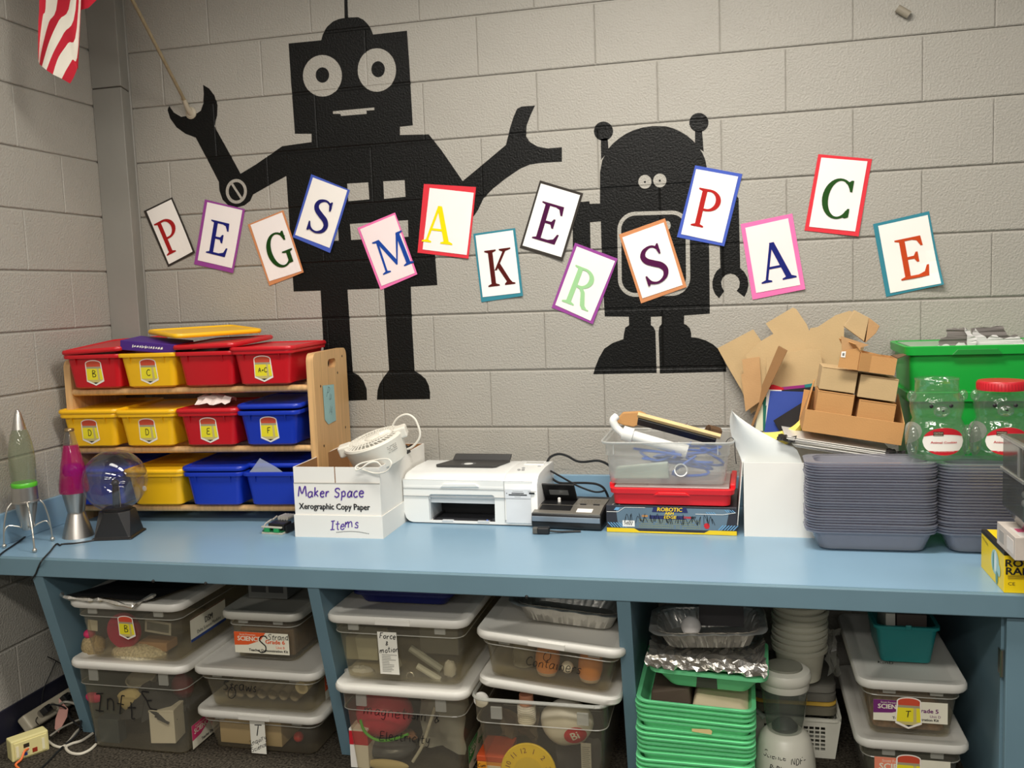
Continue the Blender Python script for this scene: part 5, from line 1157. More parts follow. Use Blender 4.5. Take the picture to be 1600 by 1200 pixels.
# top open box
c1 = pb_local((1105, 548)); 
t = thing('open_box', 'small open brown box with printed square label on top of the tray boxes', 'box'); BM = TM @ Matrix.Translation((c1.x, .0, c1.z + .001)) @ Matrix.Rotation(.38, 4, 'Z')
t.matrix_world = BM
OW, OD, OH = .062, .105, .052
part('front_panel', MB().box(0, OW, 0, .002, 0, OH), KRAFT3, t); part('back_panel', MB().box(0, OW, OD - .002, OD, 0, OH), KRAFT3, t)
lp = part('left_panel', MB().box(-.0002, .002, .002, OD - .002, 0, OH), KRAFT3, t); part('right_panel', MB().box(OW - .002, OW, .002, OD - .002, 0, OH), KRAFT3, t)
part('bottom_panel', MB().box(.002, OW - .002, .002, OD - .002, 0, .002), KRAFT3, t)
solo_l = None
part('flap', MB().add([(0, 0, OH), (0, OD, OH), (-.02, OD, OH + .028), (-.022, .0, OH + .022), (.002, 0, OH), (.002, OD, OH), (-.018, OD, OH + .029), (-.02, .0, OH + .023)], [(0, 1, 2, 3), (7, 6, 5, 4), (0, 3, 7, 4), (1, 5, 6, 2), (2, 6, 7, 3)]), KRAFT3, t)
part('flap', MB().add([(0, OD, OH), (OW, OD, OH), (OW + .02, OD + .035, OH + .012), (.01, OD + .035, OH + .014), (0, OD, OH - .002), (OW, OD, OH - .002), (OW + .02, OD + .035, OH + .010), (.01, OD + .035, OH + .012)], [(0, 1, 2, 3), (7, 6, 5, 4), (0, 3, 7, 4), (1, 5, 6, 2), (2, 6, 7, 3)]), KRAFT2, t)
# second box face seen right of the corner
a, b, c = [pb_local(p) for p in ((1105, 548), (1362, 600), (1135, 385))]
t2 = thing('small_box', 'small flapped brown box on the four, right of the printed label', 'box'); t2.matrix_world = TM @ Matrix.Translation((a.x + .002, .012, a.z)) @ Matrix.Rotation(0.02, 4, 'Z')
w2, h2 = (b.x - a.x), .048
part('front_panel', MB().box(0, w2, 0, .002, .0, h2), KRAFT3, t2); part('right_panel', MB().box(w2 - .002, w2, .002, .11, 0, h2), KRAFT3, t2); part('back_panel', MB().box(.0, w2, .108, .11, 0, h2), KRAFT3, t2); part('bottom_panel', MB().box(0, w2, .002, .108, 0, .002), KRAFT3, t2)
part('flap', MB().add([(w2, .0, h2), (w2, .11, h2), (w2 + .03, .10, h2 + .010), (w2 + .026, .02, h2 + .012), (w2, .0, h2 + .002), (w2, .11, h2 + .002), (w2 + .03, .10, h2 + .012), (w2 + .026, .02, h2 + .014)], [(0, 1, 2, 3), (7, 6, 5, 4), (0, 3, 7, 4), (1, 5, 6, 2), (2, 6, 7, 3)]), mat('kraft_dark', (110, 84, 60), rough=.85), t2)
# left labelled face
q = zp1([(990, 408), (1130, 385), (1105, 548), (965, 525)], T0.y - .002); c = sum(q, Vector()) / 4
t.location = BM.translation  # keep
o = thing('box_flap', 'brown box side with a small printed label beside the open box', 'cardboard', tuple(c))
part('panel', MB().add([p - c for p in q] + [p - c + Vector((0, .003, 0)) for p in q], [(0, 1, 2, 3), (7, 6, 5, 4), (0, 4, 5, 1), (1, 5, 6, 2), (2, 6, 7, 3), (3, 7, 4, 0)]), KRAFT3, o)
ql = zp1([(992, 412), (1024, 410), (1018, 455), (986, 452)], T0.y - .0032)
part('label', MB().add([p - c for p in ql], [(0, 1, 2, 3)]), PAPER, o)
qd = [sum(ql, Vector()) / 4 + (p - sum(ql, Vector()) / 4) * .45 + Vector((0, -.0006, 0)) for p in ql]
part('label_print', MB().add([p - c for p in qd], [(0, 1, 2, 3)]), mat('print_grey', (120, 118, 112), rough=.7), o)
q = zp1([(988, 300), (1190, 365), (1130, 385), (995, 405)], T0.y + .03); c = sum(q, Vector()) / 4
solo('cardboard_flap', MB().add([p - c for p in q] + [p - c + Vector((0, .003, 0)) for p in q], [(0, 1, 2, 3), (7, 6, 5, 4), (0, 4, 5, 1), (1, 5, 6, 2), (2, 6, 7, 3), (3, 7, 4, 0)]), KRAFT, 'upright brown flap behind the labelled box side', 'cardboard', tuple(c))
# folded kraft piece at the very top
q = zp1([(1010, 232), (1088, 115), (1190, 168), (1268, 228), (1240, 280), (1165, 348)], T0.y + .06); c = sum(q, Vector()) / 6
t = thing('folded_cardboard', 'folded corrugated cardboard piece perched on top of the box pile', 'cardboard', tuple(c))
part('front_face', MB().add([q[0] - c, q[1] - c, q[2] - c, q[5] - c + Vector((-.004, 0, .004))] + [p - c + Vector((0, .03, .0)) for p in (q[0], q[1], q[2], q[5])], [(0, 1, 2, 3), (7, 6, 5, 4), (0, 4, 5, 1), (1, 5, 6, 2), (2, 6, 7, 3), (3, 7, 4, 0)]), KRAFT2, t, bevel=.001)
part('side_face', MB().add([q[2] - c, q[3] - c, q[4] - c, q[5] - c] + [p - c + Vector((0, .03, 0)) for p in (q[2], q[3], q[4], q[5])], [(0, 1, 2, 3), (7, 6, 5, 4), (0, 4, 5, 1), (1, 5, 6, 2), (2, 6, 7, 3), (3, 7, 4, 0)]), KRAFT, t, bevel=.001)

# ================================================================== STACKED CLEAR CONTAINERS
CONT = clear_mat('container_plastic', (206, 206, 216), body=.42, rough=.2, haze=.06)
ORD = ['lowest', 'second', 'third', 'fourth', 'fifth', 'sixth', 'seventh', 'eighth', 'ninth', 'tenth', 'eleventh', 'twelfth', 'thirteenth', 'fourteenth', 'fifteenth', 'sixteenth', 'seventeenth', 'eighteenth', 'nineteenth', 'twentieth', 'twenty-first', 'twenty-second', 'twenty-third', 'twenty-fourth', 'twenty-fifth', 'twenty-sixth']
def container_mesh(w, d, h):
    mb = MB()
    mb.loft([ring_at(.022, w - .022, .022, d - .022, .03, 0), ring_at(.012, w - .012, .012, d - .012, .034, .006), ring_at(-.006, w + .006, .0, d - .004, .036, h - .005), ring_at(-.022, w + .016, -.008, d + .003, .04, h - .004), ring_at(-.024, w + .017, -.009, d + .004, .04, h), ring_at(.003, w - .003, .003, d - .003, .036, h)], cap0=True, cap1=False)
    return mb.mesh('container', smooth=True)
def stack(p0, w, d, n, htop, label, grp, seed):
    me = container_mesh(w, d, .058); me.materials.append(CONT); r_ = random.Random(seed); dz = (htop - .058) / (n - 1)
    for k in range(n):
        o = link('food_container', me, None); o.location = (p0[0] + r_.uniform(-.002, .002), p0[1] + r_.uniform(-.002, .002), CT + .0006 + dz * k)
        o.rotation_euler = (r_.uniform(-.004, .004), r_.uniform(-.004, .004), r_.uniform(-.006, .006)); tag(o, label % ORD[k], 'container', grp)
stack((1.868, -.536), .302, .130, 26, .250, 'clear plastic container, %s from the counter in the stack before the white carton', 'clear containers in the left stack', 1)
stack((2.206, -.530), .30, .130, 24, .246, 'clear plastic container, %s from the counter in the stack behind the yellow box', 'clear containers in the right stack', 2)

# ================================================================== GREEN BINS
GRN = mat('bin_green', (28, 168, 62), rough=.35, var=.03)
GB0 = on_y(1418, 700, -.275)
def green_bin(z0, h, x0, w, d, lip, lab, notch):
    t = thing('green_bin', lab, 'bin', (x0, -.30, z0))
    part('bin_body', MB().loft([R(.022, w - .022, .016, d - .016, .02, 0), R(.016, w - .016, .012, d - .012, .02, .006), R(.004, w - .004, .002, d - .002, .022, h - lip), R(-.008, w + .008, -.010, d + .008, .028, h - lip + .002), R(-.010, w + .010, -.012, d + .010, .028, h - .002), R(-.006, w + .006, -.009, d + .006, .026, h), R(.004, w - .004, 0, d - .004, .02, h - .002), R(.012, w - .012, .008, d - .012, .02, h - lip), R(.026, w - .026, .022, d - .022, .02, .008)]), GRN, t, smooth=True)
    if notch: part('latch_notch', MB().prism([(w * .28, h - lip + .001), (w * .62, h - lip + .001), (w * .58, h - .010), (w * .32, h - .010)], -.016, -.010), mat('bin_green_dark', (20, 130, 48), rough=.4), t, bevel=.002)
    return t
zt = on_y(1450, 541, -.312).z
green_bin(CT + .0005, .415, 2.152, .40, .27, .03, 'lower bright green storage bin standing on the counter behind the jars', False)
gb = green_bin(CT + .24, zt - CT - .24, 2.146, .40, .272, .028, 'upper bright green storage bin nested on top, silver scraps on its lid', True)
part('lid_panel', MB().box(.012, .388, .004, .258, zt - CT - .24 - .006, zt - CT - .24 - .003), mat('lid_grey_green', (150, 178, 150), rough=.35), gb)
# torn silver scraps on the bin
rt = random.Random(21); GSC = 'torn silver scraps on the green bin'
SCR = mat('scrap_grey', (118, 112, 108), rough=.5, metal=.2, var=.1); SCRW = mat('scrap_white', (206, 204, 202), rough=.6)
def scrap(px, y, lab, seed, m_=SCR, edge=True):
    q = [on_y(1380 + a / 4.8, 490 + b / 4.8, y) for a, b in px]; c = sum(q, Vector()) / len(q)
    t = thing('foil_scrap', lab, 'scrap', tuple(c), group=GSC); r_ = random.Random(seed)
    out = []
    for i in range(len(q)):
        a, b = q[i], q[(i + 1) % len(q)]
        for k in range(5):
            p = a.lerp(b, k / 5); j = .0 if k == 0 else .0025; out.append(p - c + Vector((r_.uniform(-j, j), r_.uniform(-.002, .002), r_.uniform(-j, j))))
    n_ = len(out); tri = tessellate_polygon([[Vector((p.x, p.z, 0)) for p in out]])
    part('sheet', MB().add(out + [p + Vector((0, .0015, 0)) for p in out], [tuple(x) for x in tri] + [tuple(reversed([i + n_ for i in x])) for x in tri] + [(i, i + n_, (i + 1) % n_ + n_, (i + 1) % n_) for i in range(n_)]), m_, t)
    if edge:
        xs = [p.x for p in out]; zs = [p.z for p in out]; mb = MB(); x0, x1, z0, z1 = min(xs), max(xs), min(zs), max(zs); x = x0
        ps = []
        while x < x1: ps.append((x, -.0008, z0 + .002 + r_.uniform(0, .016))); x += .005
        ps = [(x0, -.0008, z0)] + ps + [(x1, -.0008, z0)]
        tri = tessellate_polygon([[Vector((p[0], p[2], 0)) for p in ps]]); part('torn_edge', MB().add(ps, [tuple(x) for x in tri]), SCRW, t)
scrap([(410, 250), (430, 180), (475, 175), (480, 112), (620, 105), (690, 190), (680, 255)], -.27, 'torn grey silver scrap, left of the pile on the green bin', 1)
scrap([(660, 112), (900, 92), (935, 165), (1010, 160), (1020, 240), (700, 250)], -.24, 'wide torn grey silver scrap, back of the pile on the green bin', 2)
scrap([(690, 110), (780, 190), (830, 160), (905, 190), (1020, 170), (1055, 215), (1060, 245), (700, 250), (670, 150)], -.275, 'ragged white-edged scrap in front of the wide grey one', 3, SCRW, False)
scrap([(610, 100), (700, 180), (690, 245), (640, 250)], -.285, 'narrow curled white scrap between the grey ones', 4, SCRW, False)
scrap([(335, 255), (420, 250), (475, 258), (400, 264)], -.295, 'flat silver strip at the left corner of the green bin', 5, SCRW, False)

# ================================================================== BEAR-SHAPED JARS
JG = clear_mat('jar_plastic', (226, 232, 226), body=.07, rough=.06, bump=.7, bscale=26, haze=.25, ior=1.8)
JR = mat('jar_red', (196, 34, 46), rough=.35); JW = mat('jar_label_white', (238, 234, 226), rough=.5)
def jar(x, y, z0, rz, capped, label):
    t = thing('bear_jar', label, 'jar', (x, y, z0), rz)
    def ov(rx, ry, z): return [(rx * math.cos(2 * PI * i / 36), ry * math.sin(2 * PI * i / 36), z) for i in range(36)]
    hz = [(.055, .045, 0), (.070, .056, .006), (.079, .062, .03), (.080, .064, .06), (.074, .060, .085), (.066, .053, .103), (.062, .050, .112), (.066, .053, .125), (.070, .057, .145), (.068, .056, .165), (.060, .050, .178), (.056, .052, .182), (.056, .052, .186)]
    if not capped: hz += [(.0555, .0515, .215), (.057, .053, .216), (.057, .053, .220), (.0545, .051, .221)]
    part('jar_body', MB().loft([ov(*h) for h in hz], cap0=True, cap1=False), JG, t, smooth=True, autosmooth=70)
    for sx in (-1, 1):
        part('ear', MB().ball((sx * .066, -.005, .172), .016, 14, 8, (.8, .6, 1)), JG, t, smooth=True)
        part('arm', MB().ball((sx * .070, -.030, .055), .026, 14, 8, (.6, .8, 1.6)), JG, t, smooth=True)
        part('eye', MB().ball((sx * .025 - .004, -.0515, .1495), .0055, 12, 8, (1, .5, 1)), BLK, t, smooth=True)
    part('muzzle', MB().ball((-.003, -.052, .135), .021, 16, 10, (1, .55, .75)), JG, t, smooth=True)
    part('nose', MB().ball((-.003, -.0645, .1385), .0032, 10, 6, (1.2, .5, .8)), BLK, t, smooth=True)
    # wrapped oval label
    def surf(a, b, dr=.0022):
        r0, r1 = .0805, .0640; ang = -PI / 2 + a / .066; return ((r0 + dr) * math.cos(ang), (r1 + dr) * math.sin(ang) , b)
    lb = part('label', MB(), JW, t)
    def lab(nm, cond, m_, dr):
        mb = MB(); N = 30
        for i in range(N):
            a0, a1 = -.044 + .088 * i / N, -.044 + .088 * (i + 1) / N
            def sp(a):
                h = .037 * math.sqrt(max(0, 1 - (a / .0441) ** 2)); return cond(a, h)
            l0, l1 = sp(a0), sp(a1)
            if l0[1] - l0[0] < 1e-5 and l1[1] - l1[0] < 1e-5: continue
            mb.add([surf(a0, .056 + l0[0], dr), surf(a1, .056 + l1[0], dr), surf(a1, .056 + l1[1], dr), surf(a0, .056 + l0[1], dr)], [(0, 1, 2, 3)])
        return part(nm, mb, m_, lb if nm != 'label' else t)
    bpy.data.objects.remove(lb); lb = lab('label', lambda a, h: (-h, h), JW, .0022)
    lab('label_top', lambda a, h: (min(h, .013 + .12 * a * 0 + .006 * (1 - (a / .04) ** 2)), h), JR, .0027)
    lab('label_foot', lambda a, h: (-h, max(-h, -.0255)), JR, .0027)
    mb = MB()
    for i in range(20):
        a0, a1 = -.036 + .072 * i / 20, -.036 + .072 * (i + 1) / 20
        h0, h1 = [.030 * math.sqrt(max(0, 1 - (a / .0361) ** 2)) for a in (a0, a1)]
        def bs(a, b): an = PI / 2 + .75 + a / .07; return (.081 * math.cos(an), .0655 * math.sin(an), .064 + b)
        mb.add([bs(a0, -h0), bs(a1, -h1), bs(a1, h1), bs(a0, h0)], [(0, 1, 2, 3)])
    part('back_label', mb, JW, t)
    def wraptext(s, size, m_, a_c, z, dr, **kw):
        me = text_mesh(s, size, **kw)
        for v in me.vertices: v.co = surf(v.co.x + a_c, z + v.co.z, dr)
        link('lettering', me, m_, lb)
    mb = MB()
    for i in range(6):
        a0, a1 = -.022 + .020 * i / 6, -.022 + .020 * (i + 1) / 6; mb.add([surf(a0, .0715, .003), surf(a1, .0715, .003), surf(a1, .0830, .003), surf(a0, .0830, .003)], [(0, 1, 2, 3)])
    part('name_plate', mb, mat('plate_brown', (52, 40, 34), rough=.5), lb)
    wraptext('market', .0062, mat('plate_tan', (206, 190, 160), rough=.5), -.012, .0797, .0034); wraptext('pantry', .0062, MATS['plate_tan'], -.012, .0745, .0034)
    wraptext('Animal Cookies', .0084, JR, 0, .0535, .0030, bold=.0002); wraptext('NET WT 24 OZ (1 LB 8 OZ)', .0034, JW, 0, .0292, .0032)
    if capped:
        part('lid', MB().lathe([(.054, .186), (.0605, .186), (.061, .190), (.0605, .208), (.058, .211), (.0005, .212)], 36), JR, t, smooth=True)
        mb = MB()
        for i in range(48):
            a = 2 * PI * i / 48; mb.box(-.0006, .0006, -.0006, .0006, .189, .206); 
            for v in mb.v[-8:]: v.x, v.y = v.x + .0612 * math.cos(a), v.y + .0612 * math.sin(a)
        part('lid_ribs', mb, JR, t)
    return t
jz = CT + .2525
jar(2.190, -.468, jz, .10, False, 'clear bear-shaped jar without a lid, oval cookie label')
jar(2.352, -.462, jz, .0, True, 'clear bear-shaped jar with a red screw lid')

# ================================================================== RIGHT EDGE BOXES
YX = 2.266
t = thing('rock_radio_box', 'yellow kit box with black edge band at the right front of the counter', 'box', (YX, -.838, CT + .0004))
YBX = mat('kit_yellow', (246, 212, 24), rough=.35, var=.03)
part('carton', MB().box(0, .25, 0, .205, 0, .0985), YBX, t, bevel=.001)
part('black_band', MB().box(-.0006, .0002, .001, .204, .090, .0985).box(-.0004, .25, -.0006, .0004, .090, .0985).box(.0, .012, .0, .205, .0983, .0990), mat('band_black', (42, 38, 30), rough=.4), t)
lettering('ROCK', .0245, INK, t, (.040, -.0010, .071), bold=.0009, sx=1.15); lettering('RADIO', .0245, INK, t, (.0455, -.0010, .052), bold=.0009, sx=1.15)
lettering('CE', .011, INK, t, (.016, -.0010, .022), sx=1.2)
lettering('ROCK', .022, INK, t, (.085, .130, .0992), uz=(0, 1, 0), bold=.0008, sx=1.2); lettering('RADIO', .022, INK, t, (.088, .108, .0992), uz=(0, 1, 0), bold=.0008, sx=1.2)
mb = MB()
for k in range(5): mb.box(.008, .06 - .004 * (k % 2), -.0008, -.0002, .034 + .0035 * k * .6, .0346 + .0035 * k * .6)
part('small_print', mb, mat('print_brown', (120, 100, 30), rough=.5), t)
# printed picture on the left side: pale blue bug-like toy
def oval(y, z, ry, rz_, dx): return MB().add([(-dx, y + ry * math.cos(2 * PI * i / 20), z + rz_ * math.sin(2 * PI * i / 20)) for i in range(20)], [tuple(range(20))])
part('picture', oval(.075, .052, .034, .030, .0008), mat('pic_blue', (170, 205, 200), rough=.4), t); part('picture', oval(.07, .055, .010, .026, .0011), mat('pic_white', (226, 236, 232), rough=.4), t); part('picture', oval(.09, .05, .006, .024, .0011), mat('pic_teal', (96, 150, 140), rough=.4), t); part('picture', oval(.058, .018, .010, .016, .0010), MATS['pic_teal'], t); part('picture', oval(.04, .04, .012, .014, .0010), MATS['pic_blue'], t)
lettering('ROCK RADIO', .009, INK, t, (-.0010, .165, .078), ux=(0, -1, -.12), uz=(0, -.12, 1))
part('round_picture', MB().lathe([(.0005, 0), (.014, .0003)], 18, (.078, -.0012, .022), axis='y'), mat('pic_cream', (236, 232, 190), rough=.4), t)
t = thing('kit_box', 'pale printed kit box with pink mark standing on the yellow box', 'box', (2.268, -.765, CT + .1005))
part('carton', MB().box(0, .2, -.148, 0.0, 0, .099 - .046), mat('kit_pale', (206, 196, 186), rough=.4, var=.08, vscale=30), t, bevel=.001)
part('top_print', MB().box(.012, .2, -.140, -.06, .0529, .0534), mat('kit_white', (226, 220, 214), rough=.4), t); part('pink_mark', MB().box(.018, .05, -.10, -.07, .0533, .0538), mat('kit_pink', (214, 90, 130), rough=.4), t)
part('side_print', MB().box(-.0006, 0, -.135, -.085, .010, .042), MATS['kit_white'], t); part('side_print', MB().box(-.0006, 0, -.06, -.02, .012, .04), mat('kit_grey', (170, 166, 160), rough=.4), t)
t = thing('clear_case', 'smoky clear plastic case with ridged rims, topmost at the right edge', 'case', (2.272, -.785, CT + .156))
SMK = clear_mat('smoky_plastic', (96, 100, 94), body=.45, rough=.15, haze=.6)
RIDG = clear_mat('smoky_ridge', (170, 172, 166), body=.6, rough=.2)
part('case_shell', MB().box(0, .16, -.17, 0, .04, .215), SMK, t, bevel=.006, seg=2)
part('rim', MB().box(-.004, .16, -.174, .004, .205, .214), RIDG, t, bevel=.002); part('rim', MB().box(-.004, .16, -.174, .004, .128, .137), RIDG, t, bevel=.002); part('corner_rib', MB().box(-.003, .006, -.14, -.128, .137, .205), RIDG, t, bevel=.001)
part('tapered_foot', MB().loft([[(.03, -.15, 0), (.15, -.15, 0), (.15, -.02, 0), (.03, -.02, 0)], [(.004, -.166, .042), (.156, -.166, .042), (.156, -.004, .042), (.004, -.004, .042)]]), SMK, t)
for z in (.075, .095): part('white_part', MB().ball((.02, -.125, z), .012, 10, 7, (1, 1.5, .8)), WHT, t, smooth=True)

# ================================================================== FLAG AND WALL CLIP
yF = -.56
RED = mat('flag_red', (196, 24, 48), rough=.8, bump=.1, bscale=300); WHF = mat('flag_white', (240, 234, 220), rough=.8, bump=.1, bscale=300)
br = on_y(297, 172, 0.0)
pe = on_y(207, 0, -.30); pd = (pe - on_y(290, 160, -.028)); pd.normalize()
fl = thing('flag', 'small striped flag hanging on a wooden pole from a wall bracket', 'flag', (br.x, 0, br.z))
O3 = Vector((br.x, 0, br.z))
ps = on_y(290, 160, -.028) - O3
part('pole', MB().tube([ps - pd * .03, ps + pd * .70], .0062, 10), wood('pole_wood', (150, 134, 104)), fl, smooth=True)
part('pole_finial', MB().ball(tuple(ps + pd * .705), .011, 12, 8), mat('gold_paint', (170, 140, 70), rough=.4, metal=.6), fl, smooth=True)
bk = part('bracket', MB().tube([Vector((.004, 0, -.012)), Vector((.002, -.022, .006)), ps + pd * .01], [.014, .009, .0085], 10), mat('bracket_beige', (176, 166, 146), rough=.5), fl, smooth=True)
part('bracket_knob', MB().ball(tuple(ps + Vector((-.012, 0, .014))), .007, 10, 6), MATS['bracket_beige'], bk, smooth=True)
part('wall_plate', MB().lathe([(.022, 0), (.022, .004), (.014, .008)], 16, (.004, 0, -.012), axis='y'), MATS['bracket_beige'], bk)
top = [(150, -620), (200, -640), (250, -650), (300, -650), (350, -645), (400, -630), (450, -610)]
bnd = [[(244, -620), (245, 0), (240, 130), (238, 250), (238, 365)],
       [(290, -640), (287, 0), (268, 100), (250, 240), (241, 385)],
       [(380, -650), (360, 0), (305, 140), (265, 290), (246, 400)],
       [(455, -640), (440, 0), (370, 125), (310, 255), (262, 415)],
       [(500, -630), (472, 60), (400, 205), (335, 325), (290, 438)],
       [(520, -620), (480, 175), (425, 270), (365, 360), (330, 465)],
       [(530, -610), (490, 290), (450, 375), (412, 440), (386, 492)],
       [(535, -600), (492, 345), (484, 420), (462, 480), (438, 522)]]
def fpt(p, j, k):
    w = .008 * math.sin(j * 1.3) + .005 * math.sin(k * .8); return on_y(p[0] / 4, p[1] / 4, yF + w) - O3
def sm2(l): return [(p.x, p.y) for p in smoothpts([(a, b, 0) for a, b in l], 5)]
SB = [sm2(b) for b in bnd]
for j in range(7):
    A, B = SB[j], SB[j + 1]; mb = MB(); n_ = len(A); M_ = 3; g = []
    for k in range(n_):
        for m_ in range(M_ + 1):
            f_ = m_ / M_; g.append(fpt((A[k][0] * (1 - f_) + B[k][0] * f_, A[k][1] * (1 - f_) + B[k][1] * f_), j + f_, k * .3))
    mb.add(g, [(k * (M_ + 1) + m_, k * (M_ + 1) + m_ + 1, (k + 1) * (M_ + 1) + m_ + 1, (k + 1) * (M_ + 1) + m_) for k in range(n_ - 1) for m_ in range(M_)])
    part('red_stripe' if j % 2 == 0 else 'white_stripe', mb, RED if j % 2 == 0 else WHF, fl, smooth=True)
q = [fpt(p, 7, 1) + Vector((0, .02, 0)) for p in ((464, 82), (480, 50), (525, 38), (575, -10), (640, -300), (560, -600), (470, -600), (462, 0))]
part('red_stripe', MB().add(q, [tuple(range(8))]), RED, fl)
cl = on_y(1410, 20, 0)
solo('wall_anchor', MB().lathe([(.012, -.021), (.012, .021), (.0095, .021), (.0095, -.015)], 14, axis='x'), mat('anchor_grey', (150, 142, 126), rough=.5, bump=.3), 'small grey tube anchor stuck on the upper right of the block wall', 'anchor', (cl.x, -.0125, cl.z), tilt=(0, .62, 0), smooth=True)

# ================================================================== UNDER THE COUNTER
STORE = clear_mat('storage_frost', (236, 230, 212), body=.125, rough=.25, haze=.04, bump=.12, bscale=18)
STORE_E = clear_mat('storage_edge', (214, 215, 208), body=.5, rough=.25)
LIDW = mat('lid_white', (236, 234, 226), rough=.4, var=.02)
def translucent(m, k):
    """thin pale plastic that lets some light through"""
    nt = m.node_tree; b = nt.nodes['Principled BSDF']; o = nt.nodes['Material Output']
    tl = nt.nodes.new('ShaderNodeBsdfTranslucent'); tl.inputs[0].default_value = (.85, .83, .76, 1)
    mx = nt.nodes.new('ShaderNodeMixShader'); mx.inputs[0].default_value = k
    nt.links.new(b.outputs[0], mx.inputs[1]); nt.links.new(tl.outputs[0], mx.inputs[2]); nt.links.new(mx.outputs[0], o.inputs[0])
translucent(LIDW, .22)
def storage_bin(label, x, y, z, w, d, h, lid=True, rz=0.0, tilt=None, flare=.018, latch=False, lidcut=.012, lidmat=None, group='clear storage bins under the counter', lidlab=None):
    """clear tapered bin, origin at the front left bottom corner"""
    t = thing('storage_bin', label, 'bin', (x, y, z), rz, group, tilt)
    f = flare
    part('bin_shell', MB().loft([R(.012, w - .012, .010, d - .010, .02, .001), R(.004, w - .004, .003, d - .003, .026, .007), R(-f * .7, w + f * .7, -f * .7, d + f * .7, .03, h * .74), R(-f * 1.05, w + f * 1.05, -f * 1.05, d + f * 1.05, .032, h * .75), R(-f * 1.2, w + f * 1.2, -f * 1.2, d + f * 1.2, .034, h - .002)], cap1=False), STORE, t, smooth=True)
    rim = [(a, b, h * .75) for a, b in rrect(-f * 1.05, w + f * 1.05, -f * 1.05, d + f * 1.05, .032)]
    part('shoulder_line', MB().tube(rim + [rim[0]], .0016, 5), STORE_E, t)
    for xx in (.03, w - .06):
        part('handle_bump', MB().box(xx, xx + .032, -f * 1.25 - .002, -f * 1.0, h * .80, h * .93), STORE_E, t, bevel=.002)
    e = f * 1.2 + lidcut
    if lid:
        l = part('lid', MB().loft([R(-e, w + e, -e, d + e, .038, h - .016), R(-e - .004, w + e + .004, -e - .004, d + e + .004, .04, h - .010), R(-e - .004, w + e + .004, -e - .004, d + e + .004, .04, h + .001), R(-e, w + e, -e, d + e, .036, h + .007), R(-e + .022, w + e - .022, -e + .022, d + e - .022, .02, h + .007), R(-e + .028, w + e - .028, -e + .028, d + e - .028, .016, h + .0025)]), lidmat or LIDW, t, smooth=True)
        if latch: part('latch', MB().box(w * .34, w * .64, -e - .0065, -e - .002, h - .014, h + .004), LIDW, l, bevel=.002)
    else:
        rr_ = [(a, b, h) for a, b in rrect(-f * 1.2 - .003, w + f * 1.2 + .003, -f * 1.2 - .003, d + f * 1.2 + .003, .036)]
        part('rim', MB().tube(rr_ + [rr_[0]], .005, 7), STORE_E, t)
    return t
def sci_label(t, x0, x1, z0, z1, y, col, l1, l2, l3, face='front', xs=0, cut=False):
    """kit label: coloured corner with SCIENCE, grade text and kit line"""
    lc_ = mat('label_col_%d_%d_%d' % col, col, rough=.5); w, h = x1 - x0, z1 - z0
    M = frame_mat((x0, y, z0), (1, 0, 0), (0, 0, 1)) if face == 'front' else frame_mat((xs, x0, z0), (0, 1, 0), (0, 0, 1))
    def flat(p, k): return MB().add([(a, -.0005 * k, b) for a, b in p], [tuple(range(len(p)))]).xf(M)
    lb = part('kit_label', flat([(0, 0), (w, 0), (w, h), (0, h)], 1), mat('label_cream', (232, 228, 208), rough=.55), t)
    part('label_colour', flat([(0, h * .36), (w * .25, h * .40), (w * .48, h * .62), (w * .58, h), (0, h)], 2), lc_, lb)
    def tx(s, size, m_, a, b, **k): me = text_mesh(s, size, align='LEFT', **k); me.transform(M @ Matrix.Translation((a, -.0016, b))); link('lettering', me, m_, lb)
    tx('Scott Foresman', h * .13, MATS['label_cream'], w * .10, h * .88); tx('SCIENCE', h * .30, MATS['label_cream'], w * .06, h * .68, bold=h * .010)
    tx(l1, h * .27, lc_, w * .57, h * .58, bold=h * .009, sx=1.1); tx(l2, h * .17, lc_, w * .76, h * .33); tx(l3, h * .175, INK, w * .26, h * .16, bold=h * .005)
    return lb
def note_paper(t, x0, x1, z0, z1, y, name='note', lean=.0):
    n_ = part(name, MB().add([(x0, y, z0), (x1, y, z0), (x1 - lean, y, z1), (x0 - lean, y, z1), (x0, y + .0005, z0), (x1, y + .0005, z0), (x1 - lean, y + .0005, z1), (x0 - lean, y + .0005, z1)], [(0, 1, 2, 3), (7, 6, 5, 4)]), mat('note_white', (228, 226, 214), rough=.7), t)
    return n_
def at_px(u, v, y): return on_y(u, v, y)
def blob(name, label, cat, px, y, rpx, sq, m_, n=16, bump=0, seed=0, **kw):
    p = on_y(px[0], px[1], y); r = rpx / ppm(p); mb = MB().ball((0, 0, 0), r, n, 10, sq)
    if bump:
        r_ = random.Random(seed)
        for v in mb.v: v += v.normalized() * r * r_.uniform(-bump, bump)
    return solo(name, mb, m_, label, cat, tuple(p), smooth=True, **kw)

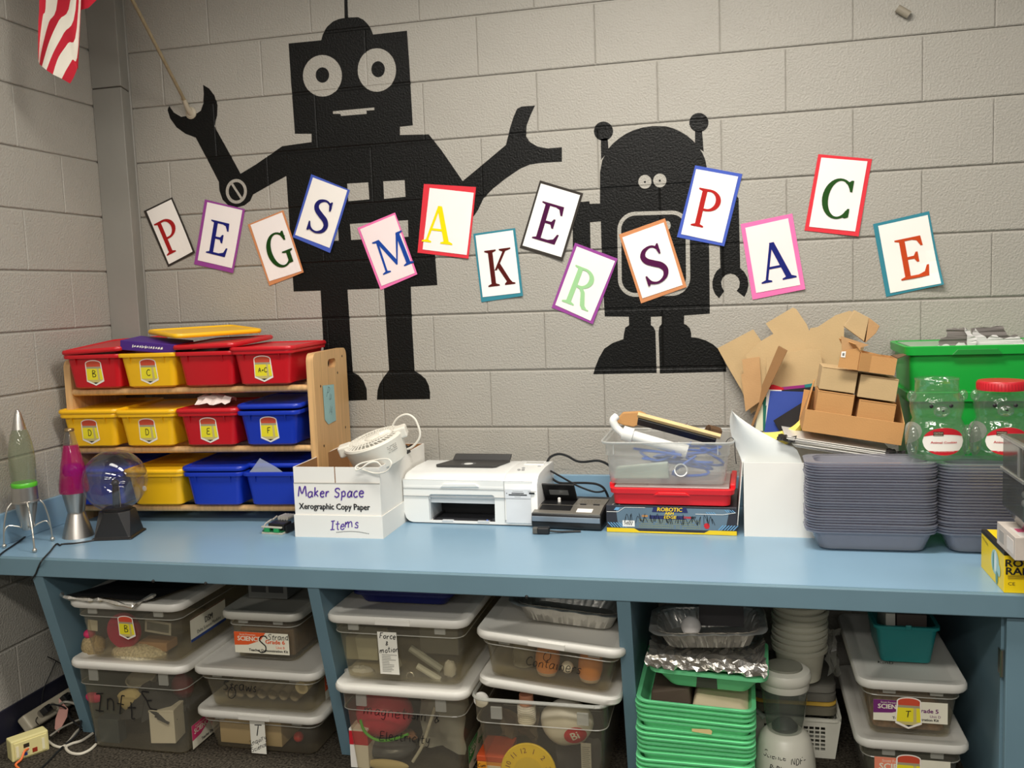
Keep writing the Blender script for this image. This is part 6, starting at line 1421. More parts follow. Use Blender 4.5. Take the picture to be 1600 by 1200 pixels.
# ------------------------------------------------------------------ bay 1, left stack
t = storage_bin('large clear bin with scribbled writing, at the bottom left under the bin labelled B', -.322, -.775, .0006, .334, .42, .288, latch=False)
hand('Inft', .062, .0022, MARK, t, (.11, -.0150, .150), slant=.1, wob=.16, seed=2, ux=(1, -.0, -.05), uz=(0, -.06, 1)); hand('E', .055, .0022, MARK, t, (.245, -.0150, .175), slant=-.4, wob=.12, seed=3, uz=(0, -.06, 1))
lb = sci_label(t, .02, .20, .01, .085, 0, (206, 60, 110), 'Grade K', 'Unit A', 'Teacher Demonstration Kit', face='side', xs=.3445)
p = on_y(173, 1147, -.72); solo('grey_case', MB().box(-.045, .045, -.02, .02, -.055, .06), mat('case_slate', (70, 80, 88), rough=.5), 'dark slate square case inside the bottom left bin', 'case', (p.x, p.y, p.z), bevel=.004)
p = on_y(262, 1152, -.71); t2 = thing('small_carton', 'small white carton inside the bottom left bin, right front corner', 'box', (p.x, p.y, .014), .15)
part('carton', MB().box(-.04, .04, -.03, .04, 0, .10), CARDW, t2, bevel=.001); part('carton_lid', MB().box(-.041, .041, -.031, .041, .1002, .108), CARDW, t2, bevel=.001)
solo('dark_cloth', crumple(9, 7, lambda a, b: ((a - .5) * .17, (b - .5) * .12, .10 * math.sin(PI * a) * math.sin(PI * b) + .02), .014, 9), mat('cloth_dark', (58, 60, 66), rough=.9), 'bunched dark cloth in the middle of the bottom left bin', 'cloth', (-.150, -.69, .075), smooth=True)
blob('yellow_pouch', 'pale yellow pouch near the top of the bottom left bin', 'bag', (205, 1092), -.70, 22, (1, .6, .8), mat('pouch_yellow', (206, 190, 140), rough=.7), bump=.08, seed=2)
blob('pink_triangle', 'pink pointed toy at the left wall of the bottom left bin', 'toy', (146, 1090), -.73, 11, (1.3, .5, .8), mat('toy_pink', (206, 50, 100), rough=.5), n=6)
blob('purple_ball', 'purple and pink crinkled ball in the bottom left bin', 'ball', (268, 1120), -.66, 15, (1.2, .8, .7), mat('crinkle_purple', (150, 50, 120), rough=.5), bump=.12, seed=3)
blob('red_bag', 'dark red bag seen through the right top corner of the bottom left bin', 'bag', (285, 1072), -.60, 19, (1, .8, 1), mat('bag_red', (150, 40, 60), rough=.6), bump=.08, seed=4)
blob('clear_bag', 'white crinkled plastic bag along the floor of the bottom left bin', 'bag', (212, 1168), -.715, 16, (2.2, .7, .6), mat('bag_pale', (188, 186, 178), rough=.5), bump=.12, seed=5)
p = on_y(222, 1062, -.60); solo('round_tub', MB().lathe([(.045, -.012), (.05, .012), (.046, .014), (.04, .0)], 24), mat('tub_pale', (206, 202, 190), rough=.4), 'pale round tub lid seen in the top of the bottom left bin', 'tub', (p.x, p.y, p.z), tilt=(.3, 0, 0), smooth=True)

t = storage_bin('clear bin with pencil sticker B on its front, second up at the far left', -.306, -.775, .2972, .318, .42, .184, latch=False)
pencil_sticker(t, frame_mat((.158, -.0185, .108), (1, 0, 0), (0, -.10, 1)), 'B', .020, 1.0)
lb = part('side_label', MB().add([(.3395, .035, .048), (.3395, .235, .048), (.341, .235, .122), (.341, .035, .122)], [(0, 1, 2, 3)]), mat('label_cream', (232, 228, 208), rough=.55), t)
part('label_edge', MB().add([(.3402, .035, .112), (.3402, .235, .112), (.3414, .235, .122), (.3414, .035, .122)], [(0, 1, 2, 3)]), mat('edge_brown', (110, 74, 50), rough=.6), lb); part('label_edge', MB().add([(.3402, .035, .048), (.3402, .235, .048), (.3402, .235, .057), (.3402, .035, .057)], [(0, 1, 2, 3)]), mat('edge_blue', (40, 66, 130), rough=.6), lb)
me = text_mesh('DSM', .026, sx=.9, bold=.0005); me.transform(frame_mat((.3418, .135, .092), (0, 1, 0), (0, 0, 1))); link('lettering', me, INK, lb)
me = text_mesh('Delta Science Modules', .0155, sx=.95); me.transform(frame_mat((.3418, .135, .070), (0, 1, 0), (0, 0, 1))); link('lettering', me, INK, lb)
p = on_y(194, 985, -.735); solo('pink_disc', MB().lathe([(.052, -.012), (.056, -.008), (.056, .008), (.052, .012)], 32, axis='y'), mat('disc_pink', (176, 26, 70), rough=.4), 'round dark pink tin standing in the bin with sticker B', 'tin', (p.x, p.y, p.z), bevel=.002, smooth=True)
blob('bean_bag', 'clear bag of cream beans on the floor of the bin with sticker B', 'bag', (218, 1020), -.725, 22, (2.2, 1.0, .75), mat('beans_cream', (206, 196, 168), rough=.7, var=.35, vscale=160, bump=1, bscale=160), bump=.05, seed=6)
blob('bean_bag', 'small clear bag of tan beans at the left of the bin with sticker B', 'bag', (146, 1008), -.725, 18, (1.1, .8, 1), mat('beans_tan', (170, 150, 110), rough=.7, var=.3, vscale=160, bump=1, bscale=160), bump=.06, seed=7)
p = on_y(145, 977, -.745); solo('picture_card', MB().box(-.017, .017, -.001, .001, -.017, .017), mat('card_pale', (200, 196, 182), rough=.6), 'small pale square card inside the bin with sticker B, left front', 'card', (p.x, p.y, p.z), tilt=(0, .08, 0))
blob('pink_ball', 'pink ball below the square card in the bin with sticker B', 'ball', (140, 990), -.73, 9, (1, 1, .8), MATS['toy_pink'])
p = on_y(247, 980, -.74); t2 = thing('photo_card', 'framed grey photo card in the right half of the bin with sticker B', 'card', (p.x, p.y, p.z), .0, None, (0, .10, 0))
part('card', MB().box(-.045, .045, -.001, .001, -.020, .020), mat('card_grey', (166, 164, 158), rough=.6), t2); part('photo', MB().box(-.038, .038, -.0016, -.0009, -.013, .013), mat('photo_dark', (90, 92, 88), rough=.5, var=.4, vscale=40), t2)
p = on_y(247, 1005, -.70); solo('wood_block', MB().box(-.05, .05, -.03, .03, -.014, .014), mat('block_tan', (168, 132, 96), rough=.7), 'tan wooden block in the right half of the bin with sticker B', 'block', (p.x, p.y, p.z), bevel=.003)
# foil edged black sheet on its lid
Z = .4905
gpx = [(105, 927), (160, 936), (214, 946), (240, 936)]
mb = crumple(10, 5, lambda a, b: (-.365 + .30 * a + .10 * b * 1.0, -.80 - .012 * a + .24 * b, Z + .004 + .006 * math.sin(PI * a) * (1 - b)), .0016, 12)
t = thing('black_sheet', 'black sheet with crinkled silver edge lying on the far left bin lid', 'sheet', (0, 0, 0))
part('sheet', mb, mat('sheet_black', (22, 21, 22), rough=.55), t)
part('foil_edge', MB().tube(smoothpts([(-.368, -.79, Z + .012), (-.34, -.815, Z + .009), (-.25, -.818, Z + .004), (-.20, -.822, Z + .008), (-.10, -.832, Z - .004), (-.085, -.822, Z + .002), (-.055, -.77, Z + .014)], 4), [.004 + .002 * ((i * 7) % 3) for i in range(25)], 5), mat('foil', (222, 219, 212), rough=.26, metal=.9, bump=.8, bscale=60), t)

# ------------------------------------------------------------------ bay 1, right stack
t = storage_bin('flat clear bin with a taped T note, lowest of the stack beside the left support', .066, -.715, .0006, .346, .40, .132, latch=True)
n_ = note_paper(t, .145, .195, .006, .108, -.021, lean=-.0)
hand('T', .036, .0015, MARK, n_, (.170, -.0216, .080), wob=.1); hand('Inquiry', .0145, .0008, MARK, n_, (.170, -.0216, .048), ux=(1, 0, .5), uz=(-.5, 0, 1), wob=.1); hand('Science', .0135, .0008, MARK, n_, (.171, -.0216, .026), ux=(1, 0, .45), uz=(-.45, 0, 1), wob=.1)
solo('cork_board', MB().box(0, .21, 0, .25, 0, .088), mat('cork_tan', (206, 186, 150), rough=.8), 'pale tan block filling the left half of the bin with T note', 'block', (.082, -.695, .010), bevel=.002)
p = on_y(468, 1172, -.66); solo('red_ball', MB().ball((0, 0, 0), .016, 16, 10), mat('ball_red', (200, 60, 60), rough=.4), 'small red ball in the right half of the bin with T note', 'ball', (p.x, -.66, .030), smooth=True)
t = storage_bin('flat clear bin of cardboard tubes, middle of the stack beside the left support', .076, -.730, .1442, .345, .39, .130)
sci_label(t, .05, .20, .02, .095, 0, (224, 90, 48), 'Grade 4', 'Unit C', 'Teacher Demonstration Kit', face='side', xs=.3625)
hand('Straws', .028, .0013, MARK, t, (.115, -.0150, .075), wob=.1); 
mb = hand_mesh('o', .062, .0011, wob=.03).xf(frame_mat((.088, -.0150, .062), (1, 0, 0), (0, 0, 1))); part('handwriting', mb, MARK, t)
for i in range(7):
    x = .115 + .037 * i; solo('cardboard_tube', MB().lathe([(.0165, 0), (.0165, .22), (.0145, .22), (.0145, 0)], 18, axis='y', cap0=False, cap1=False).xf(Matrix.Scale(-1, 4, (0, 1, 0))), mat('tube_grey', (176, 166, 148), rough=.8), 'cardboard tube lying in the flat bin, %s from the left' % ('first', 'second', 'third', 'fourth', 'fifth', 'sixth', 'seventh')[i], 'tube', (x, -.68, .1705), smooth=True, group='cardboard tubes in the flat bin')
p = on_y(472, 1090, -.70); solo('paper_roll', MB().lathe([(.021, -.03), (.021, .12), (.012, .12), (.012, -.03)], 20, axis='y').xf(Matrix.Scale(-1, 4, (0, 1, 0))), mat('roll_cream', (226, 214, 180), rough=.8), 'cream paper roll at the right end of the flat bin of tubes', 'roll', (p.x, -.67, .212), .0, smooth=True, tilt=(.15, 0, 0))
t = storage_bin('small clear bin with orange science kit label, top of the stack beside the left support', .148, -.690, .2835, .206, .34, .150, lidmat=mat('lid_grey', (176, 174, 164), rough=.45), flare=.012)
lb = sci_label(t, .012, .194, .026, .092, -.0140, (226, 92, 40), 'Grade 6', 'Unit B', 'Teacher Demonstration Kit')
hand('S', .056, .0019, MARK, t, (.108, -.0164, .054), wob=.05, slant=.1); hand('Strand', .017, .0008, MARK, t, (.160, -.0164, .080), wob=.08)
solo('brown_contents', MB().box(0, .18, 0, .28, 0, .085), mat('contents_brown', (120, 98, 74), rough=.8, var=.3, vscale=30), 'brown material filling the small bin with orange science label', 'material', (.160, -.668, .293), bevel=.006)
t = thing('grey_pouch', 'grey and white printed pouch standing on the small bin with science label', 'case', (.150, -.59, .4415))
part('case', MB().box(0, .135, 0, .15, 0, .12), mat('pouch_grey', (120, 122, 118), rough=.5), t, bevel=.003)
for x in (.012, .072): part('window', MB().box(x, x + .05, -.001, .0, .02, .10), mat('pouch_dark', (60, 62, 62), rough=.4), t)

# ------------------------------------------------------------------ bay 2, left stack
t = storage_bin('tall clear bin with handwriting about magnetism, below the force bin', .572, -.800, .0006, .326, .42, .280)
hand('magnetism', .0300, .0012, MARK, t, (.145, -.0172, .207), wob=.07, ux=(1, 0, -.03)); hand('&', .0295, .0011, MARK, t, (.268, -.0172, .201)); hand('Electricity', .026, .0011, MARK, t, (.168, -.0150, .135), wob=.07) 
blob('pink_balloon', 'large pink ball behind the magnetism writing', 'ball', (601, 1113), -.70, 37, (1.25, 1, 1), mat('balloon_pink', (206, 54, 82), rough=.4), n=24)
pts = [on_y(u, v, -.785) for u, v in ((563, 1125), (570, 1143), (586, 1155), (605, 1157), (625, 1152), (638, 1147))]
tag(link('green_tube', MB().tube(smoothpts(pts, 6), .0042, 8).mesh('green_tube', smooth=True), mat('tube_green', (96, 190, 60), rough=.4)), 'bright green bent tube in the magnetism bin', 'tube')
p = on_y(559, 1172, -.77); t2 = thing('red_white_box', 'small red and white box at the left front of the magnetism bin', 'box', (p.x, -.775, .012))
part('carton', MB().box(-.022, .035, 0, .10, 0, .070), CARDW, t2, bevel=.001); part('red_top', MB().box(-.0225, .0355, -.0006, .1005, .0702, .112), mat('box_red', (200, 36, 50), rough=.45), t2, bevel=.001); part('white_lid', MB().box(-.022, .035, 0, .10, .1122, .118), CARDW, t2)
blob('glass_dish', 'dark glass dish with coils in the middle of the magnetism bin', 'dish', (610, 1166), -.70, 30, (1.4, 1, .55), mat('dish_dark', (84, 88, 96), rough=.25, var=.3, vscale=30), n=24)
pts = [on_y(u, v, -.74) for u, v in ((680, 1105), (670, 1135), (660, 1165), (645, 1190))]
tag(link('clear_tube', MB().tube(smoothpts(pts, 5), .005, 8).mesh('clear_tube', smooth=True), mat('tube_clear', (206, 206, 196), rough=.2)), 'clear plastic tubing curving through the right of the magnetism bin', 'tube')
blob('orange_wires', 'bundle of orange and blue wires above the glass dish', 'wire', (618, 1150), -.66, 22, (1.6, .7, .6), mat('wire_orange', (150, 106, 78), rough=.6, var=.5, vscale=60), bump=.15, seed=8)
blob('yellow_strip', 'pale yellow strip at the bottom of the magnetism bin', 'strip', (605, 1195), -.76, 9, (4, .6, 1), MATS['pouch_yellow'])
solo('grey_bag', crumple(7, 7, lambda a, b: (a * .14, .02 * math.sin(5 * a + 3 * b), b * .16), .008, 14), mat('bag_grey', (150, 152, 150), rough=.5), 'crinkled grey plastic bag in the right half of the magnetism bin', 'bag', (.745, -.70, .05), smooth=True)
sci_label(t, .03, .20, .02, .10, 0, (60, 150, 80), 'Grade 4', 'Unit C', 'Teacher Demonstration Kit', face='side', xs=.3395)
t = storage_bin('clear bin with a Force and motion note on its front', .556, -.790, .2888, .346, .42, .192, latch=True)
n_ = note_paper(t, .120, .177, .030, .152, -.0205, lean=.004)
hand('Force', .0160, .0011, MARK, n_, (.147, -.0211, .139), wob=.06); hand('&', .013, .0010, MARK, n_, (.144, -.0211, .119)); hand('motion', .0145, .0010, MARK, n_, (.1495, -.0211, .100), ux=(1, 0, .12), wob=.06)
mb = MB(); rq = random.Random(3)
for j in range(11): mb.box(.127, .127 + rq.uniform(.02, .045), -.0212, -.0208, .038 + .0048 * j, .0392 + .0048 * j)
part('small_print', mb, mat('print_grey2', (130, 130, 124), rough=.7), n_)
def stick(u0, v0, u1, v1, y, r, m_, lab, name='clear_rod'):
    a, b = on_y(u0, v0, y), on_y(u1, v1, y); tag(link(name, MB().tube([a, a.lerp(b, .5), b], r, 8).mesh(name, smooth=True), m_), lab, 'rod')
RODC = mat('rod_clear', (196, 198, 190), rough=.2)
stick(652, 1040, 688, 1062, -.75, .009, RODC, 'thick clear rod lying in the right half of the force bin'); stick(641, 1012, 690, 1046, -.70, .011, mat('rod_grey', (160, 164, 158), rough=.25), 'long grey clear rod slanting behind the thick rod')
p = on_y(612, 1057, -.74); solo('white_wedge', MB().prism([(-.03, -.008), (.03, -.006), (.022, .014)], -.012, .012), mat('wedge_white', (206, 206, 196), rough=.4), 'white plastic wedge on the floor of the force bin', 'block', (p.x, p.y, .318))
p = on_y(641, 1056, -.75); solo('metal_ring', MB().tube([(.011 * math.cos(i * PI / 8), 0, .011 * math.sin(i * PI / 8)) for i in range(17)], .002, 6), WIRE, 'small metal ring on the floor of the force bin', 'ring', (p.x, p.y, p.z), smooth=True)
p = on_y(570, 1030, -.66); solo('pale_box', MB().box(-.055, .055, -.03, .06, -.05, .02), mat('box_pale', (190, 188, 168), rough=.5), 'pale plastic box in the left half of the force bin', 'box', (p.x, p.y, .352), bevel=.004)
blob('clear_bag', 'crumpled clear bag in the left bottom of the force bin', 'bag', (562, 1050), -.73, 16, (1.6, .8, .6), MATS['bag_pale'], bump=.12, seed=9)
blob('clear_bag', 'crumpled clear bag in the right corner of the force bin', 'bag', (703, 1045), -.74, 11, (1, .8, 1.2), MATS['bag_pale'], bump=.14, seed=10)
p = on_y(690, 1030, -.62); solo('grey_block', MB().box(-.06, .06, -.02, .04, -.05, .05), mat('block_grey', (130, 130, 122), rough=.6), 'grey block at the back right of the force bin', 'block', (p.x, p.y, .362), bevel=.004)
BT = mat('tray_navy', (16, 28, 100), rough=.4)
def tray_mesh(w, d, h, f=.02, lip=.008):
    return MB().loft([R(f, w - f, f, d - f, .02, 0), R(f - .004, w - f + .004, f - .004, d - f + .004, .022, .004), R(.004, w - .004, .004, d - .004, .026, h - lip), R(-.008, w + .008, -.008, d + .008, .03, h - lip + .001), R(-.009, w + .009, -.009, d + .009, .03, h), R(.002, w - .002, .002, d - .002, .026, h), R(f + .003, w - f - .003, f + .003, d - f - .003, .02, .006)]).mesh('tray', smooth=True)
bme = tray_mesh(.29, .24, .036); bme.materials.append(BT)
for k in range(6):
    o = link('blue_tray', bme, None); o.location = (.572 + .001 * (k % 2), -.725, .4893 + .0075 * k); tag(o, 'flat navy blue tray nested on the force bin lid, %s from the bottom' % ('lowest', 'second', 'third', 'fourth', 'fifth', 'sixth')[k], 'tray', 'blue trays nested on the force bin')

# ------------------------------------------------------------------ bay 2, right stack
t = storage_bin('tall open clear bin holding cups and a yellow clock dial, lid lying crooked on it', .968, -.805, .0006, .328, .42, .272, lid=False)
LT = (0, math.radians(5.2), 0)
p0 = Vector((.957, -.820, .3075))
TMl = Matrix.Translation(p0) @ Matrix.Rotation(math.radians(5.2), 4, 'Y') @ Matrix.Rotation(-.015, 4, 'Z')
t2 = thing('loose_lid', 'white storage lid lying crooked on the open bin of cups', 'lid'); t2.matrix_world = TMl
part('lid_panel', MB().loft([R(.004, .391, .004, .446, .038, 0), R(0, .395, 0, .45, .04, .005), R(0, .395, 0, .45, .04, .018), R(.005, .390, .005, .445, .036, .024), R(.025, .370, .025, .425, .02, .024), R(.03, .365, .03, .42, .018, .0195)]), LIDW, t2, smooth=True)
t = storage_bin('clear bin marked Containers with orange jars, tilted on the crooked lid', 0, 0, 0, .335, .38, .130, latch=True)
t.matrix_world = TMl @ Matrix.Translation((.028, .022, .0246)); TC = t.matrix_world.copy()
hand('Containers', .0245, .0010, MARK, t, (.183, -.0155, .062), ux=(1, 0, -.03), wob=.07); 
c_ = hand_mesh('o', .046, .0009, wob=.02).xf(frame_mat((.165, -.0175, .092), (1, 0, 0), (0, 0, 1))); part('handwriting', c_, MARK, t)
ORJ = mat('jar_orange', (226, 146, 70), rough=.4, var=.05)
for x, lab in ((.152, 'orange round jar in the Containers bin, left of the white ball'), (.272, 'orange round jar in the Containers bin, right of the white ball')):
    o = thing('orange_jar', lab, 'jar', group='orange jars in the Containers bin'); o.matrix_world = TC @ Matrix.Translation((x, .06, .008))
    part('jar_body', MB().lathe([(.022, 0), (.028, .003), (.034, .03), (.034, .05), (.028, .074), (.024, .080), (.024, .092), (.020, .094)], 24), ORJ, o, smooth=True)
    part('jar_foot', MB().lathe([(.026, -.003), (.0295, .006), (.027, .007)], 24), mat('foot_glass', (196, 180, 160), rough=.2), o, smooth=True)
o = solo('white_ball', MB().ball((0, 0, 0), .0165, 18, 12), PAPER, 'small white ball between the orange jars in the Containers bin', 'ball', smooth=True); o.matrix_world = TC @ Matrix.Translation((.212, .04, .040))
o = thing('ribbed_cup', 'clear ribbed plastic cup in the left of the Containers bin', 'cup'); o.matrix_world = TC @ Matrix.Translation((.078, .09, .008))
part('cup', MB().lathe([(.03 - .0015 * (i % 2) + .0006 * i, .006 * i) for i in range(16)], 20), clear_mat('cup_plastic', (206, 204, 186), body=.4, rough=.2), o, smooth=True)
# foil pan
FOILB = mat('foil_pan', (226, 223, 216), rough=.33, metal=.88, var=.1, vscale=20, bump=.35, bscale=40)
def foil_pan(label, w, d, h, M, rip=.003, n=90):
    t = thing('foil_pan', label, 'pan'); t.matrix_world = M
    rings = []
    for k, (ins, z, rp) in enumerate(((.034, 0, .0), (.026, .003, .2), (.010, h * .8, 1), (.0, h * .94, .5), (-.014, h, .1), (-.018, h - .003, .1), (-.013, h - .005, .1))):
        base = rrect(-w / 2 + ins, w / 2 - ins, -d / 2 + ins, d / 2 - ins, .045 - ins * .3 if ins > 0 else .05, 6); L = len(base); ring = []
        per = []
        for i in range(L):
            a, b = Vector(base[i]), Vector(base[(i + 1) % L]); m = max(1, int((b - a).length / .008))
            for j in range(m): per.append(a.lerp(b, j / m))
        N = 160; ring = []
        cum = [0]
        for i in range(len(per)): cum.append(cum[-1] + (per[(i + 1) % len(per)] - per[i]).length)
        j = 0
        for i in range(N):
            s_ = cum[-1] * i / N
            while cum[j + 1] < s_: j += 1
            f_ = (s_ - cum[j]) / max(1e-9, cum[j + 1] - cum[j]); q_ = per[j % len(per)].lerp(per[(j + 1) % len(per)], f_)
            nr = q_.normalized(); r_ = rip * rp * math.sin(i * PI * .5 + (i % 3)) ; ring.append((q_.x + nr.x * r_, q_.y + nr.y * r_, z + (.001 * math.sin(i * .7) if k > 3 else 0)))
        rings.append(ring)
    part('pan_shell', MB().loft(rings, cap0=True, cap1=False), FOILB, t, smooth=True, autosmooth=50)
    part('pan_lining', MB().loft([[(x * .97, y * .97, z + .002) for x, y, z in rings[1]], [(x * .985, y * .985, z + .001) for x, y, z in rings[3]]], cap0=True, cap1=False), FOILB, t, smooth=True)
    return t
a = on_y(822, 976, -.72); b = on_y(940, 992, -.72)
foil_pan('crinkled foil pan standing on the lid of the Containers bin', .300, .21, .058, TC @ Matrix.Translation((.192, .165, .1385)) @ Matrix.Rotation(.03, 4, 'Z'))
# contents of the open bin
t2 = thing('paper_cups', 'stack of white paper cups with pink sleeve in the open bin', 'cup'); p = on_y(823, 1115, -.735); t2.location = (p.x, p.y, p.z)
for k in range(8): part('cup', MB().lathe([(.024, -.0035), (.0262, .0025), (.0262, .004), (.0235, .004)], 24, (0, 0, .0062 * k - .022)), PAPER, t2, smooth=True)
part('top_cup', MB().lathe([(.021, .030), (.0195, .058), (.0185, .058)], 24), mat('cup_peach', (214, 150, 120), rough=.6), t2, smooth=True)
p = on_y(886, 1128, -.72); t2 = thing('white_bag', 'round white bag with red printed patch in the open bin', 'bag', (p.x, p.y, p.z))
mb = MB().ball((0, 0, 0), .068, 28, 18, (1.1, .75, .95)); rr2 = random.Random(4)
for v in mb.v: v *= 1 + .025 * math.sin(v.x * 90 + v.z * 50)
part('bag', mb, mat('bag_white', (232, 230, 224), rough=.5), t2, smooth=True)
def onball(a, b, k): 
    x, z = a, b; q_ = max(0, 1 - (x / (.068 * 1.1)) ** 2 - (z / (.068 * .95)) ** 2); return (x, -.068 * .75 * math.sqrt(q_) * 1.03 - k, z)
ov = [(.030 + .030 * math.cos(i * PI / 12), -.016 + .026 * math.sin(i * PI / 12)) for i in range(24)]
mb = MB(); N_ = 8
for i in range(24):
    a0, a1 = ov[i], ov[(i + 1) % 24]
    for k in range(4):
        f0, f1 = k / 4, (k + 1) / 4; c0_ = (.030, -.016); L4 = lambda q_, f_: (c0_[0] + (q_[0] - c0_[0]) * f_, c0_[1] + (q_[1] - c0_[1]) * f_)
        mb.add([onball(*L4(a0, f0), .0015), onball(*L4(a1, f0), .0015), onball(*L4(a1, f1), .0015), onball(*L4(a0, f1), .0015)], [(0, 1, 2, 3)])
part('red_patch', mb, mat('patch_red', (206, 34, 50), rough=.5), t2)
me = text_mesh("Bi", .034, sx=.9, bold=.0008); 
for v in me.vertices: x, z = v.co.x * .94 - v.co.z * .34 + .030, v.co.z * .94 + v.co.x * .34 - .016; v.co = onball(x, z, .003)
link('lettering', me, PAPER, t2)
p = on_y(826, 1205, -.79); t2 = thing('clock_dial', 'round yellow plastic clock dial with red numbers in the open bin', 'clock', (p.x, p.y, p.z), 0, None, (-.12, 0, 0))
part('dial', MB().lathe([(.076, -.004), (.078, -.002), (.078, .003), (.076, .005)], 48, axis='y'), mat('dial_yellow', (240, 206, 30), rough=.4), t2, smooth=True)
part('dial_inset', MB().lathe([(.040, .0052), (.041, .0062)], 40, axis='y'), mat('dial_yellow2', (226, 196, 40), rough=.45), t2); part('hub', MB().lathe([(.010, .0064), (.009, .009)], 16, axis='y'), mat('hub_blue', (60, 70, 150), rough=.4), t2)
for h_ in range(1, 13):
    a = PI / 2 - h_ * PI / 6 + .25; lettering(str(h_), .020, mat('num_brown', (120, 60, 30), rough=.5), t2, (.058 * math.cos(a), -.0058, .058 * math.sin(a)), ux=(math.sin(a), 0, -math.cos(a)), uz=(math.cos(a), 0, math.sin(a)))
p = on_y(772, 1190, -.78); t2 = thing('orange_box', 'flat orange box at the left front of the open bin', 'box', (p.x, -.785, .012))
part('carton', MB().box(-.048, .038, 0, .12, 0, .058), mat('box_orange', (226, 150, 40), rough=.5), t2, bevel=.002); part('box_lid', MB().box(-.049, .039, -.001, .121, .0582, .075), mat('box_rust', (196, 80, 40), rough=.5), t2, bevel=.002)
part('print_strip', MB().box(-.02, .02, -.0012, -.0004, .040, .048), MATS['label_cream'], t2); hand('Cum', .010, .0006, MARK, t2, (-.034, -.0012, .046))
solo('brown_bag', crumple(8, 6, lambda a, b: (a * .12, .03 * math.sin(4 * a + 3 * b), b * .10), .008, 17), mat('bag_brown', (90, 76, 58), rough=.7, var=.4, vscale=30), 'crumpled brown bag above the orange box in the open bin', 'bag', (.985, -.70, .095), smooth=True)
solo('black_bag', crumple(8, 6, lambda a, b: (a * .13, .02 * math.sin(4 * a + 2 * b), b * .12), .006, 18), mat('bag_black', (60, 60, 66), rough=.5), 'dark plastic bag in the right bottom of the open bin', 'bag', (1.15, -.72, .02), smooth=True)
p = on_y(752, 1093, -.785); solo('white_disc', MB().lathe([(.020, -.006), (.022, 0), (.020, .006)], 24, axis='y'), PAPER, 'white round disc at the left top corner of the open bin', 'disc', (p.x, p.y, p.z), smooth=True)
p = on_y(775, 1075, -.70); solo('copper_wrap', crumple(6, 5, lambda a, b: (a * .10, b * .06, .02 * math.sin(PI * a)), .006, 19), mat('wrap_copper', (170, 96, 56), rough=.5), 'copper coloured crinkled wrap under the crooked lid', 'wrap', (.985, -.76, .272), smooth=True)
p = on_y(916, 1183, -.77); t2 = thing('printed_card', 'small grey printed card at the right front of the open bin', 'card', (p.x, p.y, p.z)); part('card', MB().box(-.014, .014, -.001, .001, -.04, .04), mat('card_grey2', (176, 176, 172), rough=.6), t2)
mb = MB()
for j in range(12): mb.box(-.011, .008 + .003 * (j % 2), -.0014, -.0009, -.034 + .0056 * j, -.032 + .0056 * j)
part('small_print', mb, MATS['print_grey2'], t2)
solo('bin_divider', MB().box(0, .29, 0, .002, 0, .002).add([], []), MATS['bag_grey'], 'thin divider rod across the open bin', 'rod', (.985, -.64, .17))

# ------------------------------------------------------------------ bay 3: green trays
GT = mat('tray_green', (122, 226, 160), rough=.45, var=.06, vscale=12)
gme = tray_mesh(.292, .40, .050, .016, .006); gme.materials.append(GT)
ordn = ['lowest', 'second', 'third', 'fourth', 'fifth', 'sixth', 'seventh', 'eighth', 'ninth', 'tenth', 'eleventh', 'twelfth', 'thirteenth', 'fourteenth', 'fifteenth', 'sixteenth', 'seventeenth', 'eighteenth', 'nineteenth', 'twentieth', 'twenty-first', 'twenty-second', 'twenty-third', 'twenty-fourth', 'twenty-fifth', 'twenty-sixth']
rg = random.Random(31); z = .0006; zs = []
gaps = [.0128] * 6 + [.020] + [.0125] * 5 + [.021] + [.0125] * 4
for k in range(len(gaps) + 1):
    o = link('green_tray', gme, None); tl_ = .006 * max(0, k - 6)
    o.location = (1.3955 + rg.uniform(-.002, .002), -.800 + rg.uniform(-.002, .002), z + (tl_ * .15)); o.rotation_euler = (rg.uniform(-.004, .004), min(.038, tl_ * .8), rg.uniform(-.006, .006) - .01)
    tag(o, 'mint green seed tray, %s from the floor in the tall nested stack' % ordn[k], 'tray', 'nested green trays'); ztop = z
    if k < len(gaps): z += gaps[k]
solo('paper_tag', MB().add([(0, 0, 0), (.050, -.001, -.004), (.052, -.001, .006), (.046, -.001, .010), (.0, 0, .008)], [(0, 1, 2, 3, 4)]), mat('tag_buff', (222, 200, 140), rough=.7), 'torn buff paper tag stuck between the green trays', 'tag', tuple(on_y(1081, 1143, -.816)))
zb_ = ztop + .012
solo('brown_sack', MB().loft([[(0, 0, 0), (.11, 0, 0), (.11, .2, 0), (0, .2, 0)], [(.004, .004, .055), (.104, .01, .07), (.104, .19, .07), (.004, .19, .06)]]), mat('sack_brown', (84, 70, 58), rough=.8), 'brown paper sack lying in the topmost green tray', 'bag', (1.425, -.765, zb_), -.02, bevel=.006)
solo('cream_sack', MB().loft([[(.0, 0, 0), (.14, 0, 0), (.14, .22, 0), (0, .22, 0)], [(-.002, -.004, .03), (.142, -.004, .02), (.142, .22, .03), (0, .22, .03)], [(.008, .01, .05), (.12, .012, .035), (.12, .2, .045), (.01, .2, .055)]]), mat('sack_cream', (214, 196, 164), rough=.7), 'cream paper packet lying in the topmost green tray, right of the brown sack', 'bag', (1.540, -.770, zb_), -.02, bevel=.006, smooth=True)
a = on_y(1013, 1043, -.80); b = on_y(1195, 1058, -.80)
t = thing('green_tray', 'mint green tray with grey tape patch, set crosswise on top of the stack', 'tray', (a.x + .006, -.800, ztop + .094), -.03, None, (0, .03, 0)); W_ = (b - a).length - .006
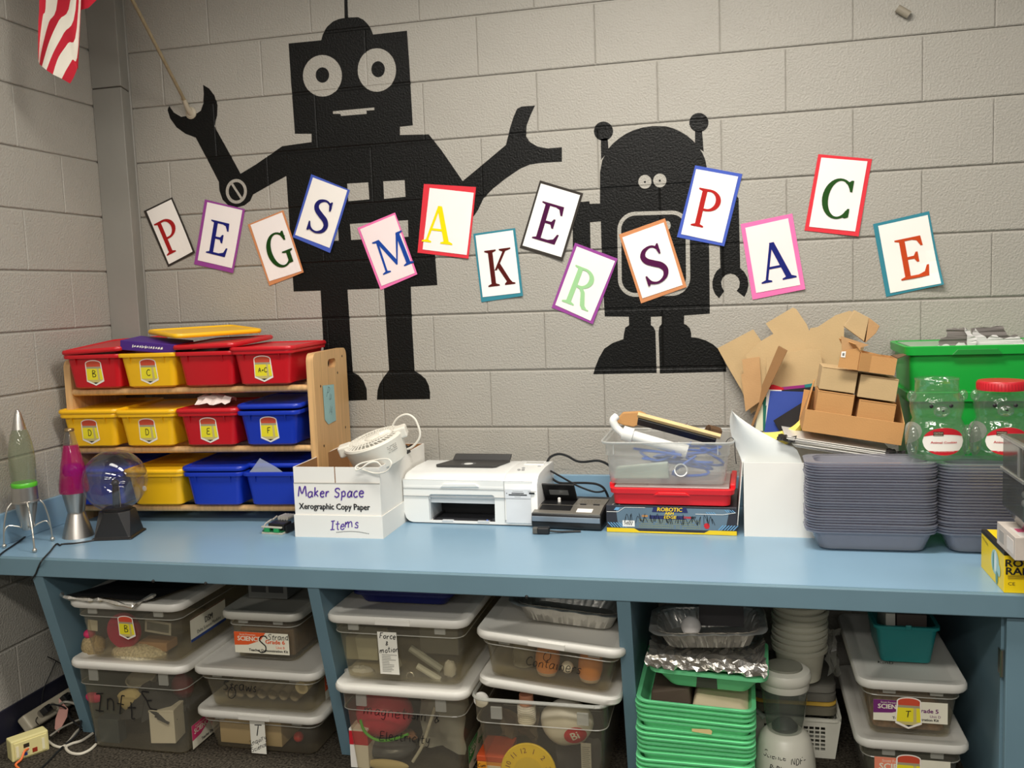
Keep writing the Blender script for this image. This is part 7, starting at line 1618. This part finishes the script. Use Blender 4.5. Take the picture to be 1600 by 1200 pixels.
part('tray_body', MB().loft([R(.05, W_ - .045, .03, .21, .02, 0), R(.044, W_ - .04, .026, .214, .022, .004), R(.008, W_ - .008, .006, .234, .026, .044), R(-.006, W_ + .006, -.008, .248, .03, .045), R(-.008, W_ + .008, -.010, .250, .03, .056), R(.004, W_ - .004, .002, .238, .026, .056), R(.048, W_ - .044, .032, .208, .02, .006)]), GT, t, smooth=True)
part('tape_patch', MB().loft([[(.115, .0290, .002), (.170, .0290, .002), (.170, .0255, .002), (.115, .0255, .002)], [(.118, .0100, .036), (.168, .0100, .036), (.168, .0068, .036), (.118, .0068, .036)]]), mat('tape_grey', (78, 76, 70), rough=.6), t)
zt_ = ztop + .094 + .057
fw = crumple(34, 16, lambda a_, b_: (1.425 + .30 * a_, -.815 + .24 * b_, zt_ + .004 + .006 * math.sin(PI * a_) + .010 * (1 - abs(2 * b_ - 1)) + .022 * max(0, 1 - a_ / .1) + .026 * max(0, (a_ - .92) / .08)), .0040, 22)
solo('crumpled_foil', fw, mat('foil', (222, 219, 212), rough=.26, metal=.9), 'crumpled aluminium foil sheet between the green tray and the foil pan', 'foil')
mb = crumple(30, 4, lambda a_, b_: (1.422 + .305 * a_, -.822 - .004 * b_, zt_ + .044 - .034 * b_ - .010 * a_), .0050, 23)
solo('crumpled_foil', mb, MATS['foil'], 'crinkled foil edge hanging over the front of the green tray', 'foil')
mb = crumple(8, 10, lambda a_, b_: (1.715 + .022 * a_, -.80 + .10 * b_, zt_ + .055 * a_ - .01 * b_), .006, 24)
pa_ = Matrix.Translation((1.580, -.700, zt_ + .046)) @ Matrix.Rotation(-.045, 4, 'Y') @ Matrix.Rotation(.03, 4, 'Z')
foil_pan('dented foil pan on the crumpled foil above the green trays', .270, .20, .054, pa_, rip=.004)
p = pa_ @ Vector((-.045, .0, .034)); solo('white_bulb', MB().ball((0, 0, 0), .027, 20, 12), mat('bulb_white', (226, 222, 218), rough=.4), 'round white ball resting in the dented foil pan', 'ball', tuple(p), smooth=True)
p = pa_ @ Vector((.045, .055, .012)); solo('dark_card', MB().box(-.07, .05, 0, .004, 0, .075), mat('card_dark', (44, 42, 44), rough=.6), 'dark card standing at the back of the dented foil pan', 'card', tuple(p))

# blender
bx_, by_ = 1.778, -.640
t = thing('blender', 'white countertop blender with clear jar and handwriting on its base', 'appliance', (bx_, by_, .0006))
def pb2(l): return prof(bx_, by_, .0006, l)
bp_ = [(r, max(0.0, z)) for r, z in [(.078, 0.0), (.082, .004), (.083, .03), (.080, .075), (.074, .115), (.064, .145), (.050, .158), (.044, .160)]]
part('base', MB().lathe(bp_, 36), mat('blender_white', (216, 214, 200), rough=.35), t, smooth=True)
part('jar', MB().lathe(pb2([(22, 1148), (25, 1143), (30, 1118), (34.5, 1080), (35, 1062)]), 36, cap1=False), clear_mat('blender_glass', (190, 198, 190), body=.14, rough=.06, haze=.45, ior=1.6), t, smooth=True)
part('blade_hub', MB().lathe(pb2([(19, 1145), (20, 1132), (12, 1124), (3, 1120)]), 24), mat('hub_grey', (120, 122, 120), rough=.3, metal=.6), t, smooth=True)
part('jar_collar', MB().lathe(pb2([(36.2, 1072), (37.2, 1068), (37, 1058), (35, 1057)]), 36), mat('collar_white', (206, 204, 192), rough=.4), t, smooth=True)
lid_ = part('lid', MB().lathe(pb2([(37, 1062), (40, 1058), (40.5, 1050), (38, 1045), (30, 1042)]), 36), MATS['collar_white'], t, smooth=True)
part('lid_centre', MB().lathe(pb2([(28, 1043), (27, 1039), (10, 1038)]), 36), mat('lid_smoke', (120, 120, 108), rough=.3), lid_, smooth=True)
part('jar_handle', MB().tube([Vector((-.060, -.005, .31)), Vector((-.088, -.005, .30)), Vector((-.090, -.005, .22)), Vector((-.055, -.005, .19))], .008, 8), MATS['blender_glass'], t, smooth=True)
def onbase(a, z): r = (.082 - max(0, z - .04) * .07 if z < .085 else .079 - (z - .085) * .22); ang = -PI / 2 + .0 + a / .078; return (r * math.cos(ang), r * math.sin(ang), z)
for s_, sz, z_, a_ in (('Science', .020, .110, -.034), ('NDF-', .020, .101, .034), ('PuBlic', .016, .080, -.022), ('LAB', .018, .028, -.005)):
    mb = hand_mesh(s_, sz * .8, .0009, wob=.06)
    for v in mb.v: v.x, v.y, v.z = Vector(onbase(v.x + a_, v.z + z_)) * 1.012
    part('handwriting', mb, MARK, t)
# stacked white tubs behind the blender
WT = mat('tub_offwhite', (206, 204, 186), rough=.4, var=.04)
PTX, PTY = 1.832, -.440
tub2 = MB().lathe([(.054, 0), (.058, .003), (.0705, .085), (.078, .087), (.079, .098), (.076, .100), (.070, .099), (.056, .006)], 36).mesh('plastic_tub', smooth=True); tub2.materials.append(WT)
for k in range(13):
    o = link('plastic_tub', tub2, None); o.location = (PTX + rg.uniform(-.003, .003), PTY + rg.uniform(-.003, .003), .224 + .0185 * k); tag(o, 'round off-white tub, %s from the bottom of the stack behind the blender' % ordn[k], 'tub', 'off-white tubs nested behind the blender')
    o.rotation_euler = (rg.uniform(-.01, .01), rg.uniform(-.01, .01), 0)
solo('plastic_bag', crumple(7, 8, lambda a_, b_: (PTX + .075 + .03 * a_, PTY - .03 + .05 * math.sin(3 * b_), .25 + .13 * b_), .008, 41), clear_mat('bag_clear', (200, 200, 190), body=.35, rough=.3), 'wrinkled clear bag hanging beside the stack of off-white tubs', 'bag', smooth=True)
# basket
t = thing('plastic_basket', 'white plastic basket with square mesh holes standing on the floor', 'basket', (1.700, -.480, .0006))
BKW, BKD, BKH = .225, .26, .118; BSK = mat('basket_white', (222, 220, 206), rough=.45)
def side(w0, w1, h, nx, nz, M, mx=.026):
    holes = []
    cw = (w0 - 2 * mx) / nx; chh = (h - .040) / nz
    for i in range(nx):
        for j in range(nz): holes.append([(mx + cw * i + .0018, .022 + chh * j + .0018), (mx + cw * (i + 1) - .0018, .022 + chh * j + .0018), (mx + cw * (i + 1) - .0018, .022 + chh * (j + 1) - .0018), (mx + cw * i + .0018, .022 + chh * (j + 1) - .0018)])
    mb = plate([(0, 0), (w0, 0), (w0 + (w1 - w0) / 2, h), (-(w1 - w0) / 2, h)], holes, 0, .003, axis='y'); return mb.xf(M)
part('mesh_wall', side(BKW, BKW + .03, BKH, 11, 6, Matrix.Translation((0, 0, 0)) @ Matrix.Rotation(.10, 4, 'X')), BSK, t)
part('mesh_wall', side(BKW, BKW + .03, BKH, 11, 6, Matrix.Translation((0, BKD, 0)) @ Matrix.Rotation(-.10, 4, 'X')), BSK, t)
part('mesh_wall', side(BKD, BKD + .02, BKH, 13, 6, Matrix.Translation((BKW - .003, 0, 0)) @ Matrix.Rotation(.11, 4, 'Y') @ Matrix.Rotation(PI / 2, 4, 'Z')), BSK, t)
part('mesh_wall', side(BKD, BKD + .02, BKH, 13, 6, Matrix.Translation((.003, 0, 0)) @ Matrix.Rotation(-.11, 4, 'Y') @ Matrix.Rotation(PI / 2, 4, 'Z')), BSK, t)
part('bottom', MB().box(.002, BKW - .002, .002, BKD - .002, 0, .003), BSK, t)
rm = rrect(-.018, BKW + .018, -.016, BKD + .016, .02, 4); rm2 = rrect(-.010, BKW + .010, -.008, BKD + .008, .016, 4)
part('rim', plate(rm, [rm2], BKH - .002, BKH + .006, axis='z'), BSK, t, bevel=.001)
zc = .1255
for k, (m_, hh, lab) in enumerate(((mat('lid_greybrown', (110, 106, 90), rough=.5), .026, 'grey lid lying on the white basket, below the yellow lid'), (mat('lid_mustard', (206, 168, 70), rough=.5), .010, 'mustard yellow lid between the grey lids on the basket'), (mat('lid_grey2', (104, 102, 94), rough=.5), .024, 'grey lid just above the yellow lid on the basket'), (mat('lid_grey3', (118, 116, 108), rough=.5), .024, 'topmost grey lid under the off-white tubs'))):
    solo('flat_cover', MB().loft([R(.004, .234, .004, .250, .03, 0), R(0, .238, 0, .254, .032, .003), R(0, .238, 0, .254, .032, hh - .003), R(.006, .232, .006, .248, .03, hh)]), m_, lab, 'lid', (1.694, -.478 + .003 * k, zc), .01 * (k - 1), smooth=True, group='lids piled on the basket'); zc += hh + .0005

# ------------------------------------------------------------------ science bins and teal basket
t = storage_bin('clear science kit bin with sticker of letters U to Z, lowest before the blue cabinet', 1.985, -.705, .0006, .206, .42, .185, flare=.016)
lb = sci_label(t, .012, .194, .062, .142, -.0185, (236, 140, 110), 'Grade 6', 'Unit A', 'Teacher Demonstration Kit'); pencil_sticker(t, frame_mat((.094, -.0205, .112), (1, 0, 0), (0, -.04, 1)), 'UW', .0125, 1.14)
hand('VXYZ', .0125, .0009, MARK, t, (.094, -.0228, .090))
solo('green_contents', MB().box(0, .18, 0, .36, 0, .11), mat('contents_green', (70, 80, 66), rough=.8, var=.3, vscale=24), 'dark green material in the lowest science kit bin', 'material', (1.998, -.685, .010), bevel=.01)
t = storage_bin('clear science kit bin with purple label and sticker T, under the teal basket', 1.987, -.700, .1937, .203, .44, .148, flare=.014)
lb = sci_label(t, .008, .186, .044, .100, -.0155, (112, 40, 110), 'Grade 5', 'Unit D', 'Teacher Demonstration Kit'); pencil_sticker(t, frame_mat((.093, -.0178, .070), (1, 0, 0), (0, -.06, 1)), 'T', .0175, 1.12)
solo('shell_contents', MB().loft([R(0, .175, 0, .36, .02, 0), R(0, .175, 0, .36, .02, .045), R(.02, .15, .02, .3, .02, .075)]), mat('contents_tan', (150, 118, 90), rough=.8, var=.4, vscale=60, bump=1, bscale=80), 'tan gravel filling the science kit bin with sticker T', 'material', (2.000, -.680, .203), smooth=True)
hand('KinD', .016, .0008, MARK, t, (.055, .10, .152), ux=(1, 0, 0), uz=(0, 1, 0), wob=.1)
TEAL = mat('teal_plastic', (30, 130, 130), rough=.4)
t = thing('teal_basket', 'teal plastic caddy with folded papers standing on the science bin lid', 'basket', (2.018, -.610, .3505))
part('caddy_body', MB().loft([R(.014, .136, .010, .19, .012, 0), R(.012, .138, .008, .192, .014, .003), R(-.002, .152, -.006, .206, .018, .095), R(-.008, .158, -.012, .212, .02, .096), R(-.008, .158, -.012, .212, .02, .104), R(.002, .148, -.002, .202, .016, .104), R(.016, .134, .012, .188, .012, .005)]), TEAL, t, smooth=True)
part('rim_notch', MB().box(.07, .085, -.015, -.010, .097, .110), TEAL, t, bevel=.002)
for x, w, m_, lab in ((.028, .024, MATS['note_white'], 'white folded paper in the teal caddy'), (.056, .075, mat('book_brown', (96, 84, 78), rough=.7), 'brown booklet in the teal caddy')):
    solo('booklet', MB().box(0, w, 0, .15, 0, .115), m_, lab, 'booklet', (2.018 + x, -.575, .358), bevel=.001)

# ------------------------------------------------------------------ floor outlet, power strip and cables at the left
A0, A1 = on_z(19.5, 1192.5, .0005), on_z(78, 1171.5, .0005); oa = math.atan2(A1.y - A0.y, A1.x - A0.x); ow = (A1 - A0).length
t = thing('outlet_box', 'cream surface outlet box with data jacks and orange cable by the left wall', 'outlet', (A0.x, A0.y, .0005), oa)
CRM = mat('cream_plastic', (222, 212, 150), rough=.45, var=.03)
part('housing', MB().box(0, ow, 0, .045, 0, .066), CRM, t, bevel=.004, seg=2)
fp_ = part('face_plate', MB().box(.008, ow - .006, -.003, .001, .006, .058), CRM, t, bevel=.0015)
for x0, x1, z0, z1, c_ in ((.034, .050, .036, .048, (50, 46, 36)), (.034, .043, .012, .022, (40, 60, 140)), (.058, .072, .013, .026, (150, 50, 30)), (.040, .050, .020, .034, (236, 230, 200))):
    part('jack', MB().box(x0, x1, -.0045, -.002, z0, z1), mat('jack_%d' % c_[0], c_, rough=.4), fp_)
part('plate_insert', MB().box(.012, .020, -.0042, -.002, .012, .048), mat('insert_cream', (232, 226, 190), rough=.4), fp_); part('plate_insert', MB().box(ow - .022, ow - .014, -.0042, -.002, .012, .048), MATS['insert_cream'], fp_)
j = Matrix.Translation((A0.x, A0.y, 0)) @ Matrix.Rotation(oa, 4, 'Z') @ Vector((.046, -.004, .030))
pts = [j, j + Vector((.004, -.02, .002)), j + Vector((.004, -.035, -.015)), j + Vector((-.004, -.05, -.026)), on_z(30, 1205, .004), on_z(10, 1225, .004)]
tag(link('orange_cable', MB().tube(smoothpts(pts, 6), .0034, 8).mesh('orange_cable', smooth=True), mat('cable_orange', (240, 120, 60), rough=.45)), 'orange data cable plugged into the cream outlet box', 'cable')
STR = mat('strip_beige', (176, 168, 148), rough=.5)
S0, S1 = Vector((-.600, -.74, 0)), Vector((-.600, -.36, 0)); sa = math.atan2(S1.y - S0.y, S1.x - S0.x)
t = thing('power_strip', 'beige power strip leaning along the dark baseboard', 'power strip', (S0.x, S0.y, .034), sa, None, (.9, 0, 0))
part('housing', MB().box(0, .38, -.028, .028, -.018, .018), STR, t, bevel=.008, seg=3)
for i in range(6): part('socket', MB().lathe([(.014, .018), (.014, .0195), (.012, .020)], 16, (.06 + .055 * i, 0, 0)), mat('socket_grey', (120, 114, 100), rough=.5), t)
for i, (x, lab) in enumerate(((.07, 'black plug in the power strip nearest the outlet box'), (.16, 'black plug in the middle of the power strip'))):
    p = Matrix.Translation((S0.x, S0.y, .034)) @ Matrix.Rotation(sa, 4, 'Z') @ Matrix.Rotation(.9, 4, 'X') @ Vector((x, 0, .022))
    tt = thing('mains_plug', lab, 'plug', tuple(p), sa, None, (.9, 0, 0)); part('plug_body', MB().box(-.014, .014, -.012, .012, 0, .026), BLK, tt, bevel=.003); part('cord', cable([(0, 0, .026), (.0, .0, .045), (.02, -.03, .055), (.05, -.06, .03)], .003), CORD, tt)
WC = mat('cable_white', (206, 200, 184), rough=.45)
def floor_cable(px, r, m_, lab, z=None, name='floor_cable'):
    pts = [on_z(q[0], q[1], q[2] if len(q) > 2 else r + .001) for q in px]; return tag(link(name, MB().tube(smoothpts(pts, 6), r, 8).mesh(name, smooth=True), m_), lab, 'cable')
floor_cable([(150, 1163), (140, 1172), (125, 1178), (110, 1176), (103, 1168), (112, 1162), (128, 1157), (145, 1146)], .0045, WC, 'thick white cable loop nearest the bottom left bin')
floor_cable([(75, 1158), (85, 1165), (97, 1167), (108, 1158), (120, 1143), (132, 1134), (148, 1128)], .0042, WC, 'white cable running from behind the outlet box to the bin')
floor_cable([(90, 1104, .06), (100, 1097, .06), (115, 1099, .055), (126, 1106, .05)], .0042, mat('cable_grey', (160, 156, 144), rough=.5), 'short white cable arch over the power strip')
floor_cable([(78, 1150, .02), (95, 1138, .03), (115, 1128, .03), (140, 1118, .03)], .003, MATS['cable_grey'], 'grey cable running beside the power strip')
floor_cable([(45, 1220, .004), (75, 1190, .004), (100, 1165, .006), (118, 1150, .02), (126, 1135, .04), (127, 1100, .06)], .0032, CORD, 'black cable crossing the floor in front of the white cable loop')
floor_cable([(106, 1118, .04), (118, 1130, .03), (128, 1136, .02), (136, 1128, .02), (142, 1115, .02)], .003, CORD, 'black cable tangled under the pink tag')
pts = [on_x(u, v, XL + .012) for u, v in ((88, 1032), (80, 1050), (68, 1078), (65, 1100), (64, 1112))] + [on_z(56, 1125, .05), on_z(60, 1132, .03)]
tag(link('wall_wire', MB().tube(smoothpts(pts, 6), .0016, 6).mesh('wall_wire', smooth=True), CORD), 'thin black wire hanging down the left wall to the power strip', 'wire')
pts = [on_x(u, v, XL + .012) for u, v in ((74, 1026), (90, 1034), (108, 1046), (118, 1056))]
tag(link('wall_wire', MB().tube(smoothpts(pts, 6), .0016, 6).mesh('wall_wire', smooth=True), CORD), 'thin black wire crossing the left wall behind the support panel', 'wire')
q = [on_z(u, v, .03) for u, v in ((93, 1105), (107, 1117), (105, 1126), (91, 1140), (85, 1135), (87, 1125), (93, 1116))]; c = sum(q, Vector()) / 7
for k_, z_ in enumerate((.062, .05, .042, .02, .022, .035, .048)): q[k_].z = z_
solo('cable_tag', MB().add([p - c for p in q] + [p - c + Vector((0, .0008, .0005)) for p in q], [tuple(range(7)), tuple(reversed(range(7, 14)))]), mat('tag_pink', (214, 160, 148), rough=.7), 'pink paper tag taped on the cables by the power strip', 'tag', tuple(c))
